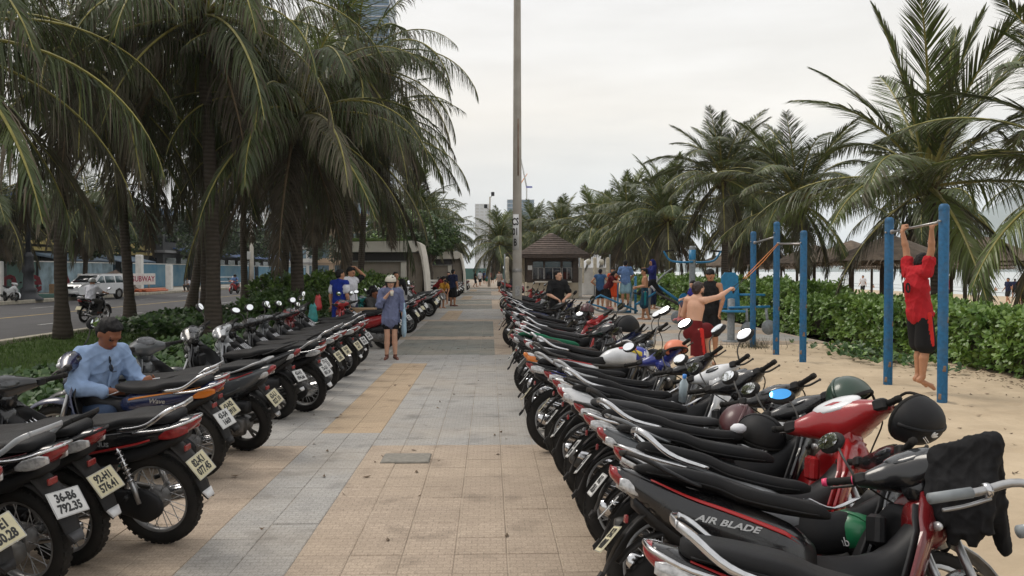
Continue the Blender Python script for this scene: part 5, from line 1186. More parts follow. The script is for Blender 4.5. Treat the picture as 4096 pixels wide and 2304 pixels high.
def person(label, x, y, rz, joints=None, height=1.68, z=0, h=.012, skin='skin', shirt=None, sleeve=.55, shorts=None, leg=.8, fit=1.0, hair='hair', long_hair=0, hat=None, shoes=None, face=None, build=1.0,
           hands=True, curl=(.5, .5), palm=(None, None), group='people', beard=False, stripe=None, hdir=(None, None), name='person', smile=0, tank=False, skirt=False, collar=False, extra=None):
    J = {k: np.array(v, float) for k, v in {**STAND, **(joints or {})}.items()}; sc = height / 1.70
    root = thing(name, label, 'person', (x, y, z), (0, 0, R(rz)), group); root.scale = (sc, sc, sc); b = build
    side = unit(J['sL'] - J['sR']); up = unit(J['chest'] - J['pelvis']); fwd = unit(np.cross(side, up)); hup = unit(J['head'] - J['neck'])
    hs = unit(J['hL'] - J['hR']); hf = unit(np.cross(hs, up))
    hd = J['head']; ff = np.array(face, float) if face is not None else fwd; ff = unit(ff - hup * ff.dot(hup)) if face is None else unit(ff); hu = unit(hup - ff * hup.dot(ff)); hsd = np.cross(hu, ff)
    A = np.stack([ff, hsd, hu], 1)
    at = lambda f_, s_, u_: tuple(hd + ff * f_ + hsd * s_ + hu * u_)
    P = []
    def cone(a, c, ra, rb, m=0, n_=None, fl=None): P.append(('cone', tuple(a), tuple(c), ra, rb, m) + ((tuple(n_), fl) if n_ is not None else ()))
    # trunk
    cone(J['pelvis'] - up * .03, J['waist'], .155 * b, .135 * b, 0, hf, .72); cone(J['waist'], J['chest'], .135 * b, .155 * b, 0, fwd, .70); cone(J['chest'], J['chest'] + up * .10, .155 * b, .12, 0, fwd, .68)
    cone(J['sL'], J['sR'], .058, .058); cone(J['neck'] - up * .05, hd - hu * .07, .056, .052); cone(J['neck'] - up * .06, (J['sL'] + J['sR']) / 2 + side * .12, .06, .05); cone(J['neck'] - up * .06, (J['sL'] + J['sR']) / 2 - side * .12, .06, .05)
    for s_ in 'LR':
        sg = 1 if s_ == 'L' else -1
        cone(J['hips' if 0 else 'h' + s_], J['k' + s_], .088 * b, .058 * b); cone(J['k' + s_], J['k' + s_] * .62 + J['a' + s_] * .38 - fwd * .012, .056, .057); cone(J['k' + s_] * .62 + J['a' + s_] * .38 - fwd * .012, J['a' + s_], .057, .036)
        tdir = unit(J['t' + s_] - J['a' + s_]); mt = 1 if shoes else 0
        heel = J['a' + s_] + np.array([0, 0, -.045]) - unit(tdir * [1, 1, 0]) * .045; cone(J['a' + s_], heel, .038, .034, mt); cone(heel, J['t' + s_], .034, .026, mt); cone(J['t' + s_], J['t' + s_] + tdir * .06, .030, .022, mt)
        cone(J['s' + s_], J['e' + s_], .054 * b, .042); cone(J['e' + s_], J['e' + s_] * .65 + J['w' + s_] * .35, .042, .041); cone(J['e' + s_] * .65 + J['w' + s_] * .35, J['w' + s_], .041, .027)
        i = 0 if s_ == 'L' else 1; fd = unit(J['w' + s_] - J['e' + s_]); d = unit(hdir[i]) if hdir[i] is not None else fd
        pn = unit(palm[i]) if palm[i] is not None else unit(np.cross(d, fwd) * -sg + 1e-3); pn = unit(pn - d * pn.dot(d)); lat = np.cross(pn, d) * sg; w_ = J['w' + s_]
        if hands:
            # palm, four unequal curled fingers and a thumb from its side (pn = palm facing, lat = thumb side)
            cone(w_, w_ + d * .045, .027, .032, 0, pn, .6); cone(w_ + d * .03 + lat * .018, w_ + d * .085 + lat * .026, .02, .016, 0, pn, .75); cone(w_ + d * .03 - lat * .016, w_ + d * .082 - lat * .024, .02, .016, 0, pn, .75)
            c = curl[i]
            for q, (of, ln) in enumerate(((.030, .072), (.010, .080), (-.010, .075), (-.029, .058))):
                p0 = w_ + d * .088 + lat * of; a = c * 1.1; d1 = d * math.cos(a) + pn * math.sin(a); p1 = p0 + d1 * ln * .5; a2 = a + c * 1.5; d2 = d * math.cos(a2) + pn * math.sin(a2); p2 = p1 + d2 * ln * .3; a3 = a2 + c * .9; d3 = d * math.cos(a3) + pn * math.sin(a3); p3 = p2 + d3 * ln * .25
                cone(p0, p1, .0095, .009); cone(p1, p2, .009, .0082); cone(p2, p3, .0082, .007)
            t0 = w_ + d * .03 + lat * .028; t1 = t0 + unit(d * .7 + lat * .8 + pn * .4) * .04; t2 = t1 + unit(d * .8 + lat * .1 + pn * (.4 + c)) * .036; cone(t0, t1, .012, .0105); cone(t1, t2, .0105, .008)
        else:
            cone(w_, w_ + d * .08, .027, .026, 0, pn, .6); cone(w_ + d * .08, w_ + d * .13 + pn * .03 * curl[i] * 2, .024, .014, 0, pn, .7); cone(w_ + d * .03 + lat * .02, w_ + d * .075 + lat * .045, .012, .009)
    # head
    P.append(('ell', at(-.01, 0, .025), (.100, .080, .095), 0, A.tolist())); P.append(('ell', at(.022, 0, -.03), (.072, .064, .085), 0, A.tolist())); P.append(('ell', at(.05, 0, -.085), (.035, .038, .028), 0, A.tolist()))
    P2 = []
    P2.append(('cone', at(.086, 0, .012), at(.108, 0, -.022), .010, .0155, 0)); P2.append(('cone', at(.082, .036, .034), at(.086, .012, .032), .008, .009, 0)); P2.append(('cone', at(.082, -.036, .034), at(.086, -.012, .032), .008, .009, 0))
    for sg in (-1, 1):
        P2.append(('ell', at(-.005, sg * .078, -.002), (.022, .010, .032), 0, A.tolist())); P2.append(('ell', at(.085, sg * .031, .012), (.009, .013, .006), 2, A.tolist()))
        P2.append(('cone', at(.090, sg * .014, .034), at(.083, sg * .05, .036), .0045, .0035, 4)); 
    P2.append(('cone', at(.089, .02, -.058), at(.089, -.02, -.058), .0065, .0065, 3))
    if beard: P2 += [('ell', at(.045, 0, -.085), (.052, .056, .052), 4, A.tolist()), ('cone', at(.0, .07, -.01), at(.03, .06, -.06), .018, .02, 4), ('cone', at(.0, -.07, -.01), at(.03, -.06, -.06), .018, .02, 4)]
    def two_k():
        return P + P2
    obj('body', sdf_mesh('body', two_k(), h, [skin, shoes or skin, 'eye', 'lip', hair], .016 if h < .014 else .022), root)
    # hair
    H = [('ell', at(-.026, 0, .046), (.094, .087, .090), 0, A.tolist()), ('ell', at(-.055, 0, -.005), (.06, .078, .075), 0, A.tolist()), ('ell', at(.030, .0, .098), (.052, .060, .026), 0, A.tolist())]
    if long_hair: H += [('cone', at(-.07, 0, 0), tuple(hd - hu * .16 - fwd * .10), .075, .065, 0), ('cone', tuple(hd - hu * .16 - fwd * .10), tuple(hd - hu * (.18 + long_hair) - fwd * .13), .065, .04, 0), ('cone', at(0, .075, .02), at(.01, .078, -.12), .03, .02, 0), ('cone', at(0, -.075, .02), at(.01, -.078, -.12), .03, .02, 0)]
    if hat != 'helmet': obj('hair', sdf_mesh('hair', H, h * .9, [hair], .02, .004, 60), root)
    elif long_hair: obj('hair', sdf_mesh('hair', H[3:], h, [hair], .02), root)
    # clothing
    e = .014 * fit
    if shirt:
        e = .014 * min(fit, 1.25); Q = []; q = lambda a, c, ra, rb, n_=None, fl=None, m=0: Q.append(('cone', tuple(a), tuple(c), ra, rb, m) + ((tuple(n_), fl) if n_ is not None else ()))
        e = e + .006; low = J['pelvis'] - up * (.02 if not skirt else .13)
        q(low, J['waist'], (.168 * b if not collar else .175 * b) + e + (.025 if skirt else 0), .150 * b + e, hf, .76); q(J['waist'], J['chest'], .150 * b + e, .163 * b + e, fwd, .74); q(J['chest'], J['chest'] + up * .085, .163 * b + e, .125 + e, fwd, .72)
        if not tank:
            q(J['sL'], J['sR'], .064 + e, .064 + e)
            q(J['neck'] - up * .055, J['sL'] * .75 + J['sR'] * .25, .06 + e * .6, .05 + e); q(J['neck'] - up * .055, J['sR'] * .75 + J['sL'] * .25, .06 + e * .6, .05 + e)
            for s_ in 'LR':
                if sleeve <= 1:
                    q(J['s' + s_], J['s' + s_] * (1 - sleeve) + J['e' + s_] * sleeve, .058 * b + e * .8, .056 + e * 1.1, m=2)
                else:
                    q(J['s' + s_], J['e' + s_], .062 * b + e, .052 + e); t_ = sleeve - 1; q(J['e' + s_], J['e' + s_] * (1 - t_) + J['w' + s_] * t_, .052 + e, .040 + e)
        else:
            for s_, sg in (('L', 1), ('R', -1)):
                a = J['chest'] + up * .06 + side * sg * .085 + fwd * .09; c = (J['sL'] + J['sR']) / 2 + side * sg * .10 + up * .055; d_ = J['chest'] + up * .06 + side * sg * .085 - fwd * .10; q(a, c, .03, .028); q(c, d_, .028, .03)
        if collar:
            nb = J['neck'] - up * .015; q(nb + fwd * .09 + side * .055 - up * .04, nb - fwd * .03 + side * .07, .016, .024); q(nb + fwd * .09 - side * .055 - up * .04, nb - fwd * .03 - side * .07, .016, .024); q(nb - fwd * .06 + side * .05, nb - fwd * .06 - side * .05, .026, .026)
        if collar:
            pl_ = MB(); pl_.tube([tuple(J['neck'] - up * .09 + fwd * .105 * b), tuple(J['chest'] + fwd * (.118 * b + e)), tuple(J['waist'] + fwd * (.12 * b + e)), tuple(J['pelvis'] + hf * (.138 * b + e))], .014, n=6, flat=.35, fax=tuple(side)); obj('placket', pl_, root, mats=[shirt])
        sh = obj('shirt', sdf_mesh('shirt', Q, h, [shirt if isinstance(shirt, str) else shirt[0], shirt if isinstance(shirt, str) else shirt[1], shirt if isinstance(shirt, str) else shirt[1]], .018, .0085), root)
    if shorts:
        e = .014 * fit; Q = []; q = lambda a, c, ra, rb, n_=None, fl=None, m=0: Q.append(('cone', tuple(a), tuple(c), ra, rb, m) + ((tuple(n_), fl) if n_ is not None else ()))
        q(J['pelvis'] + up * .05, J['pelvis'] - up * .05, .150 * b + .008, .160 * b + .010, hf, .74)
        for s_, sg in (('L', 1), ('R', -1)):
            a, k_, an = J['h' + s_], J['k' + s_], J['a' + s_]
            if leg <= 1: en = a * (1 - leg) + k_ * leg; q(a - up * .05, en, .094 * b + .5 * e, (.084 + .012 * fit) * b + e)
            else: t_ = leg - 1; en = k_ * (1 - t_) + an * t_; q(a, k_, .098 * b + e, .068 + e); q(k_, en, .068 + e, .056 + e)
            if stripe: en2 = a * (1 - min(leg, .98)) + k_ * min(leg, .98); q(a + hs * sg * (.098 * b + e - .028) + up * .02, en2 + hs * sg * ((.084 + .012 * fit) * b + e - .028), .033, .033, m=1)
        obj('shorts' if leg <= 1 else 'trousers', sdf_mesh('shorts', Q, h, [shorts, stripe or shorts], .014, .0, 22), root)
    J['_A'] = A; J['_hd'] = hd
    return root, J
def wpt(root, p):
    return Matrix.LocRotScale(root.location, root.rotation_euler, root.scale) @ V(tuple(p))
def shell_helmet(name, label, loc, rot, m, r=.135, group='helmets', cat='helmet', parent=None, visor=None, logo=None, cut=95, inner='rubber'):
    mb = MB(); pr = [(r * math.sin(R(a)), r * 1.02 * math.cos(R(a))) for a in np.linspace(0, cut, 12)] + [((r - .022) * math.sin(R(a)), (r - .022) * math.cos(R(a))) for a in np.linspace(cut, 0, 8)]
    mb.lathe(pr, n=24); mb.v = [(x * 1.13, y * .92, z) for x, y, z in mb.v]
    root = parent if parent else thing(name, label, cat, loc, rot, group); kw = {} if not parent else dict(loc=loc, rot=rot)
    o = obj('shell', mb, root, mats=[m], **kw); pp = root if not parent else o
    k = MB(); k.lathe([(r * .99, -.012), (r * 1.02, -.006), (r * 1.02, .004), (r * .99, .008)], (0, 0, r * 1.02 * math.cos(R(cut))), n=24); k.v = [(x * 1.13, y * .92, z) for x, y, z in k.v]; obj('edge_trim', k, pp, mats=['rubber'])
    if visor:
        g = [[(r * 1.1 * math.cos(a) + ex, r * .92 * math.sin(a) * (1 - ex * 1.2), -.002 - ex * .25) for a in np.linspace(-.9, .9, 9)] for ex in (-.005, .03, .06)]; obj('peak', MB().sheet(g, .005), pp, mats=[visor])
    if not parent:
        rb_ = MB(); rb_.tube([(r * 1.14 * math.cos(R(a)), 0, r * 1.03 * math.sin(R(a))) for a in np.linspace(12, 168, 12)], .011, n=6, flat=.5, fax=(0, 1, 0)); obj('ridge', rb_, pp, mats=[m])
    st = MB(); st.tube(smooth_path([(.02, r * .9, -.005), (.03, r * .7, -.10), (.035, 0, -.155), (.03, -r * .7, -.10), (.02, -r * .9, -.005)]), .008, n=5, flat=.4); obj('chin_strap', st, pp, mats=['rubber'])
    return root
# ---------------------------------------------------------------- the people of the scene
rg = 'people at the exercise ground'; lg = 'people among the parked motorbikes'
# seated man with phone and cigarette
man, JM = person('man in light blue shirt sitting among bikes, looking at a phone', -3.32, 7.0, -28, dict(
    pelvis=(0, 0, .50), waist=(.04, 0, .63), chest=(.10, 0, .83), neck=(.15, 0, .99), head=(.215, -.005, 1.105), sL=(.12, .168, .94), sR=(.12, -.168, .94), eL=(.22, .25, .70), eR=(.18, -.27, .70), wL=(.44, .17, .70), wR=(.42, -.10, .665),
    hL=(.02, .10, .47), hR=(.02, -.10, .47), kL=(.43, .20, .50), kR=(.43, -.20, .50), aL=(.42, .20, .09), aR=(.42, -.20, .09), tL=(.57, .22, .03), tR=(.57, -.22, .03)), 1.74, 0, .0085, 'skin_dark', 'cloth_shirt_blue', 1.62, 'cloth_jeans', 1.9, .75,
    face=(.82, -.05, -.62), shoes='sandal', curl=(.75, .75), palm=((0, -.5, .9), (0, .5, .9)), hdir=((.8, -.5, .1), (.8, .55, -.05)), collar=True, group=lg, build=.98)
stl = thing('stool', 'low plastic stool under the seated man', 'stool', (-3.32, 7.0, 0), (0, 0, R(-28)))
obj('seat', MB().bbox((0, 0, .40), (.30, .30, .03), .012), stl, mats=['plastic_teal'])
for a, b in ((-1, -1), (1, -1), (-1, 1), (1, 1)): obj('leg', MB().tube([(a * .11, b * .11, .39), (a * .14, b * .14, 0)], [.022, .018], n=6), stl, mats=['plastic_teal'])
hr = wpt(man, JM['wR'] + np.array([.10, .055, .0])); hl_ = wpt(man, JM['wL'] + np.array([.085, -.055, .02]))
o = thing('phone', 'dark phone held in the seated man\'s hands', 'phone', hr + V((.03, 0, .025)), (R(28), R(-18), R(10))); obj('case', MB().bbox((0, 0, 0), (.15, .075, .009), .003), o, mats=['black_plastic']); obj('screen', MB().box((0, 0, .0052), (.135, .066, .0012)), o, mats=['dash'])
o = thing('cigarette', 'lit cigarette between the seated man\'s fingers', 'cigarette', hl_ + V((.03, 0, .03)), (0, R(-8), R(-12))); obj('paper', MB().tube([(0, 0, 0), (.065, 0, 0)], .0045, n=8), o, mats=['paper_white']); obj('filter', MB().tube([(-.022, 0, 0), (0, 0, 0)], .0046, n=8), o, mats=['orange'])
ch = wpt(man, JM['chest'] + np.array([.145, -.02, .04])); o = thing('sunglasses', 'dark sunglasses hanging from the blue shirt front', 'sunglasses', ch, (R(90), R(70), R(-28)))
for s_ in (-1, 1): obj('lens', MB().ell((s_ * .036, 0, 0), (.032, .027, .006), 14, 6), o, mats=['helmet_gloss']); obj('temple', MB().tube([(s_ * .07, 0, 0), (s_ * .066, -.01, -.05)], .003, n=5), o, mats=['black_plastic'])
obj('bridge', MB().tube([(-.012, .006, 0), (.012, .006, 0)], .003, n=5), o, mats=['black_plastic'])
# woman in helmet
wo, JW = person('woman in patterned white helmet and grey-blue blouse sipping a drink', -1.86, 15.6, -80, dict(eR=(.07, -.235, 1.12), wR=(.19, -.06, 1.34), eL=(-.01, .235, 1.12), wL=(.03, .25, .88), kR=(.01, -.07, .49), kL=(.02, .075, .49), aR=(0, -.085, .085), aL=(0, .09, .085)), 1.55, 0, .010, 'skin_pale', 'cloth_chambray', 1.45, 'cloth_black', .50, .9,
    hair='hair_brown', long_hair=.12, hat='helmet', shoes='sandal', curl=(.3, .8), hdir=(None, (.1, .6, .75)), palm=(None, (.2, .7, -.6)), group=lg, skirt=True, build=.92)
hp = V(tuple(JW['_hd'])) + V((-.01, 0, .035)); shell_helmet('helmet', '', hp, (0, R(4), 0), 'helmet_cream', .128, parent=None if 0 else wo, cut=100)
for i, (a, e_) in enumerate([(20, 35), (-30, 50), (60, 40), (-70, 45), (150, 40), (100, 60), (-10, 70), (45, 62)]):
    d = V((math.cos(R(e_)) * math.cos(R(a)), math.cos(R(e_)) * math.sin(R(a)), math.sin(R(e_)))); c = hp + V((d.x * .128 * 1.13, d.y * .128 * .92, d.z * .131)) * 1.01
    obj('helmet_print', MB().ell((0, 0, 0), (.022, .014, .003), 9, 4), wo, c, d.to_track_quat('Z', 'Y').to_euler(), mats=['cloth_green' if i % 2 else 'black_plastic'])
cup = thing('drink_cup', 'small drink cup held at the woman\'s mouth', 'cup', wpt(wo, JW['wR'] + np.array([.05, .07, .02]))); obj('cup', MB().lathe([(0, -.05), (.026, -.05), (.034, .04), (.031, .04), (.024, -.045), (0, -.045)], n=16), cup, mats=['helmet_cream']); obj('straw', MB().tube([(0, 0, -.04), (.01, -.02, .10)], .004, n=6), cup, mats=['paper_white'])
tb = thing('tote_bag', 'pale blue tote bag hanging from the woman\'s arm', 'bag', wpt(wo, (.02, .27, 1.0)), (0, 0, R(-80))); Q = [('cone', (0, 0, -.06), (0, 0, -.36), .11, .15, 0, (0, 1, 0), .32), ('cone', (.05, .01, -.1), (-.06, -.01, -.38), .1, .12, 0, (0, 1, 0), .3)]
obj('bag', sdf_mesh('bag', Q, .012, ['cloth_tote'], .03), tb); obj('strap', MB().tube(smooth_path([(-.09, 0, -.06), (-.05, 0, .10), (0, 0, .16), (.05, 0, .10), (.09, 0, -.06)]), .012, n=6, flat=.4), tb, mats=['cloth_tote'])
# two youths
person('youth in blue sleeveless jersey over white T-shirt, back turned', -3.42, 19.0, 62, dict(eL=(-.02, .25, 1.1), wL=(.0, .25, .86)), 1.68, 0, .012, 'skin', ('cloth_jersey', 'cloth_white'), .6, 'cloth_jersey', .85, 1.7, face=(.9, -.35, -.1), group=lg, stripe='cloth_white')
person('youth in white shirt with one hand raised to his hair', -3.38, 20.2, -35, dict(eL=(.05, .40, 1.5), wL=(.0, .16, 1.70), eR=(.0, -.25, 1.12)), 1.74, 0, .012, 'skin', ('cloth_white', 'cloth_black'), .6, 'cloth_navy', .85, 1.4, face=(.9, .25, -.3), hdir=((0, -.9, .2), None), palm=((0, -.2, -1), None), group=lg)
SIT = dict(pelvis=(0, 0, .94), hL=(.03, .10, .90), hR=(.03, -.10, .90), kL=(.38, .20, .82), kR=(.38, -.20, .82), aL=(.36, .21, .42), aR=(.36, -.21, .42), tL=(.50, .22, .37), tR=(.50, -.22, .37), eL=(.12, .24, 1.14), eR=(.12, -.24, 1.14), wL=(.32, .14, 1.02), wR=(.32, -.14, 1.02))
person('shirtless man turning round behind the woman in the helmet', -2.72, 24.0, -50, dict(), 1.62, 0, .014, 'skin', None, shorts='cloth_navy', group=lg, hands=False, face=(.9, -.3, 0))
person('woman with ponytail in white T-shirt sitting on a motorbike', -2.46, 23.3, 150, SIT, 1.62, -.19, .014, 'skin_pale', 'cloth_grey', .6, 'cloth_black', 1.9, 1.2, long_hair=.14, shoes='sandal', group=lg, hands=False)
CR = dict(pelvis=(0, 0, .42), waist=(.05, 0, .54), chest=(.12, 0, .74), neck=(.17, 0, .89), head=(.22, 0, 1.02), sL=(.14, .18, .85), sR=(.14, -.18, .85), eL=(.28, .24, .62), eR=(.28, -.24, .62), wL=(.46, .12, .56), wR=(.46, -.12, .56), hL=(.02, .1, .4), hR=(.02, -.1, .4), kL=(.40, .2, .50), kR=(.40, -.2, .50), aL=(.30, .2, .09), aR=(.30, -.2, .09), tL=(.45, .22, .03), tR=(.45, -.22, .03))
person('man in grey checked cap crouching beside the bikes', -3.1, 21.2, -30, CR, 1.66, .08, .014, 'skin_dark', 'cloth_dark_grey', 1.8, 'cloth_dark_grey', 1.9, 1.2, group=lg, hands=False, shoes='sandal')
person('man in dark blue T-shirt sitting low behind the woman', -3.0, 22.8, -150, CR, 1.7, .1, .014, 'skin_dark', 'cloth_navy', .6, 'cloth_navy', 1.5, 1.2, group=lg, hands=False)
person('man in navy T-shirt and black shorts standing on the path', -1.74, 39, 55, dict(eL=(.06, .25, 1.12), wL=(.2, .12, 1.05)), 1.72, 0, .015, 'skin', 'cloth_navy', .6, 'cloth_black', .95, 1.5, group=lg, hands=False, shoes='sandal')
BEND = dict(waist=(.10, 0, 1.03), chest=(.24, 0, 1.17), neck=(.34, 0, 1.27), head=(.44, 0, 1.36), sL=(.30, .17, 1.22), sR=(.30, -.17, 1.22), eL=(.42, .2, .98), eR=(.42, -.2, .98), wL=(.52, .1, .82), wR=(.52, -.1, .82))
person('boy in mustard T-shirt bending over on the path edge', -2.15, 37, -60, BEND, 1.45, 0, .015, 'skin', 'cloth_yellow', .6, 'cloth_grey', .9, 1.2, group=lg, hands=False)
person('woman in red top leaning on the far bikes', -2.6, 40, -20, BEND, 1.6, 0, .015, 'skin_pale', 'cloth_dark_red', .3, 'cloth_black', 1.8, 1.0, long_hair=.1, group=lg, hands=False)
person('woman in black top beside the man in navy', -2.05, 41.5, -100, dict(), 1.6, 0, .015, 'skin_pale', 'cloth_black', .2, 'cloth_black', .7, 1.0, long_hair=.1, group=lg, hands=False)
fp = [(-1.1, 92, 'white', 'man in white walking on the far path', 80), (-.35, 98, 'sky', 'walker in blue top and green shorts far along the path', -90), (-.75, 104, 'navy', 'walker in dark clothes far along the path', 90), (.3, 110, 'dark_red', 'walker in reddish top at the far right of the path', -80), (.75, 66, 'beige', 'man in beige shirt standing by the far right bikes', -120), (-1.5, 84, 'black', 'person in black beside the distant bikes', 20), (1.3, 120, 'white', 'white-clad person at the far end of the path', 60)]
WALK = dict(kL=(.14, .09, .5), aL=(.22, .1, .1), tL=(.36, .11, .06), kR=(.02, -.09, .5), aR=(-.22, -.1, .14), tR=(-.1, -.11, .04), wL=(-.06, .25, .88), wR=(.16, -.25, .9))
for x, y, c, l, rz in fp: person(l, x, y, rz, WALK, 1.66, 0, .024, 'skin', 'cloth_' + c, .6, 'cloth_green' if 'green' in l else 'cloth_black', .9, 1.2, group='people far along the path', hands=False)
# youth by the sand-side bikes
person('young man in black T-shirt standing between the sand-side bikes', 1.62, 19.85, -75, dict(eL=(.12, .27, 1.12), wL=(.26, .10, 1.02), eR=(.10, -.27, 1.12), wR=(.27, -.12, 1.02)), 1.66, 0, .012, 'skin_pale', 'cloth_black', .75, 'cloth_black', 1.9, 1.5, group=lg, face=(.75, .65, 0), shoes='sandal')
# pull-up man
pm, JP = person('man in red shirt and black shorts hanging from the pull-up bar', 5.70, 10.90, 12, dict(pelvis=(.02, 0, 1.10), waist=(.0, 0, 1.23), chest=(-.03, 0, 1.44), neck=(.0, 0, 1.62), head=(.06, 0, 1.75), sL=(-.02, .17, 1.64), sR=(-.02, -.17, 1.64), eL=(.0, .235, 1.93), eR=(.0, -.235, 1.93), wL=(-.035, .275, 2.185), wR=(-.035, -.275, 2.185),
    hL=(.02, .09, 1.06), hR=(.02, -.09, 1.06), kL=(.10, .075, .66), kR=(.06, -.08, .65), aL=(.06, .06, .25), aR=(.02, -.07, .25), tL=(.17, .08, .14), tR=(.13, -.10, .13)), 1.70, 0, .0095, 'skin', ('cloth_red', 'cloth_red'), .5, 'cloth_black', .92, 1.9, group=rg, stripe='cloth_stripe_red', face=(.85, .1, -.45), curl=(1.05, 1.05), hdir=((.25, 0, .97), (.25, 0, .97)), palm=((.97, 0, -.2), (.97, 0, -.2)))
text('shirt_number', '10', .19, pm, (-.196, .0, 1.42), Matrix(((0, 0, -1), (-1, 0, 0), (0, 1, 0))).to_3x3() @ Matrix.Rotation(R(4), 3, 'X'), 'cloth_black', .001, bold=.006)
# bearded man with band, half kneeling
bm, JB = person('bearded shirtless man in red and maroon shorts pulling an exercise band', 3.46, 14.0, 28, dict(pelvis=(0, 0, .66), waist=(.01, 0, .79), chest=(.04, 0, 1.0), neck=(.06, 0, 1.15), head=(.10, 0, 1.275), sL=(.02, .17, 1.11), sR=(.08, -.17, 1.11), eR=(.32, -.22, 1.16), wR=(.56, -.20, 1.27), eL=(.0, .26, .86), wL=(.22, .22, .76),
    hL=(0, .09, .62), hR=(0, -.09, .62), kL=(.42, .12, .60), aL=(.42, .12, .16), tL=(.56, .13, .05), kR=(.02, -.10, .20), aR=(-.36, -.1, .12), tR=(-.44, -.1, .02)), 1.80, -.02, .0105, 'skin_pale', None, shorts='cloth_dark_red_short', leg=.9, fit=1.8, stripe='cloth_stripe_red', hair='hair_brown', beard=True, group=rg, face=(.95, .1, -.1), curl=(.4, 1.0), palm=(None, (0, 0, -1)))
person('young man in black tank top and shorts looking down behind the bearded man', 4.25, 15.9, -115, dict(eL=(.05, .25, 1.13), wL=(.12, .2, .88)), 1.68, 0, .011, 'skin', 'cloth_black', .5, 'cloth_black', .95, 1.7, group=rg, tank=True, face=(.8, -.1, -.6))
GS = dict(pelvis=(0, 0, .62), waist=(-.01, 0, .75), chest=(.0, 0, .95), neck=(.02, 0, 1.10), head=(.06, 0, 1.24), sL=(.0, .16, 1.06), sR=(.0, -.16, 1.06), eL=(.14, .2, .83), eR=(.14, -.2, .83), wL=(.36, .14, .80), wR=(.36, -.14, .80), hL=(.02, .09, .6), hR=(.02, -.09, .6), kL=(.42, .10, .60), kR=(.42, -.10, .60), aL=(.50, .10, .24), aR=(.50, -.10, .24), tL=(.64, .11, .17), tR=(.64, -.11, .17))
person('girl in purple top and flowered shorts seated on a leg machine, pink shoes', 6.0, 24.2, 200, GS, 1.60, .08, .012, 'skin_pale', 'cloth_purple', .4, 'cloth_floral', .85, 1.3, long_hair=.05, shoes='shoe_pink', group=rg)
person('barefoot shirtless man in teal shorts standing sideways', 5.25, 28.0, 175, dict(eL=(.02, .22, 1.12), wL=(.26, .16, 1.08), eR=(.02, -.22, 1.12), wR=(.26, -.16, 1.08), kR=(.03, -.10, .49), aR=(.06, -.1, .085), tR=(.2, -.1, .025), aL=(-.12, .1, .085), tL=(.03, .11, .025)), 1.74, 0, .012, 'skin', None, shorts='cloth_teal', leg=.98, fit=2.0, stripe='cloth_teal_light', group=rg, curl=(.8, .8))
person('man in light blue T-shirt and pale shorts on a stepping machine', 5.24, 32.0, 78, dict(eL=(.1, .27, 1.14), wL=(.28, .2, 1.02), eR=(.1, -.27, 1.14), wR=(.28, -.2, 1.02)), 1.76, .30, .014, 'skin', 'cloth_sky', .65, 'cloth_sky_short', .8, 1.6, group=rg, hands=False, shoes='black_plastic')
person('woman in dark red T-shirt on the swing machine', 4.58, 32.2, -25, {**BEND, 'head': (.30, 0, 1.45), 'neck': (.22, 0, 1.33), 'chest': (.15, 0, 1.2), 'sL': (.18, .17, 1.3), 'sR': (.18, -.17, 1.3), 'eL': (.32, .2, 1.15), 'eR': (.32, -.2, 1.15), 'wL': (.5, .1, 1.12), 'wR': (.5, -.1, 1.12)}, 1.58, .18, .014, 'skin_pale', 'cloth_maroon', .6, 'cloth_black', .9, 1.2, long_hair=.08, group=rg, hands=False, shoes='shoe_pink')
person('man in blue sleeveless top with hands on hips, back turned', 4.8, 36, 70, dict(eL=(-.08, .36, 1.15), wL=(.02, .2, 1.0), eR=(-.08, -.36, 1.15), wR=(.02, -.2, 1.0)), 1.74, 0, .015, 'skin', 'cloth_tank_blue', .12, 'cloth_black', .85, 1.3, group=rg, hands=False)
person('person in orange sports vest behind the machines', 5.65, 38, -110, dict(), 1.78, 0, .015, 'skin', 'cloth_orange', .1, 'cloth_orange', .9, 1.3, group=rg, hands=False)
person('exerciser in dark blue hooded top striding on the air walker', 6.1, 31.0, 185, dict(pelvis=(0, 0, .98), kL=(.30, .08, .66), aL=(.58, .09, .40), tL=(.72, .1, .42), kR=(-.22, -.08, .58), aR=(-.48, -.09, .28), tR=(-.36, -.1, .2), eL=(.12, .26, 1.2), wL=(.30, .2, 1.32), eR=(.12, -.26, 1.2), wR=(.30, -.2, 1.32)), 1.66, .42, .014, 'skin', 'cloth_hood', 1.9, 'cloth_black', 1.9, 1.3, hair='cloth_hood', long_hair=.02, group=rg, hands=False, shoes='black_plastic')
person('person in white T-shirt and cap behind the air walker', 7.1, 36, -60, dict(), 1.68, 0, .015, 'skin', 'cloth_white', .65, 'cloth_navy', 1.6, 1.3, hair='paper_white', group=rg, hands=False)
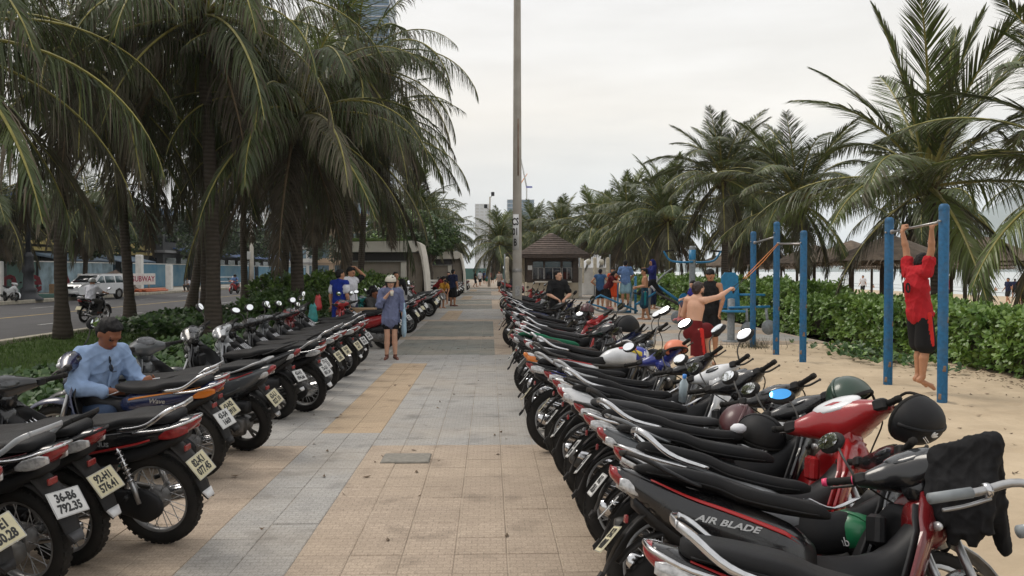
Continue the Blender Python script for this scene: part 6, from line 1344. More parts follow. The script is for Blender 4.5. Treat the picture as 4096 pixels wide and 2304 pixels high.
# people on the beach
bp = [(33, 52, 'navy'), (34.5, 53, 'dark_red'), (36, 54.5, 'sky'), (38, 55, 'black'), (37, 50, 'white'), (41, 58, 'dark_red'), (40.5, 62, 'purple'), (33, 60, 'orange'), (28, 50, 'dark_red'), (43, 61, 'beige'), (45, 70, 'navy'), (30, 66, 'white')]
wl = ['navy shirt', 'dark red shirt', 'light blue shirt', 'black shirt', 'white shirt', 'maroon swimwear', 'purple swimwear', 'orange top', 'red top by the shades', 'beige top', 'dark blue top', 'white top']
for i, (x, y, c) in enumerate(bp): person('beach walker in %s by the waterline' % wl[i], x, y, rnd.uniform(0, 360), WALK, 1.66, beach_z(x, y), .028, 'skin', 'cloth_' + c, .6, 'cloth_black', .8, 1.2, group='people on the beach', hands=False)
for i in range(14):
    x, y = rnd.uniform(58, 75), rnd.uniform(66, 150)
    person('swimmer standing in the sea, %s from the beach shades' % od[i], x, y, rnd.uniform(0, 360), None, 1.66, SEA - 1.05, .03, 'skin', None, shorts='cloth_black', group='swimmers in the sea', hands=False)
# ---------------------------------------------------------------- bars, pole, machines
def post(name, label, x, y, h, group):
    r = thing(name, label, 'post', (x, y, 0), group=group); rr = .061
    obj('shaft', MB().lathe([(rr, -.3), (rr, h - .075), (rr * .98, h - .072)], n=24), r, mats=['blue_post'])
    obj('cap', MB().lathe([(rr * 1.04, h - .085), (rr * 1.04, h - .05), (rr * .92, h - .022), (rr * .6, h - .004), (0, h)], n=24), r, mats=['blue_post'])
    for k_ in range(3):
        a_ = -1.9 + .9 * k_ + x; z_ = (.16, .42, .95)[k_] + .1 * math.sin(y * 3 + k_); g_ = [[(rr * 1.012 * math.cos(a_ + da), rr * 1.012 * math.sin(a_ + da), z_ + dz) for da in np.linspace(-.35 + .1 * math.sin(dz * 60), .3, 5)] for dz in (.035, .012, -.02, -.04)]
        obj('rust_patch', MB().sheet(g_, .0008), r, mats=['rust'])
    obj('bolt', MB().tube([(-rr * .9, -.03, h - .22), (-rr * 1.25, -.03, h - .22)], .014, n=6), r, mats=['steel'])
    return r
PG = 'blue pull-up posts on the sand'
P1 = [(5.64, 17.65, 2.50, 'farthest of three blue posts, dry grass at its foot'), (5.57, 16.0, 2.61, 'tallest blue post in the middle of the group of three'), (5.63, 14.77, 2.38, 'nearest of the group of three blue posts'), (5.70, 11.72, 2.42, 'blue post left of the hanging man'), (5.65, 10.2, 2.49, 'blue post right of the hanging man, nearest of all')]
for x, y, h, l in P1: post('blue_post', l, x, y, h, PG)
def hbar(label, a, b):
    r = thing('pull_up_bar', label, 'bar', a, group='steel pull-up bars'); d = V(b) - V(a); obj('rod', MB().tube([(0, 0, 0), d], .017, n=12), r, mats=['steel'])
    for t in (.055, .945): obj('collar', MB().tube([d * (t - .008), d * (t + .008)], .034, n=12), r, mats=['steel'])
hbar('grey steel bar gripped by the hanging man', (5.70, 11.70, 2.20), (5.65, 10.22, 2.27))
hbar('steel bar between the farthest and the tallest blue post', (5.64, 17.63, 2.25), (5.57, 16.02, 2.32))
hbar('steel bar between the tallest and the nearest of the three posts', (5.57, 15.98, 2.18), (5.63, 14.79, 2.14))
hb = wpt(bm, JB['wR'] + np.array([.10, 0, .0])); an = V((5.58, 15.93, 2.19))
r = thing('exercise_band', 'yellow elastic exercise band tied to the post, handle in the hand', 'exercise band', hb)
for dx in (-.02, .025):
    m_ = (an - hb) * .22; obj('cord', MB().tube([m_ + V((dx, 0, 0)), (an - hb) * .6 + V((dx * 1.4, 0, -.015)), an - hb + V((dx * .5, 0, 0))], .007, n=6), r, mats=['decal_orange'])
for s_ in (-1, 1): obj('strap', MB().tube([V((0, 0, s_ * .055)), (an - hb) * .22], .006, n=5), r, mats=['black_plastic'])
obj('handle', MB().tube([(0, 0, -.06), (0, 0, .06)], .015, n=8), r, mats=['black_plastic'])
r = thing('lamp_post', 'tall concrete lamp post between the right bikes with CS 01 B plate', 'lamp post', (.82, 25, 0))
pm_ = MB(); pm_.tube([(0, 0, -.2 + i * .5) for i in range(25)], [.15 - i * .0022 for i in range(25)], n=20); obj('shaft', pm_, r, mats=['concrete_pole'])
g = [[(.1445 * math.sin(a), -.1445 * math.cos(a), z) for a in np.linspace(-.62, .62, 9)] for z in (1.42 + 1.0, 1.42 + .30)]
g = [[(.146 * math.sin(a), -.146 * math.cos(a), z) for a in np.linspace(-1.05, .30, 9)] for z in (3.40 - .05, 2.28)]
sp_ = obj('number_sheet', MB().sheet(g, .004), r, mats=['white_sheet'])
for i, (tx, z) in enumerate((('CS', 3.12), ('01', 2.82), ('B', 2.5))): text('lettering', tx, .30, sp_, (.152 * math.sin(-.42), -.152 * math.cos(-.42), z), Matrix.Rotation(-.42, 3, 'Z') @ Matrix.Rotation(R(90), 3, 'X'), 'plate_ink', .001, bold=.008, sx=.62)
g = [[(.138 * math.sin(a), -.138 * math.cos(a), z) for a in np.linspace(.05, .32, 4)] for z in (6.2, 5.3, 4.5)]; obj('rust_streak', MB().sheet(g, .002), r, mats=['rust']); obj('band', MB().lathe([(.147, 1.62), (.15, 1.64), (.15, 1.70), (.147, 1.72)], n=20), r, mats=['steel']); obj('access_plate', MB().bbox((0, -.15, 1.05), (.14, .012, .3), .004), r, mats=['steel'])
obj('lamp_arm', MB().tube(smooth_path([(0, 0, 11.5), (.3, 0, 11.9), (1.2, 0, 12.0)]), .04, n=8), r, mats=['steel']); obj('lamp_head', MB().loft([(1.1, 12.0, .1, .05), (1.4, 12.0, .16, .06), (1.75, 11.98, .1, .04)]), r, mats=['steel'])
r = thing('street_lamp', 'distant slim street lamp with two heads above the palms', 'street lamp', (-.1, 88, 0)); obj('pole', MB().tube([(0, 0, 0), (.1, 0, 9.5)], [.16, .08], n=10), r, mats=['concrete_pole'])
for s_, z in ((-.35, 8.5), (.4, 9.8)): obj('floodlight', MB().bbox((s_, 0, z), (.36, .3, .42), .05), r, mats=['cast_iron']); obj('bracket', MB().tube([(.1, 0, z - .4), (s_, 0, z - .1)], .05, n=6), r, mats=['steel'])
# air walker / rotating stations (tall column with curved handles and round discs)
def column_machine(label, x, y, rz, h, arm_z, seats=True, group='blue exercise machines'):
    r = thing('exercise_machine', label, 'exercise machine', (x, y, 0), (0, 0, R(rz)), group); obj('column', MB().lathe([(.095, 0), (.095, h - .05), (.08, h), (0, h)], n=18), r, mats=['gym_grey'])
    obj('sleeve', MB().lathe([(.105, h - .42), (.105, h - .12), (.097, h - .12)], n=18), r, mats=['gym_blue'])
    for s_ in (-1, 1):
        b_ = obj('handle_bar', MB().tube(smooth_path([(0, s_ * .10, arm_z - .05), (s_ * .35, s_ * .16, arm_z - .06), (s_ * .72, s_ * .16, arm_z), (s_ * .92, s_ * .16, arm_z + .28)]), .032, n=9), r, mats=['gym_blue'])
        obj('grip', MB().tube([(s_ * .62, s_ * .16, arm_z + .30), (s_ * .95, s_ * .16, arm_z + .27)], .028, n=8), b_, mats=['rubber'])
        if seats:
            obj('back_plate', MB().prism([(s_ * .28 + q * math.cos(a) * .17, .72 + .26 * math.sin(a)) for q in (1,) for a in np.linspace(0, 2 * math.pi, 14)[:-1]], -.02 + s_ * .12, .02 + s_ * .12), r, mats=['gym_blue'])
            ar = obj('swing_arm', MB().tube([(s_ * .05, s_ * .12, .34), (s_ * .45, s_ * .18, .30)], .035, n=8), r, mats=['gym_grey']); obj('foot_disc', MB().lathe([(0, -.02), (.19, -.02), (.20, 0), (.19, .02), (0, .02)], (s_ * .5, s_ * .2, .24), 'y', 20), r, mats=['gym_grey'])
    obj('base_flange', MB().lathe([(.2, 0), (.2, .03), (.1, .04)], n=16), r, mats=['gym_blue']); return r
column_machine('blue and grey column machine with curved handles and round plates', 6.2, 25.3, 0, 2.42, 1.98)
def seat_machine(label, x, y, rz):
    r = thing('exercise_machine', label, 'exercise machine', (x, y, 0), (0, 0, R(rz)), 'blue exercise machines'); obj('column', MB().lathe([(.085, 0), (.085, 1.0), (0, 1.02)], n=16), r, mats=['gym_grey'])
    obj('back_board', MB().prism([(-.25, .78), (-.20, 1.52), (-.12, 1.62), (.12, 1.62), (.20, 1.52), (.25, .78)], -.02, .02), r, (0, .1, 0), mats=['gym_blue']); obj('seat_board', MB().bbox((0, -.12, .72), (.46, .42, .05), .015), r, mats=['gym_blue'])
    obj('cross_bar', MB().tube([(-.1, -.1, .80), (.9, -.1, .82)], .03, n=8), r, mats=['gym_blue']); obj('push_bar', MB().tube([(.2, 0, 1.1), (.82, 0, 1.09)], .028, n=8), r, mats=['gym_blue'])
    for x_, z_ in ((.35, .3), (.85, .34)):
        obj('hanger', MB().tube([(x_ * .95, -.1, .78), (x_, -.12, z_)], .035, n=8), r, mats=['gym_grey']); obj('foot_disc', MB().lathe([(0, -.02), (.17, -.02), (.175, 0), (.17, .02), (0, .02)], (x_, -.16, z_), 'y', 20), r, mats=['gym_grey'])
    obj('base_flange', MB().lathe([(.2, 0), (.2, .03), (.1, .04)], n=16), r, mats=['gym_grey']); return r
seat_machine('blue seat machine with tall back board behind the bearded man', 5.62, 19.2, 5)
r = thing('exercise_machine', 'low blue swing machine with curved rails under the exercisers', 'exercise machine', (4.7, 32.1, 0), group='blue exercise machines')
obj('curved_rail', MB().tube(smooth_path([(-.9, -.2, .35), (-.5, -.2, .12), (.0, -.2, .08), (.5, -.2, .12), (.75, -.2, .5), (.85, -.2, 1.1)]), .045, n=8), r, mats=['gym_grey']); obj('long_beam', MB().tube([(-.95, -.25, .42), (-.45, -.25, .72), (1.0, -.25, .10)], .04, n=8), r, mats=['gym_blue']); obj('strut', MB().tube([(-.95, -.25, .42), (-.2, -.25, .2)], .035, n=8), r, mats=['gym_blue'])
obj('upright', MB().tube([(.95, 0, 0), (.95, 0, 1.45)], .05, n=10), r, mats=['gym_blue']); obj('foot_plate', MB().bbox((-.1, -.1, .15), (.4, .25, .04), .01), r, mats=['dark_metal'])
r = thing('exercise_machine', 'blue stepping machine under the man in light blue', 'exercise machine', (5.3, 32.25, 0), group='blue exercise machines')
for s_ in (-1, 1): obj('pedal_arm', MB().tube([(s_ * .14, .3, .5), (s_ * .14, -.05, .26)], .04, n=8), r, mats=['gym_blue']); obj('pedal', MB().bbox((s_ * .12, -.05, .27), (.15, .34, .05), .012), r, mats=['dark_metal']); obj('hand_rail', MB().tube(smooth_path([(s_ * .25, .35, 0), (s_ * .25, .35, 1.1), (s_ * .12, .3, 1.35)]), .03, n=8), r, mats=['gym_blue'])
obj('base', MB().tube([(-.25, .35, .05), (.25, .35, .05)], .05, n=8), r, mats=['gym_blue'])
r = thing('exercise_machine', 'air walker frame with slanting blue beam beside the hooded exerciser', 'exercise machine', (6.35, 31.2, 0), group='blue exercise machines')
obj('slanting_beam', MB().tube([(-.1, 0, 1.15), (1.15, -.1, .25)], .055, n=9), r, mats=['gym_blue']); obj('seat_tube', MB().tube([(-.1, -.1, .85), (1.1, -.2, .2)], .05, n=9), r, mats=['dark_metal']); obj('upright', MB().tube([(-.35, .1, 0), (-.3, .1, 1.0)], .07, n=10), r, mats=['gym_grey']); obj('hand_bar', MB().tube(smooth_path([(-.1, 0, 1.15), (.2, 0, 1.5), (.55, 0, 1.75)]), .03, n=8), r, mats=['gym_grey']); obj('foot_rail', MB().tube([(-.9, -.1, .36), (-.1, -.1, .85)], .04, n=8), r, mats=['gym_blue'])
for i, x_ in enumerate((-.6, .45)): obj('foot_plate', MB().bbox((x_, -.05, .40 if i == 0 else .24), (.34, .14, .04), .01), r, mats=['dark_metal'])
obj('bench_post', MB().tube([(-.35, .1, 0), (-.35, .1, .04)], .16, n=12), r, mats=['dark_metal'])
# ---------------------------------------------------------------- kiosk
r = thing('kiosk', 'dark wooden kiosk with hipped shingle roof and pale stone base', 'kiosk', (3.75, 51, 0))
obj('base_wall', MB().bbox((0, 0, .48), (3.1, 2.9, .96), .03), r, mats=['cream_wall']); obj('counter', MB().bbox((.02, -1.5, 1.0), (2.2, .4, .1), .02), r, mats=['shelter_white'])
for x_ in (-1.38, 1.38):
    for y_ in (-1.28, 1.28): obj('corner_post', MB().bbox((x_, y_, 1.77), (.34, .34, 1.62), .015), r, mats=['dark_wood'])
obj('lintel', MB().bbox((0, -1.25, 2.42), (2.42, .16, .32), .01), r, mats=['dark_wood']); obj('sill_rail', MB().bbox((0, -1.25, 1.06), (2.42, .18, .16), .01), r, mats=['dark_wood'])
for s_ in (-1, 1): obj('side_wall', MB().box((s_ * 1.32, 0, 1.7), (.1, 2.2, 1.3)), r, mats=['dark_wood'])
obj('rear_wall', MB().box((0, 1.25, 1.7), (2.4, .1, 1.3)), r, mats=['dark_wood'])
for i, (x_, w__) in enumerate(((-.86, .66), (.02, .98), (.88, .58))):
    wn = obj('window', MB().box((x_, -1.2, 2.05), (w__, .02, .34)), r, mats=['glass_teal']); 
    for dx in (-w__ / 2, w__ / 2): obj('frame', MB().box((x_ + dx, -1.215, 2.05), (.05, .05, .36)), wn, mats=['dark_wood'])
    wn = obj('window', MB().box((x_, -1.19, 1.5), (w__, .02, .66)), r, mats=['glass_dark']); obj('rail', MB().box((x_, -1.215, 1.86), (w__, .05, .05)), wn, mats=['gym_grey'])
    for dx in np.linspace(-w__ / 2, w__ / 2, 3): obj('frame', MB().box((x_ + dx, -1.22, 1.5), (.035, .04, .68)), wn, mats=['steel'])
obj('notice', MB().box((-1.36, -1.465, 1.85), (.26, .02, .26)), r, mats=['white_sheet']); obj('interior_shelf', MB().box((0, .4, 1.6), (2.2, .4, .04)), r, mats=['dark_wood'])
rf = obj('roof', MB().add([(-2.16, -2.1, 2.60), (2.16, -2.1, 2.60), (2.16, 2.1, 2.60), (-2.16, 2.1, 2.60), (-.12, 0, 3.92), (.12, 0, 3.92)], [(0, 1, 5, 4), (1, 2, 5), (2, 3, 4, 5), (3, 0, 4), (3, 2, 1, 0)]), r, mats=['shingle'])
obj('fascia', MB().box((0, -2.08, 2.53), (4.34, .09, .2)), rf, mats=['dark_wood']); obj('fascia', MB().box((-2.13, 0, 2.53), (.09, 4.06, .2)), rf, mats=['dark_wood']); obj('fascia', MB().box((2.13, 0, 2.53), (.09, 4.06, .2)), rf, mats=['dark_wood'])
for k in range(11):                                     # shingle courses
    t = k / 11; a0, a1 = V((-2.16, -2.1, 2.6)).lerp(V((-.12, 0, 3.92)), t), V((2.16, -2.1, 2.6)).lerp(V((.12, 0, 3.92)), t); b0, b1 = V((-2.16, -2.1, 2.6)).lerp(V((-.12, 0, 3.92)), t + .105), V((2.16, -2.1, 2.6)).lerp(V((.12, 0, 3.92)), t + .105)
    u = V((0, -.012, .02)); obj('shingle_course', MB().sheet([[a0 + u * 2.2, a1 + u * 2.2], [b0 + u * .4, b1 + u * .4]], .03), rf, mats=['shingle'])
# lantern stand with folded curtains
def lantern_stand(label, x, y, n, w__):
    r = thing('lantern_stand', label, 'lantern stand', (x, y, 0), group='lantern stands by the kiosk'); obj('top_rail', MB().tube([(-w__ / 2, 0, 2.75), (w__ / 2, 0, 2.8)], .03, n=6), r, mats=['wood_post'])
    for i in range(n):
        x_ = -w__ / 2 + w__ * i / (n - 1); obj('post', MB().tube([(x_, .1, 0), (x_, .1, 2.75)], .05, n=8), r, mats=['gym_grey'])
    for i in range(n * 2 - 1):
        x_ = -w__ / 2 + .15 + (w__ - .3) * i / (2 * n - 2)
        if i % 2 == 0: Q = [('cone', (x_, -.05, 2.45), (x_, -.05, 1.6), .12, .10, 0), ('cone', (x_, -.05, 1.6), (x_ + .05, -.05, .95), .13, .10, 0), ('cone', (x_ - .05, -.07, 2.4), (x_ - .04, -.08, 1.0), .06, .05, 0), ('cone', (x_ + .06, -.07, 2.4), (x_ + .08, -.08, 1.0), .05, .05, 0)]; obj('curtain', sdf_mesh('curtain', Q, .03, ['curtain'], .02), r)
        else: l_ = obj('lantern', MB().ell((x_, -.15, 2.25), (.17, .17, .19), 14, 8), r, mats=['lantern']); obj('cord', MB().tube([(x_, -.15, 2.42), (x_, -.1, 2.75)], .012, n=5), l_, mats=['wood_post'])
lantern_stand('lanterns and tied curtains right of the kiosk', 6.9, 54.5, 3, 2.0); lantern_stand('lanterns and tied curtains left of the kiosk behind the pole', 1.6, 53, 2, 1.3)
r = thing('canopy_tent', 'white pointed canopy behind the exercisers', 'canopy', (8.0, 62, 0)); obj('cover', MB().add([(-1.8, -1.8, 1.9), (1.8, -1.8, 1.9), (1.8, 1.8, 1.9), (-1.8, 1.8, 1.9), (0, 0, 2.9)], [(0, 1, 4), (1, 2, 4), (2, 3, 4), (3, 0, 4)]), r, mats=['tower_white'])
for a in (-1, 1):
    for b in (-1, 1): obj('pole', MB().tube([(a * 1.75, b * 1.75, 0), (a * 1.75, b * 1.75, 1.95)], .04, n=6), r, mats=['steel'])
for i, (x_, y_, w__) in enumerate(((7.6, 58, 2.4), (5.75, 53, .3))): tag(obj('white_panel', MB().bbox((x_, y_, .95), (w__, .1, 1.9), .02), mats=['white_paint']), ['white board behind the people at the machines', 'narrow white board beside the kiosk'][i], 'panel')
# ---------------------------------------------------------------- thatched shades
def shade(label, x, y, rr, h):
    r = thing('thatched_shade', label, 'thatched umbrella', (x, y, beach_z(x, y)), group='thatched beach shades'); n = 22
    obj('post', MB().tube([(0, 0, 0), (0, 0, h)], .075, n=8), r, mats=['wood_post'])
    c = MB(); c.lathe([(rr, h - .70), (rr * .66, h - .36), (rr * .3, h - .08), (.03, h + .12)], n=n); c.lathe([(.03, h + .05), (rr * .95, h - .73)], n=n); cp = obj('canopy', c, r, mats=['thatch'])
    v = []; f = []; q = np.random.RandomState(int(x * 7 + y))
    for i in range(520):
        a = q.uniform(0, 6.28); t = q.uniform(.25, 1.0); R0 = rr * t; z0 = h + .12 - .82 * t ** .9 + .05; l = q.uniform(.2, .42); R1 = R0 + l * .8; z1 = z0 - l * .62 - q.uniform(0, .06); wd = q.uniform(.01, .03); o = len(v); ca, sa = math.cos(a), math.sin(a); a2 = a + q.normal(0, .05); cb, sb = math.cos(a2), math.sin(a2)
        v += [(ca * R0 - sa * wd, sa * R0 + ca * wd, z0), (ca * R0 + sa * wd, sa * R0 - ca * wd, z0), (cb * R1 + sb * wd * .4, sb * R1 - cb * wd * .4, z1), (cb * R1 - sb * wd * .4, sb * R1 + cb * wd * .4, z1)]; f.append((o, o + 1, o + 2, o + 3))
    s_ = obj('thatch_strands', npmesh('thatch_strands', v, f, [M['thatch_strand']]), cp); s_['kind'] = 'stuff'
    for i in range(5):
        a = i * 1.256; obj('rib', MB().tube([(0, 0, h - .1), (math.cos(a) * rr * .9, math.sin(a) * rr * .9, h - .70)], .025, n=5), r, mats=['wood_post'])
sp = [(13.4, 30.5), (15.8, 33), (18.3, 31.5), (14.2, 36), (17.0, 38.5), (20.3, 36), (13.6, 42), (16.8, 45), (20.5, 43), (24.0, 40.5), (14.6, 50), (18.4, 52), (22.8, 49), (16.0, 58), (21.0, 60), (12.6, 25.8), (16.2, 26.8)]
for i, (x, y) in enumerate(sp): shade('thatched beach shade, %s of the cluster behind the hedge' % (['first', 'second', 'third', 'fourth', 'fifth', 'sixth', 'seventh', 'eighth', 'ninth', 'tenth', 'eleventh', 'twelfth', 'thirteenth', 'fourteenth', 'fifteenth', 'sixteenth', 'seventeenth'][i]), x, y, 1.8, 2.72)
# ---------------------------------------------------------------- white shelters on the left
def shelter(label, x, y, sc, name='shelter'):
    r = thing(name, label, 'shelter', (x, y, 0)); r.scale = (sc, sc, sc)
    obj('roller_shutter', MB().bbox((-.1, 0, 1.05), (2.6, .12, 2.1), .01), r, mats=['roller'])
    for i in range(20): obj('slat', MB().box((-.1, -.066, .12 + i * .1), (2.5, .008, .012)), r, mats=['roller'])
    for x_ in (-1.52, 1.28): obj('pillar', MB().bbox((x_, 0, 1.05), (.28, .4, 2.1), .02), r, mats=['shelter_white'])
    obj('sign_band', MB().bbox((-.12, -.05, 2.32), (3.1, .3, .44), .01), r, mats=['dark_panel']); obj('beam', MB().box((-.12, -.22, 2.1), (3.2, .06, .06)), r, mats=['steel'])
    obj('roof_slab', MB().prism([(-2.05, 2.56), (-2.0, 3.05), (1.9, 3.12), (2.1, 3.0), (2.12, 2.72), (1.9, 2.56)], -.45, 3.0), r, mats=['shelter_white'])
    obj('curved_side', MB().prism([(1.92, 2.9), (2.13, 2.96), (2.25, 2.4), (2.38, 1.5), (2.46, .0), (2.38, 0), (2.29, 1.45), (2.16, 2.35)], -.42, 2.95), r, mats=['shelter_white'])
    obj('end_wall', MB().bbox((1.84, 1.3, 1.27), (.72, 2.3, 2.54), .02), r, mats=['roller']); obj('turf', MB().bbox((-.3, 1.2, 3.17), (3.2, 2.8, .16), .05), r, mats=['turf_roof']); obj('rear_block', MB().box((-.1, 1.6, 1.25), (3.2, 2.4, 2.5)), r, mats=['cream_wall'])
    return r
shelter('large white roofed shelter with brown shutter beyond the youths', -5.7, 42.5, 1.02); shelter('smaller white shelter behind the large one', -4.3, 62.5, 1.0)
r = thing('bench', 'slatted pale bench beside the shelter', 'bench', (-2.75, 45, 0))
for i in range(4): obj('slat', MB().bbox((0, .02 * i, .62 + i * .17), (1.5, .04, .1), .008), r, mats=['white_paint'])
for x_ in (-.65, .65): obj('leg', MB().bbox((x_, .08, .55), (.08, .08, 1.1), .01), r, mats=['white_paint'])
# ---------------------------------------------------------------- across the road
def rider(label, x, y, rz, shirt, helmet, roles, kind='underbone', gp='riders on the road', h=.016, trousers='cloth_black'):
    bike(label.split(' on ')[-1] if ' on ' in label else label, kind, x, y, rz, 0, 0, roles, ('', 'plate_cream'), (1, 1), 'motorbikes ridden on the road', RZ + .004, True)
    q = Matrix.Rotation(R(rz), 3, 'Z') @ V((.33, 0, 0))
    JR = {k: (v[0], v[1], v[2] - .16) for k, v in STAND.items()}; JR.update(waist=(.03, 0, .92), chest=(.08, 0, 1.10), neck=(.12, 0, 1.25), head=(.16, 0, 1.39), sL=(.1, .17, 1.2), sR=(.1, -.17, 1.2), eL=(.28, .26, 1.05), eR=(.28, -.26, 1.05), wL=(.50, .30, 1.0), wR=(.50, -.30, 1.0), kL=(.38, .17, .66), kR=(.38, -.17, .66), aL=(.24, .17, .34), aR=(.24, -.17, .34), tL=(.38, .18, .29), tR=(.38, -.18, .29))
    p, J = person(label, x + q.x, y + q.y, rz, JR, 1.66, RZ + .03, h, 'skin', shirt, .75, trousers, 1.9, 1.3, hat='helmet', group=gp, hands=False, shoes='sandal')
    shell_helmet('helmet', '', V(tuple(J['_hd'])) + V((-.01, 0, .03)), (0, R(6), 0), helmet, .13, parent=p, cut=105)
rider('rider in white shirt and grey helmet on dark motorbike heading away', -14.0, 29.0, 82, 'cloth_white', 'helmet_silver', two('black', 'decal_red'), trousers='cloth_dark_grey')
rider('rider in light blue shirt coming closer on red scooter by the far kerb', -19.9, 66, -96, 'cloth_sky', 'helmet_black', two('red'), 'scooter', h=.022)
rider('rider in dark clothes on teal motorbike left of the red scooter', -21.0, 64, -94, 'cloth_dark_grey', 'helmet_black', two('teal'), h=.022)
rider('rider in dark red on black motorbike right of the red scooter', -18.3, 68, -96, 'cloth_maroon', 'helmet_black', two('black'), h=.022)
bike('white scooter parked on the far pavement at the left edge', 'scooter', -26.4, 45.9, -40, -8, 30, two('white', rail='black_plastic'), None, (1, 1), 'scooters parked across the road', .0, True)
bike('black scooter parked beside the white one across the road', 'scooter', -26.5, 44.6, -60, -8, 30, two('black'), None, (1, 0), 'scooters parked across the road', .0, True)
# white SUV parked facing the camera
r = thing('parked_car', 'white off-road car parked at the far kerb facing us', 'car', (-24.9, 52.8, RZ), (0, 0, R(-104))); r.scale = (.93, .93, .93)
prof = [(-2.3, .45), (-2.32, .95), (-2.2, 1.05), (-1.95, 1.62), (-1.8, 1.68), (.05, 1.70), (.35, 1.64), (1.05, 1.14), (2.15, 1.02), (2.36, .85), (2.38, .45), (2.3, .36), (1.85, .36), (1.78, .62), (1.42, .76), (1.06, .62), (1.0, .33), (-1.0, .33), (-1.06, .62), (-1.42, .76), (-1.78, .62), (-1.85, .40)]
mb = MB(); k = len(prof); W2 = .90
def wy(z, x): return W2 - (.0 if z < 1.02 else (z - 1.02) * .26) - (.05 if abs(x) > 2.2 else 0)
vs = [(x_, wy(z_, x_), z_) for x_, z_ in prof] + [(x_, -wy(z_, x_), z_) for x_, z_ in prof]; mb.add(vs, [tuple(range(k)), tuple(range(2 * k - 1, k - 1, -1))] + [(i, (i + 1) % k, (i + 1) % k + k, i + k)[::-1] for i in range(k)]); obj('body', mb, r, mats=['car_white'])
for s_ in (-1, 1):
    for a, b in (((-1.05, 1.12), (-.12, 1.12)), ((-.05, 1.12), (.85, 1.12)), ((-1.92, 1.12), (-1.15, 1.12))):
        top = 1.58; x0_, x1_ = a[0], b[0]; xt1 = min(x1_, .22) if x1_ > .5 else x1_ - .02; xt0 = x0_ + (.12 if x0_ < -1.5 else .02)
        g = [[(x0_, s_ * (wy(1.12, 0) + .004), 1.12), (x1_, s_ * (wy(1.12, 0) + .004), 1.12)], [(xt0, s_ * (wy(top, 0) + .004), top), (xt1, s_ * (wy(top, 0) + .004), top)]]
        obj('side_window', MB().sheet(g if s_ > 0 else [row[::-1] for row in g], .006), r, mats=['glass_teal'])
    obj('headlight', MB().ell((2.22, s_ * .66, .86), (.16, .2, .1), 12, 6), r, mats=['lens_clear']); obj('door_mirror', MB().ell((.75, s_ * 1.0, 1.12), (.07, .13, .08), 10, 6), r, mats=['car_white']); obj('roof_rail', MB().tube([(-1.6, s_ * .6, 1.72), (.0, s_ * .6, 1.73)], .025, n=6), r, mats=['steel']); obj('step', MB().bbox((0, s_ * .92, .36), (1.9, .14, .06), .015), r, mats=['dark_metal'])
    for x_ in (-1.42, 1.42):
        wl_ = obj('wheel', MB().lathe([(0, -.10), (.2, -.10), (.24, -.09), (.24, .09), (.2, .1), (0, .1)], ax='y', n=22), r, (x_, s_ * .80, .37), mats=['alloy']); obj('tyre', MB().lathe([(.23, -.12), (.33, -.13), (.37, -.09), (.37, .09), (.33, .13), (.23, .12)], ax='y', n=26), wl_, mats=['rubber'])
obj('windscreen', MB().sheet([[(.40, .70, 1.615), (.40, -.70, 1.615)], [(1.03, .78, 1.165), (1.03, -.78, 1.165)]], .008), r, (.012, 0, .01), mats=['glass_dark'])
obj('grille', MB().bbox((2.375, 0, .84), (.05, .9, .18), .01), r, mats=['glass_dark']); obj('bumper', MB().bbox((2.36, 0, .52), (.14, 1.7, .2), .04), r, mats=['car_white']); obj('lower_grille', MB().bbox((2.385, 0, .40), (.12, 1.2, .12), .02), r, mats=['black_plastic']); obj('number_plate', MB().box((2.44, 0, .56), (.012, .5, .12)), r, mats=['plate_white'])
# far pavement furniture
r = thing('lamp_pedestal', 'dark ornate cast iron lamp base on the far pavement', 'lamp post', (-25.95, 47.4, 0)); obj('base', MB().lathe([(.75, 0), (.75, .1), (.5, .25), (.42, .5), (.46, .62), (.3, .75), (.26, 1.5), (.34, 1.6), (.3, 1.9), (.24, 2.4), (.28, 2.5), (.14, 2.7)], n=16), r, mats=['cast_iron']); obj('pole', MB().tube([(0, 0, 2.6), (0, 0, 8)], [.14, .09], n=10), r, mats=['cast_iron'])
r = thing('letter_sign', 'large dark red standing letters on a green strip', 'sign', (-28.0, 51.6, 0), (0, 0, R(28))); obj('plinth', MB().bbox((0, 0, .12), (5.4, .9, .25), .03), r, mats=['hoarding_green'])
for i, c in enumerate('men'): text('letter', c, 2.1, r, (-1.5 + i * 1.55, 0, 1.05), (R(90), 0, 0), 'letter_red', .14, bold=.05, sx=.9)
tag(obj('planter_wall', MB().bbox((-27.8, 55.6, .4), (2.4, .5, .8), .03), mats=['cardboard']), 'low tan planter wall beside the red letters', 'planter')
r = thing('sign_board', 'white sign board with dark red lettering before the hoarding', 'sign', (-29.2, 66, .55), (0, 0, R(58))); obj('board', MB().bbox((0, 0, .45), (6.6, .12, .9), .015), r, mats=['white_paint']); text('lettering', 'HOANG PHUONG SUBWAY', .62, r, (0, -.07, .45), (R(90), 0, 0), 'ink_red', .004, bold=.01, sx=.82)
for x_ in (-2.8, 2.8): obj('leg', MB().box((x_, .1, -.25), (.12, .1, .6)), r, mats=['steel'])
o = thing('dirt_mound', 'heap of brown earth behind the lettered sign', 'mound', (-31.5, 70, 0)); mb = MB(); mb.add([], []); g = [[(x_, y_, max(0, 1.7 - .45 * math.hypot(x_, y_) ** 1.5) + .3 * fbm(x_, y_, 1)) for y_ in np.linspace(-2.6, 2.6, 12)] for x_ in np.linspace(-2.6, 2.6, 12)]; obj('earth', mb.sheet(g, .05), o, mats=['dirt_mound'])
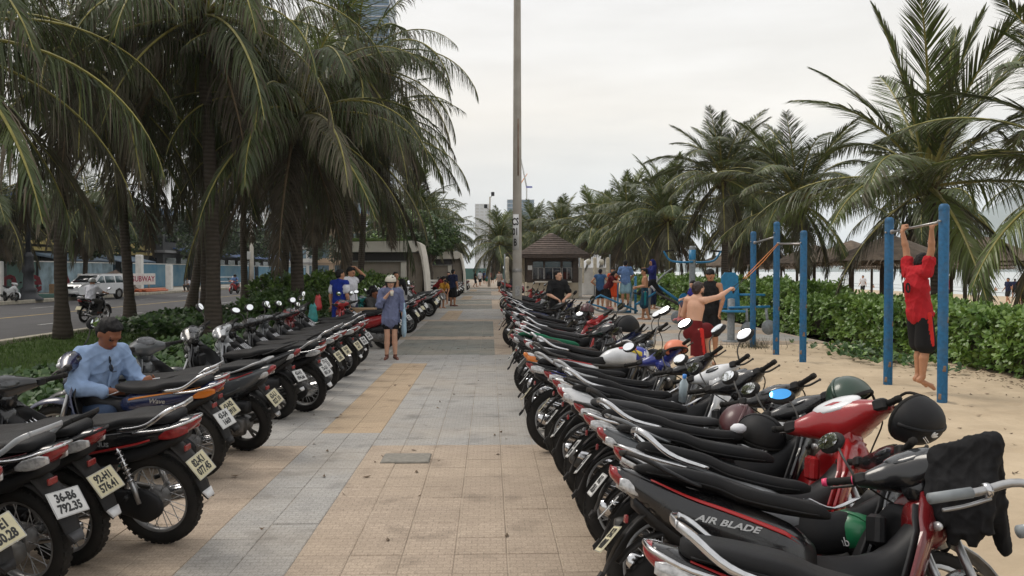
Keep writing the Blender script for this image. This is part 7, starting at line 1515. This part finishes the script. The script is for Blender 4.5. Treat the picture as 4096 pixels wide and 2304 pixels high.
hd = [(62, 74, 'hoarding_photo', 'pale blue printed hoarding left of the white gate posts'), (78, 92, 'hoarding_blue', 'bright blue hoarding behind the riders'), (94, 118, 'hoarding_blue', 'long blue hoarding with dark palm print'), (120, 150, 'hoarding_blue', 'far end of the blue hoarding'), (58, 61.6, 'hoarding_green', 'green fence panel beside the mound')]
for y0, y1, m_, l in hd:
    r = thing('hoarding', l, 'hoarding', (-33.2, (y0 + y1) / 2, 0), group='hoardings across the road'); n_ = int((y1 - y0) / 2.4)
    for i in range(n_): obj('panel', MB().bbox((0, -(y1 - y0) / 2 + (i + .5) * (y1 - y0) / n_, 1.2), (.06, (y1 - y0) / n_ - .03, 2.3), .01), r, mats=[m_])
    obj('rail', MB().box((.06, 0, 2.36), (.08, y1 - y0, .08)), r, mats=['white_paint'])
for i, y_ in enumerate((76.2, 77.6)): tag(obj('gate_post', MB().bbox((-29.2 + i * 1.3, 70 + i * 3, 1.5 - i * .4), (.5, .5, 3.0 - i * .8), .04), mats=['white_paint']), ['taller white gate post behind the leaning palm', 'shorter white gate post behind the leaning palm'][i], 'gate post')
r = thing('barrier', 'white pipe barrier on the far pavement right of the riders', 'barrier', (-24.6, 76, 0), (0, 0, R(20)))
for z_ in (.25, .7, 1.1): obj('rail', MB().tube([(-1.2, 0, z_), (1.2, 0, z_)], .04, n=6), r, mats=['white_paint'])
for x_ in (-1.2, 1.2): obj('leg', MB().tube([(x_, 0, 0), (x_, 0, 1.2)], .045, n=6), r, mats=['white_paint'])
r = thing('pipe_bundle', 'orange plastic pipes lying on the far pavement', 'pipes', (-27.0, 66.5, 0))
for i in range(5): obj('pipe', MB().tube([(-.3 + i * .18, -2.4 + .2 * i, .1 + .1 * (i % 2)), (-.2 + i * .2, 2.2, .1 + .1 * (i % 2))], .08, n=8), r, mats=['orange'])
person('worker in white crouching on the far pavement', -24.3, 67.8, -120, CR, 1.66, 0, .024, 'skin', 'cloth_white', .7, 'cloth_dark_grey', 1.9, 1.2, group='people across the road', hands=False)
r = thing('utility_pole', 'pale utility pole behind the riders', 'pole', (-23.9, 84, 0)); obj('shaft', MB().tube([(0, 0, 0), (0, 0, 9)], [.22, .14], n=10), r, mats=['shelter_white']); obj('meter_box', MB().bbox((-.3, -.1, 3.2), (.5, .3, .8), .03), r, mats=['wall_pale'])
tag(obj('notice_stand', MB().bbox((-27.7, 47.0, 1.1), (1.1, .3, 2.2), .03), mats=['white_paint']), 'white upright notice stand at the left picture edge', 'sign')
# ---------------------------------------------------------------- buildings
def building(label, x, y, sx, sy, floors, fh, wall, win, slabm=None, nx=5, roof=None, ny=8, band=None, z0=0):
    r = thing('building', label, 'building', (x, y, z0)); H = floors * fh; obj('wall', MB().box((0, 0, H / 2), (sx, sy, H)), r, mats=[wall])
    wf = MB().box((0, 0, 0), (.12, sy / ny * .66, fh * .55)).mesh('window', [M[win]]); ws = MB().box((0, 0, 0), (sx / nx * .66, .12, fh * .55)).mesh('window', [M[win]])
    for k in range(floors):
        for i in range(ny): obj('window', wf, r, (sx / 2, -sy / 2 + (i + .5) * sy / ny, (k + .52) * fh))
        for i in range(nx): obj('window', ws, r, (-sx / 2 + (i + .5) * sx / nx, -sy / 2, (k + .52) * fh))
        if slabm: obj('floor_slab', MB().box((.1, -.1, (k + 1) * fh - .12), (sx + .5, sy + .5, .3)), r, mats=[slabm if not band or k != band[0] else band[1]])
    if roof: obj('roof', MB().box((0, 0, H + .35), (sx + 1.4, sy + 1.4, .7)), r, mats=[roof])
    return r
b = building('low building with yellow band and blue awning across the road', -42, 78, 10, 26, 2, 3.6, 'wall_dark', 'glass_dark', 'wall_grey', 3, 'roof_blue', 7, (0, 'wall_yellow'))
for s_ in (-6, 4): obj('awning', MB().prism([(5, 3.0), (7.6, 2.5), (7.6, 2.6), (5, 3.2)], s_ - 4, s_ + 4.5), b, mats=['roof_sheet'])
obj('fascia_band', MB().box((5.3, 0, 4.6), (.5, 26, 1.5)), b, mats=['wall_yellow'])
b = building('long dark building with blue sheet roof farther along the road', -43, 122, 12, 54, 2, 4.0, 'wall_dark', 'glass_dark', 'wall_grey', 3, 'roof_sheet', 12)
obj('awning', MB().prism([(6, 4.2), (9.5, 3.4), (9.5, 3.55), (6, 4.4)], -24, 24), b, mats=['roof_blue'])
building('pale building left of the low one, behind the trees', -44, 48, 10, 18, 3, 3.4, 'wall_pale', 'win_blue', 'wall_grey', 3, None, 5)
building('peach apartment block with blue windows behind the shelters', -35.5, 205, 12, 14, 4, 3.8, 'wall_peach', 'win_blue', 'wall_peach', 3, None, 4)
building('pale block left of the peach one', -46, 196, 10, 14, 6, 3.6, 'wall_pale', 'win_blue', 'wall_grey', 3, None, 4)
b = building('tall blue glass tower rising behind the palm crowns', -45, 310, 18, 22, 30, 3.7, 'tower_blue', 'win_blue', 'tower_white', 6, 'tower_blue', 6)
building('white slab tower in the distance beyond the path', -8.5, 900, 15, 20, 21, 3.5, 'tower_white', 'wall_pale', None, 3, None, 3)
building('lower pale tower beside the white slab tower', 3.5, 950, 9, 16, 19, 3.6, 'tower_white', 'wall_pale', None, 2, None, 3)
building('unfinished blue tower behind the lamp post', 30, 820, 26, 22, 19, 3.75, 'tower_blue', 'win_blue', 'wall_pale', 7, None, 5)
building('teal tower half hidden by the palms left of the path', -56, 620, 14, 14, 18, 3.6, 'wall_pale', 'glass_teal', 'wall_grey', 4, None, 4)
for i, (x, y, z_, tilt, lab_) in enumerate(((36, 815, 70, -9, 'tall tower crane on the unfinished tower'), (25, 822, 70, 12, 'smaller tower crane on the unfinished tower'))):
    r = thing('tower_crane', lab_, 'crane', (x, y, z_)); hh = 14 if i == 0 else 10
    obj('mast', MB().box((0, 0, hh / 2), (1.3, 1.3, hh)), r, mats=['wall_pale']); jb = obj('jib', MB().tube([(0, 0, hh), (tilt, 0, hh + (44 if i == 0 else 18))], [.8, .35], n=4), r, mats=['decal_orange' if i else 'wall_pale']); obj('counter_jib', MB().box((2.5, 0, hh), (6, 1.6, 1.6)), r, mats=['decal_blue'])
tag(obj('far_fence', MB().bbox((-1, 170, 1.1), (30, .3, 2.2), .02), mats=['hoarding_green']), 'grey-green fence closing the far end of the path', 'fence')
# ---------------------------------------------------------------- loose things on the bikes
def at_bike(key, p, steer=True):
    r_, mk_, sm = BIKES[key]; M0 = Matrix.LocRotScale(r_.location, r_.rotation_euler, r_.scale); p = V(p); return M0 @ (sm @ p if steer else p)
HG = 'helmets hung on motorbikes'
hm = shell_helmet('helmet', 'black helmet with white leaf mark hanging from the red scooter', at_bike('r3', (.93, -.40, .86)), V((.35, -.75, -.25)).to_track_quat('Z', 'Y').to_euler(), 'helmet_black', .135, HG)
lf = MB()
for a in (-38, 0, 38): lf.ell((.017 * math.sin(R(a)), .022 * math.cos(R(a)) + .012, 0), (.008, .017, .002), 10, 4, 0, Matrix.Rotation(R(-a), 3, 'Z'))
lf.box((0, -.008, 0), (.05, .004, .003)); lf.box((0, -.017, 0), (.05, .004, .003)); d_ = V((.25, .80, .5)).normalized()
for dd in (V((-.25, -.3, .9)),):
    dn = dd.normalized(); lo_ = obj('leaf_mark', lf.mesh('leaf_mark', [M['decal_white']]), hm, V((dn.x * .135 * 1.13, dn.y * .135 * .92, dn.z * .138)) * 1.012, dn.to_track_quat('Z', 'Y').to_euler()); lo_['kind'] = 'stuff'
shell_helmet('helmet', 'dark green army-style helmet with round yellow badge', at_bike('r4', (.95, -.33, .90)), (R(-35), R(0), R(40)), 'helmet_green', .132, HG)
shell_helmet('helmet', 'maroon helmet resting between the seats', at_bike('r5', (.72, -.05, .74), False), (R(25), R(-20), R(60)), 'helmet_maroon', .13, HG)
shell_helmet('helmet', 'black round helmet resting on the foot well of a black bike', at_bike('r4', (.74, .05, .76), False), (R(10), R(15), R(-40)), 'helmet_black', .132, HG)
hm = shell_helmet('helmet', 'green rider helmet with white lettering on the silver bike', at_bike('r2', (.84, .03, .58), False), (R(25), R(-10), R(-60)), 'helmet_grab', .118, HG); text('lettering', 'Grab', .06, hm, (.0, -.117, .04), (R(75), 0, 0), 'decal_white', .001)
shell_helmet('helmet', 'large black helmet on the far bars of the sand-side row', at_bike('rr1', (.93, .0, 1.08)), (R(10), R(0), R(30)), 'helmet_black', .15, HG, visor='helmet_black')
shell_helmet('helmet', 'orange helmet on the bars behind the white tank', at_bike('r9', (.92, -.20, .93)), (R(-30), 0, R(10)), 'helmet_orange', .10, HG)
shell_helmet('helmet', 'glossy black helmet hanging beside the first left handlebar', at_bike('l4b', (.90, .20, .86)), (R(60), R(0), R(0)), 'helmet_gloss', .13, HG)
shell_helmet('helmet', 'grey helmet lying in the foot well beside the seated man', at_bike('l4b', (.74, .02, .76), False), (R(5), 0, 0), 'helmet_silver', .125, HG)
for i, (k_, m_, l) in enumerate((('ll4', 'helmet_cream', 'cream helmet on the white bike past the woman'), ('ll6', 'helmet_pink', 'pink helmet on a bike past the woman'), ('ll7', 'helmet_red', 'red helmet on a bike past the woman'), ('ll3', 'helmet_black', 'black helmet behind the ponytail woman'), ('rr6', 'helmet_maroon', 'brown helmet in the sand-side row near the pole'))): shell_helmet('helmet', l, at_bike(k_, (.95, 0, 1.06)), (R(5), 0, R(rnd.uniform(0, 90))), m_, .13, HG)
# black jacket over the bars of the first scooter
c0 = at_bike('r1', (.915, -.20, .985)); c1 = at_bike('r1', (.90, -.34, .985)); bd = (c1 - c0).normalized(); cc = (c0 + c1) / 2
r = thing('jacket', 'black cloth jacket draped over the scooter handlebar', 'jacket', cc + V((0, 0, -.035))); r.scale = (.9, .9, .9); Q = [('cone', tuple(-bd * .13), tuple(bd * .09), .045, .042, 0)]
q_ = random.Random(4); sdv = V((bd.y, -bd.x, 0)).normalized()
for i in range(15):
    t = -.15 + .27 * i / 14; p0 = bd * t + V((0, 0, .01)); ln = .30 + .12 * i / 14 + .05 * math.sin(i * 1.3)
    for sg in (1, -1):
        p1 = p0 + sdv * sg * (.045 + .022 * math.sin(i * 1.9 + sg)) + V((0, 0, -ln * .5)); p2 = p1 + sdv * sg * .02 * math.sin(i * 2.3) + V((.012 * math.sin(i), 0, -ln * (.5 if sg > 0 else .4)))
        Q += [('cone', tuple(p0), tuple(p1), .030, .028, 0), ('cone', tuple(p1), tuple(p2), .028, .020, 0)]
Q += [('cone', (.10, -.02, -.2), (.16, -.03, -.44), .05, .032, 0)]
obj('cloth', sdf_mesh('cloth', Q, .009, ['cloth_black'], .03, .006, 42), r); obj('sleeve', sdf_mesh('sleeve', [('cone', tuple(-bd * .12 + V((0, 0, -.02))), tuple(-bd * .16 + V((0, 0, -.22))), .042, .036, 0), ('cone', tuple(-bd * .16 + V((0, 0, -.22))), tuple(-bd * .13 + V((.02, 0, -.40))), .036, .03, 0)], .009, ['cloth_black'], .02, .006, 40), r)
# bicycle at the right edge, only its bar in view
r = thing('bicycle', 'bicycle with silver handlebar at the right picture edge', 'bicycle', (1.60, 2.16, -.085), (R(-3), 0, R(4)))
obj('handlebar', MB().tube(smooth_path([(-.30, .17, 1.085), (-.16, .17, 1.10), (-.05, .14, 1.13), (.04, .05, 1.10), (.06, -.05, 1.10), (-.02, -.15, 1.13), (-.16, -.2, 1.1), (-.3, -.2, 1.09)], 5), .0125, n=10), r, mats=['alloy'])
for s_ in (.17, -.2): gp = obj('grip', MB().tube([(-.31, s_, 1.0845), (-.18, s_, 1.099)], .0165, n=12), r, mats=['gym_grey']); obj('brake_lever', MB().tube(smooth_path([(-.12, s_, 1.08), (-.2, s_, 1.06), (-.27, s_, 1.05)]), .006, n=6), r, mats=['alloy']); obj('clamp', MB().tube([(-.14, s_, 1.103), (-.125, s_, 1.105)], .022, n=12), r, mats=['chrome'])
obj('stem', MB().tube([(.05, 0, 1.10), (.06, 0, .75), (.05, 0, .6)], .015, n=10), r, mats=['alloy']); obj('fork', MB().tube(smooth_path([(.05, 0, .72), (.10, 0, .5), (.17, 0, .33)]), .016, n=8), r, mats=['dark_metal']); obj('top_tube', MB().tube([(.04, 0, .68), (-.5, 0, .62), (-.9, 0, .34)], .017, n=8), r, mats=['dark_metal']); obj('down_tube', MB().tube([(.05, 0, .62), (-.42, 0, .3), (-.9, 0, .34)], .018, n=8), r, mats=['dark_metal'])
obj('seat_post', MB().tube([(-.42, 0, .3), (-.52, 0, .62), (-.56, 0, .8)], .015, n=8), r, mats=['dark_metal']); obj('saddle', MB().loft([(-.7, .83, .09, .03), (-.6, .84, .08, .03), (-.42, .83, .025, .02)], n=10), r, mats=['black_plastic'])
for x_ in (.17, -.9): wl_ = obj('wheel', MB().lathe([(.30, -.012), (.315, -.012), (.32, 0), (.315, .012), (.30, .012), (.30, -.012)], ax='y', n=30), r, (x_, 0, .34), mats=['alloy']); obj('tyre', MB().lathe([(.315, -.016), (.338, -.012), (.343, 0), (.338, .012), (.315, .016)], ax='y', n=30), wl_, mats=['rubber'])
# small odds and ends
r = thing('water_bottle', 'clear water bottle with blue cap in a white bike', 'bottle', at_bike('r7', (.70, -.02, .80), False), (R(20), 0, 0)); obj('bottle', MB().lathe([(0, -.1), (.032, -.1), (.034, .05), (.014, .09), (.014, .10)], n=14), r, mats=['water_bottle']); obj('cap', MB().lathe([(.017, .10), (.017, .125), (0, .125)], n=12), r, mats=['cap_blue'])
tag(obj('face_mask', MB().sheet([[(x_, .02 * math.sin(x_ * 30 + y_ * 20), y_) for y_ in (-.05, 0, .05)] for x_ in np.linspace(-.08, .08, 6)], .004), None, at_bike('rr2', (.93, -.28, .93)), (0, 0, .4), ['mask_blue']), 'light blue face mask hanging from a far handlebar', 'face mask')
tag(obj('paper_scrap', MB().ell((0, 0, 0), (.05, .04, .03), 8, 5), None, at_bike('r4', (.58, -.05, .79), False), None, ['paper_white']), 'crumpled white paper on a bike seat front', 'paper')
Q = [('cone', (0, 0, .12), (0, 0, -.18), .10, .15, 0), ('cone', (.06, 0, .15), (.03, .05, .28), .05, .01, 0), ('cone', (-.05, 0, .15), (-.05, .02, .26), .05, .01, 0)]
tag(obj('plastic_bag', sdf_mesh('plastic_bag', Q, .015, ['plastic_teal'], .03), None, (-3.65, 17.2, .80), None, None, .7), 'teal plastic bag hanging among the bikes by the youth', 'bag'); tag(obj('plastic_bag', sdf_mesh('plastic_bag', Q, .015, ['plastic_red'], .03), None, (-3.75, 18.2, .98), None, None, .6), 'red plastic bag hanging on a bike by the youth', 'bag')
tag(obj('cardboard_box', MB().bbox((-3.0, 19.3, .62), (.7, .5, .35), .01), mats=['cardboard']), 'brown cardboard box on a bike by the woman', 'box')
# ---------------------------------------------------------------- air
hz_ = bpy.data.meshes.new('haze'); mb = MB().box((1750, 2000, 238), (9600, 9200, 500)); o = obj('haze', mb); o['kind'] = 'stuff'; o['label'] = 'thin sea haze over the whole place'
hm_ = bpy.data.materials.new('haze'); hm_.use_nodes = True; t = hm_.node_tree; t.nodes.remove(t.nodes['Principled BSDF']); pvn = t.nodes.new('ShaderNodeVolumePrincipled'); pvn.inputs['Color'].default_value = (.90, .95, 1.0, 1); pvn.inputs['Density'].default_value = .00018; t.links.new(pvn.outputs[0], t.nodes['Material Output'].inputs['Volume']); o.data.materials.append(hm_)
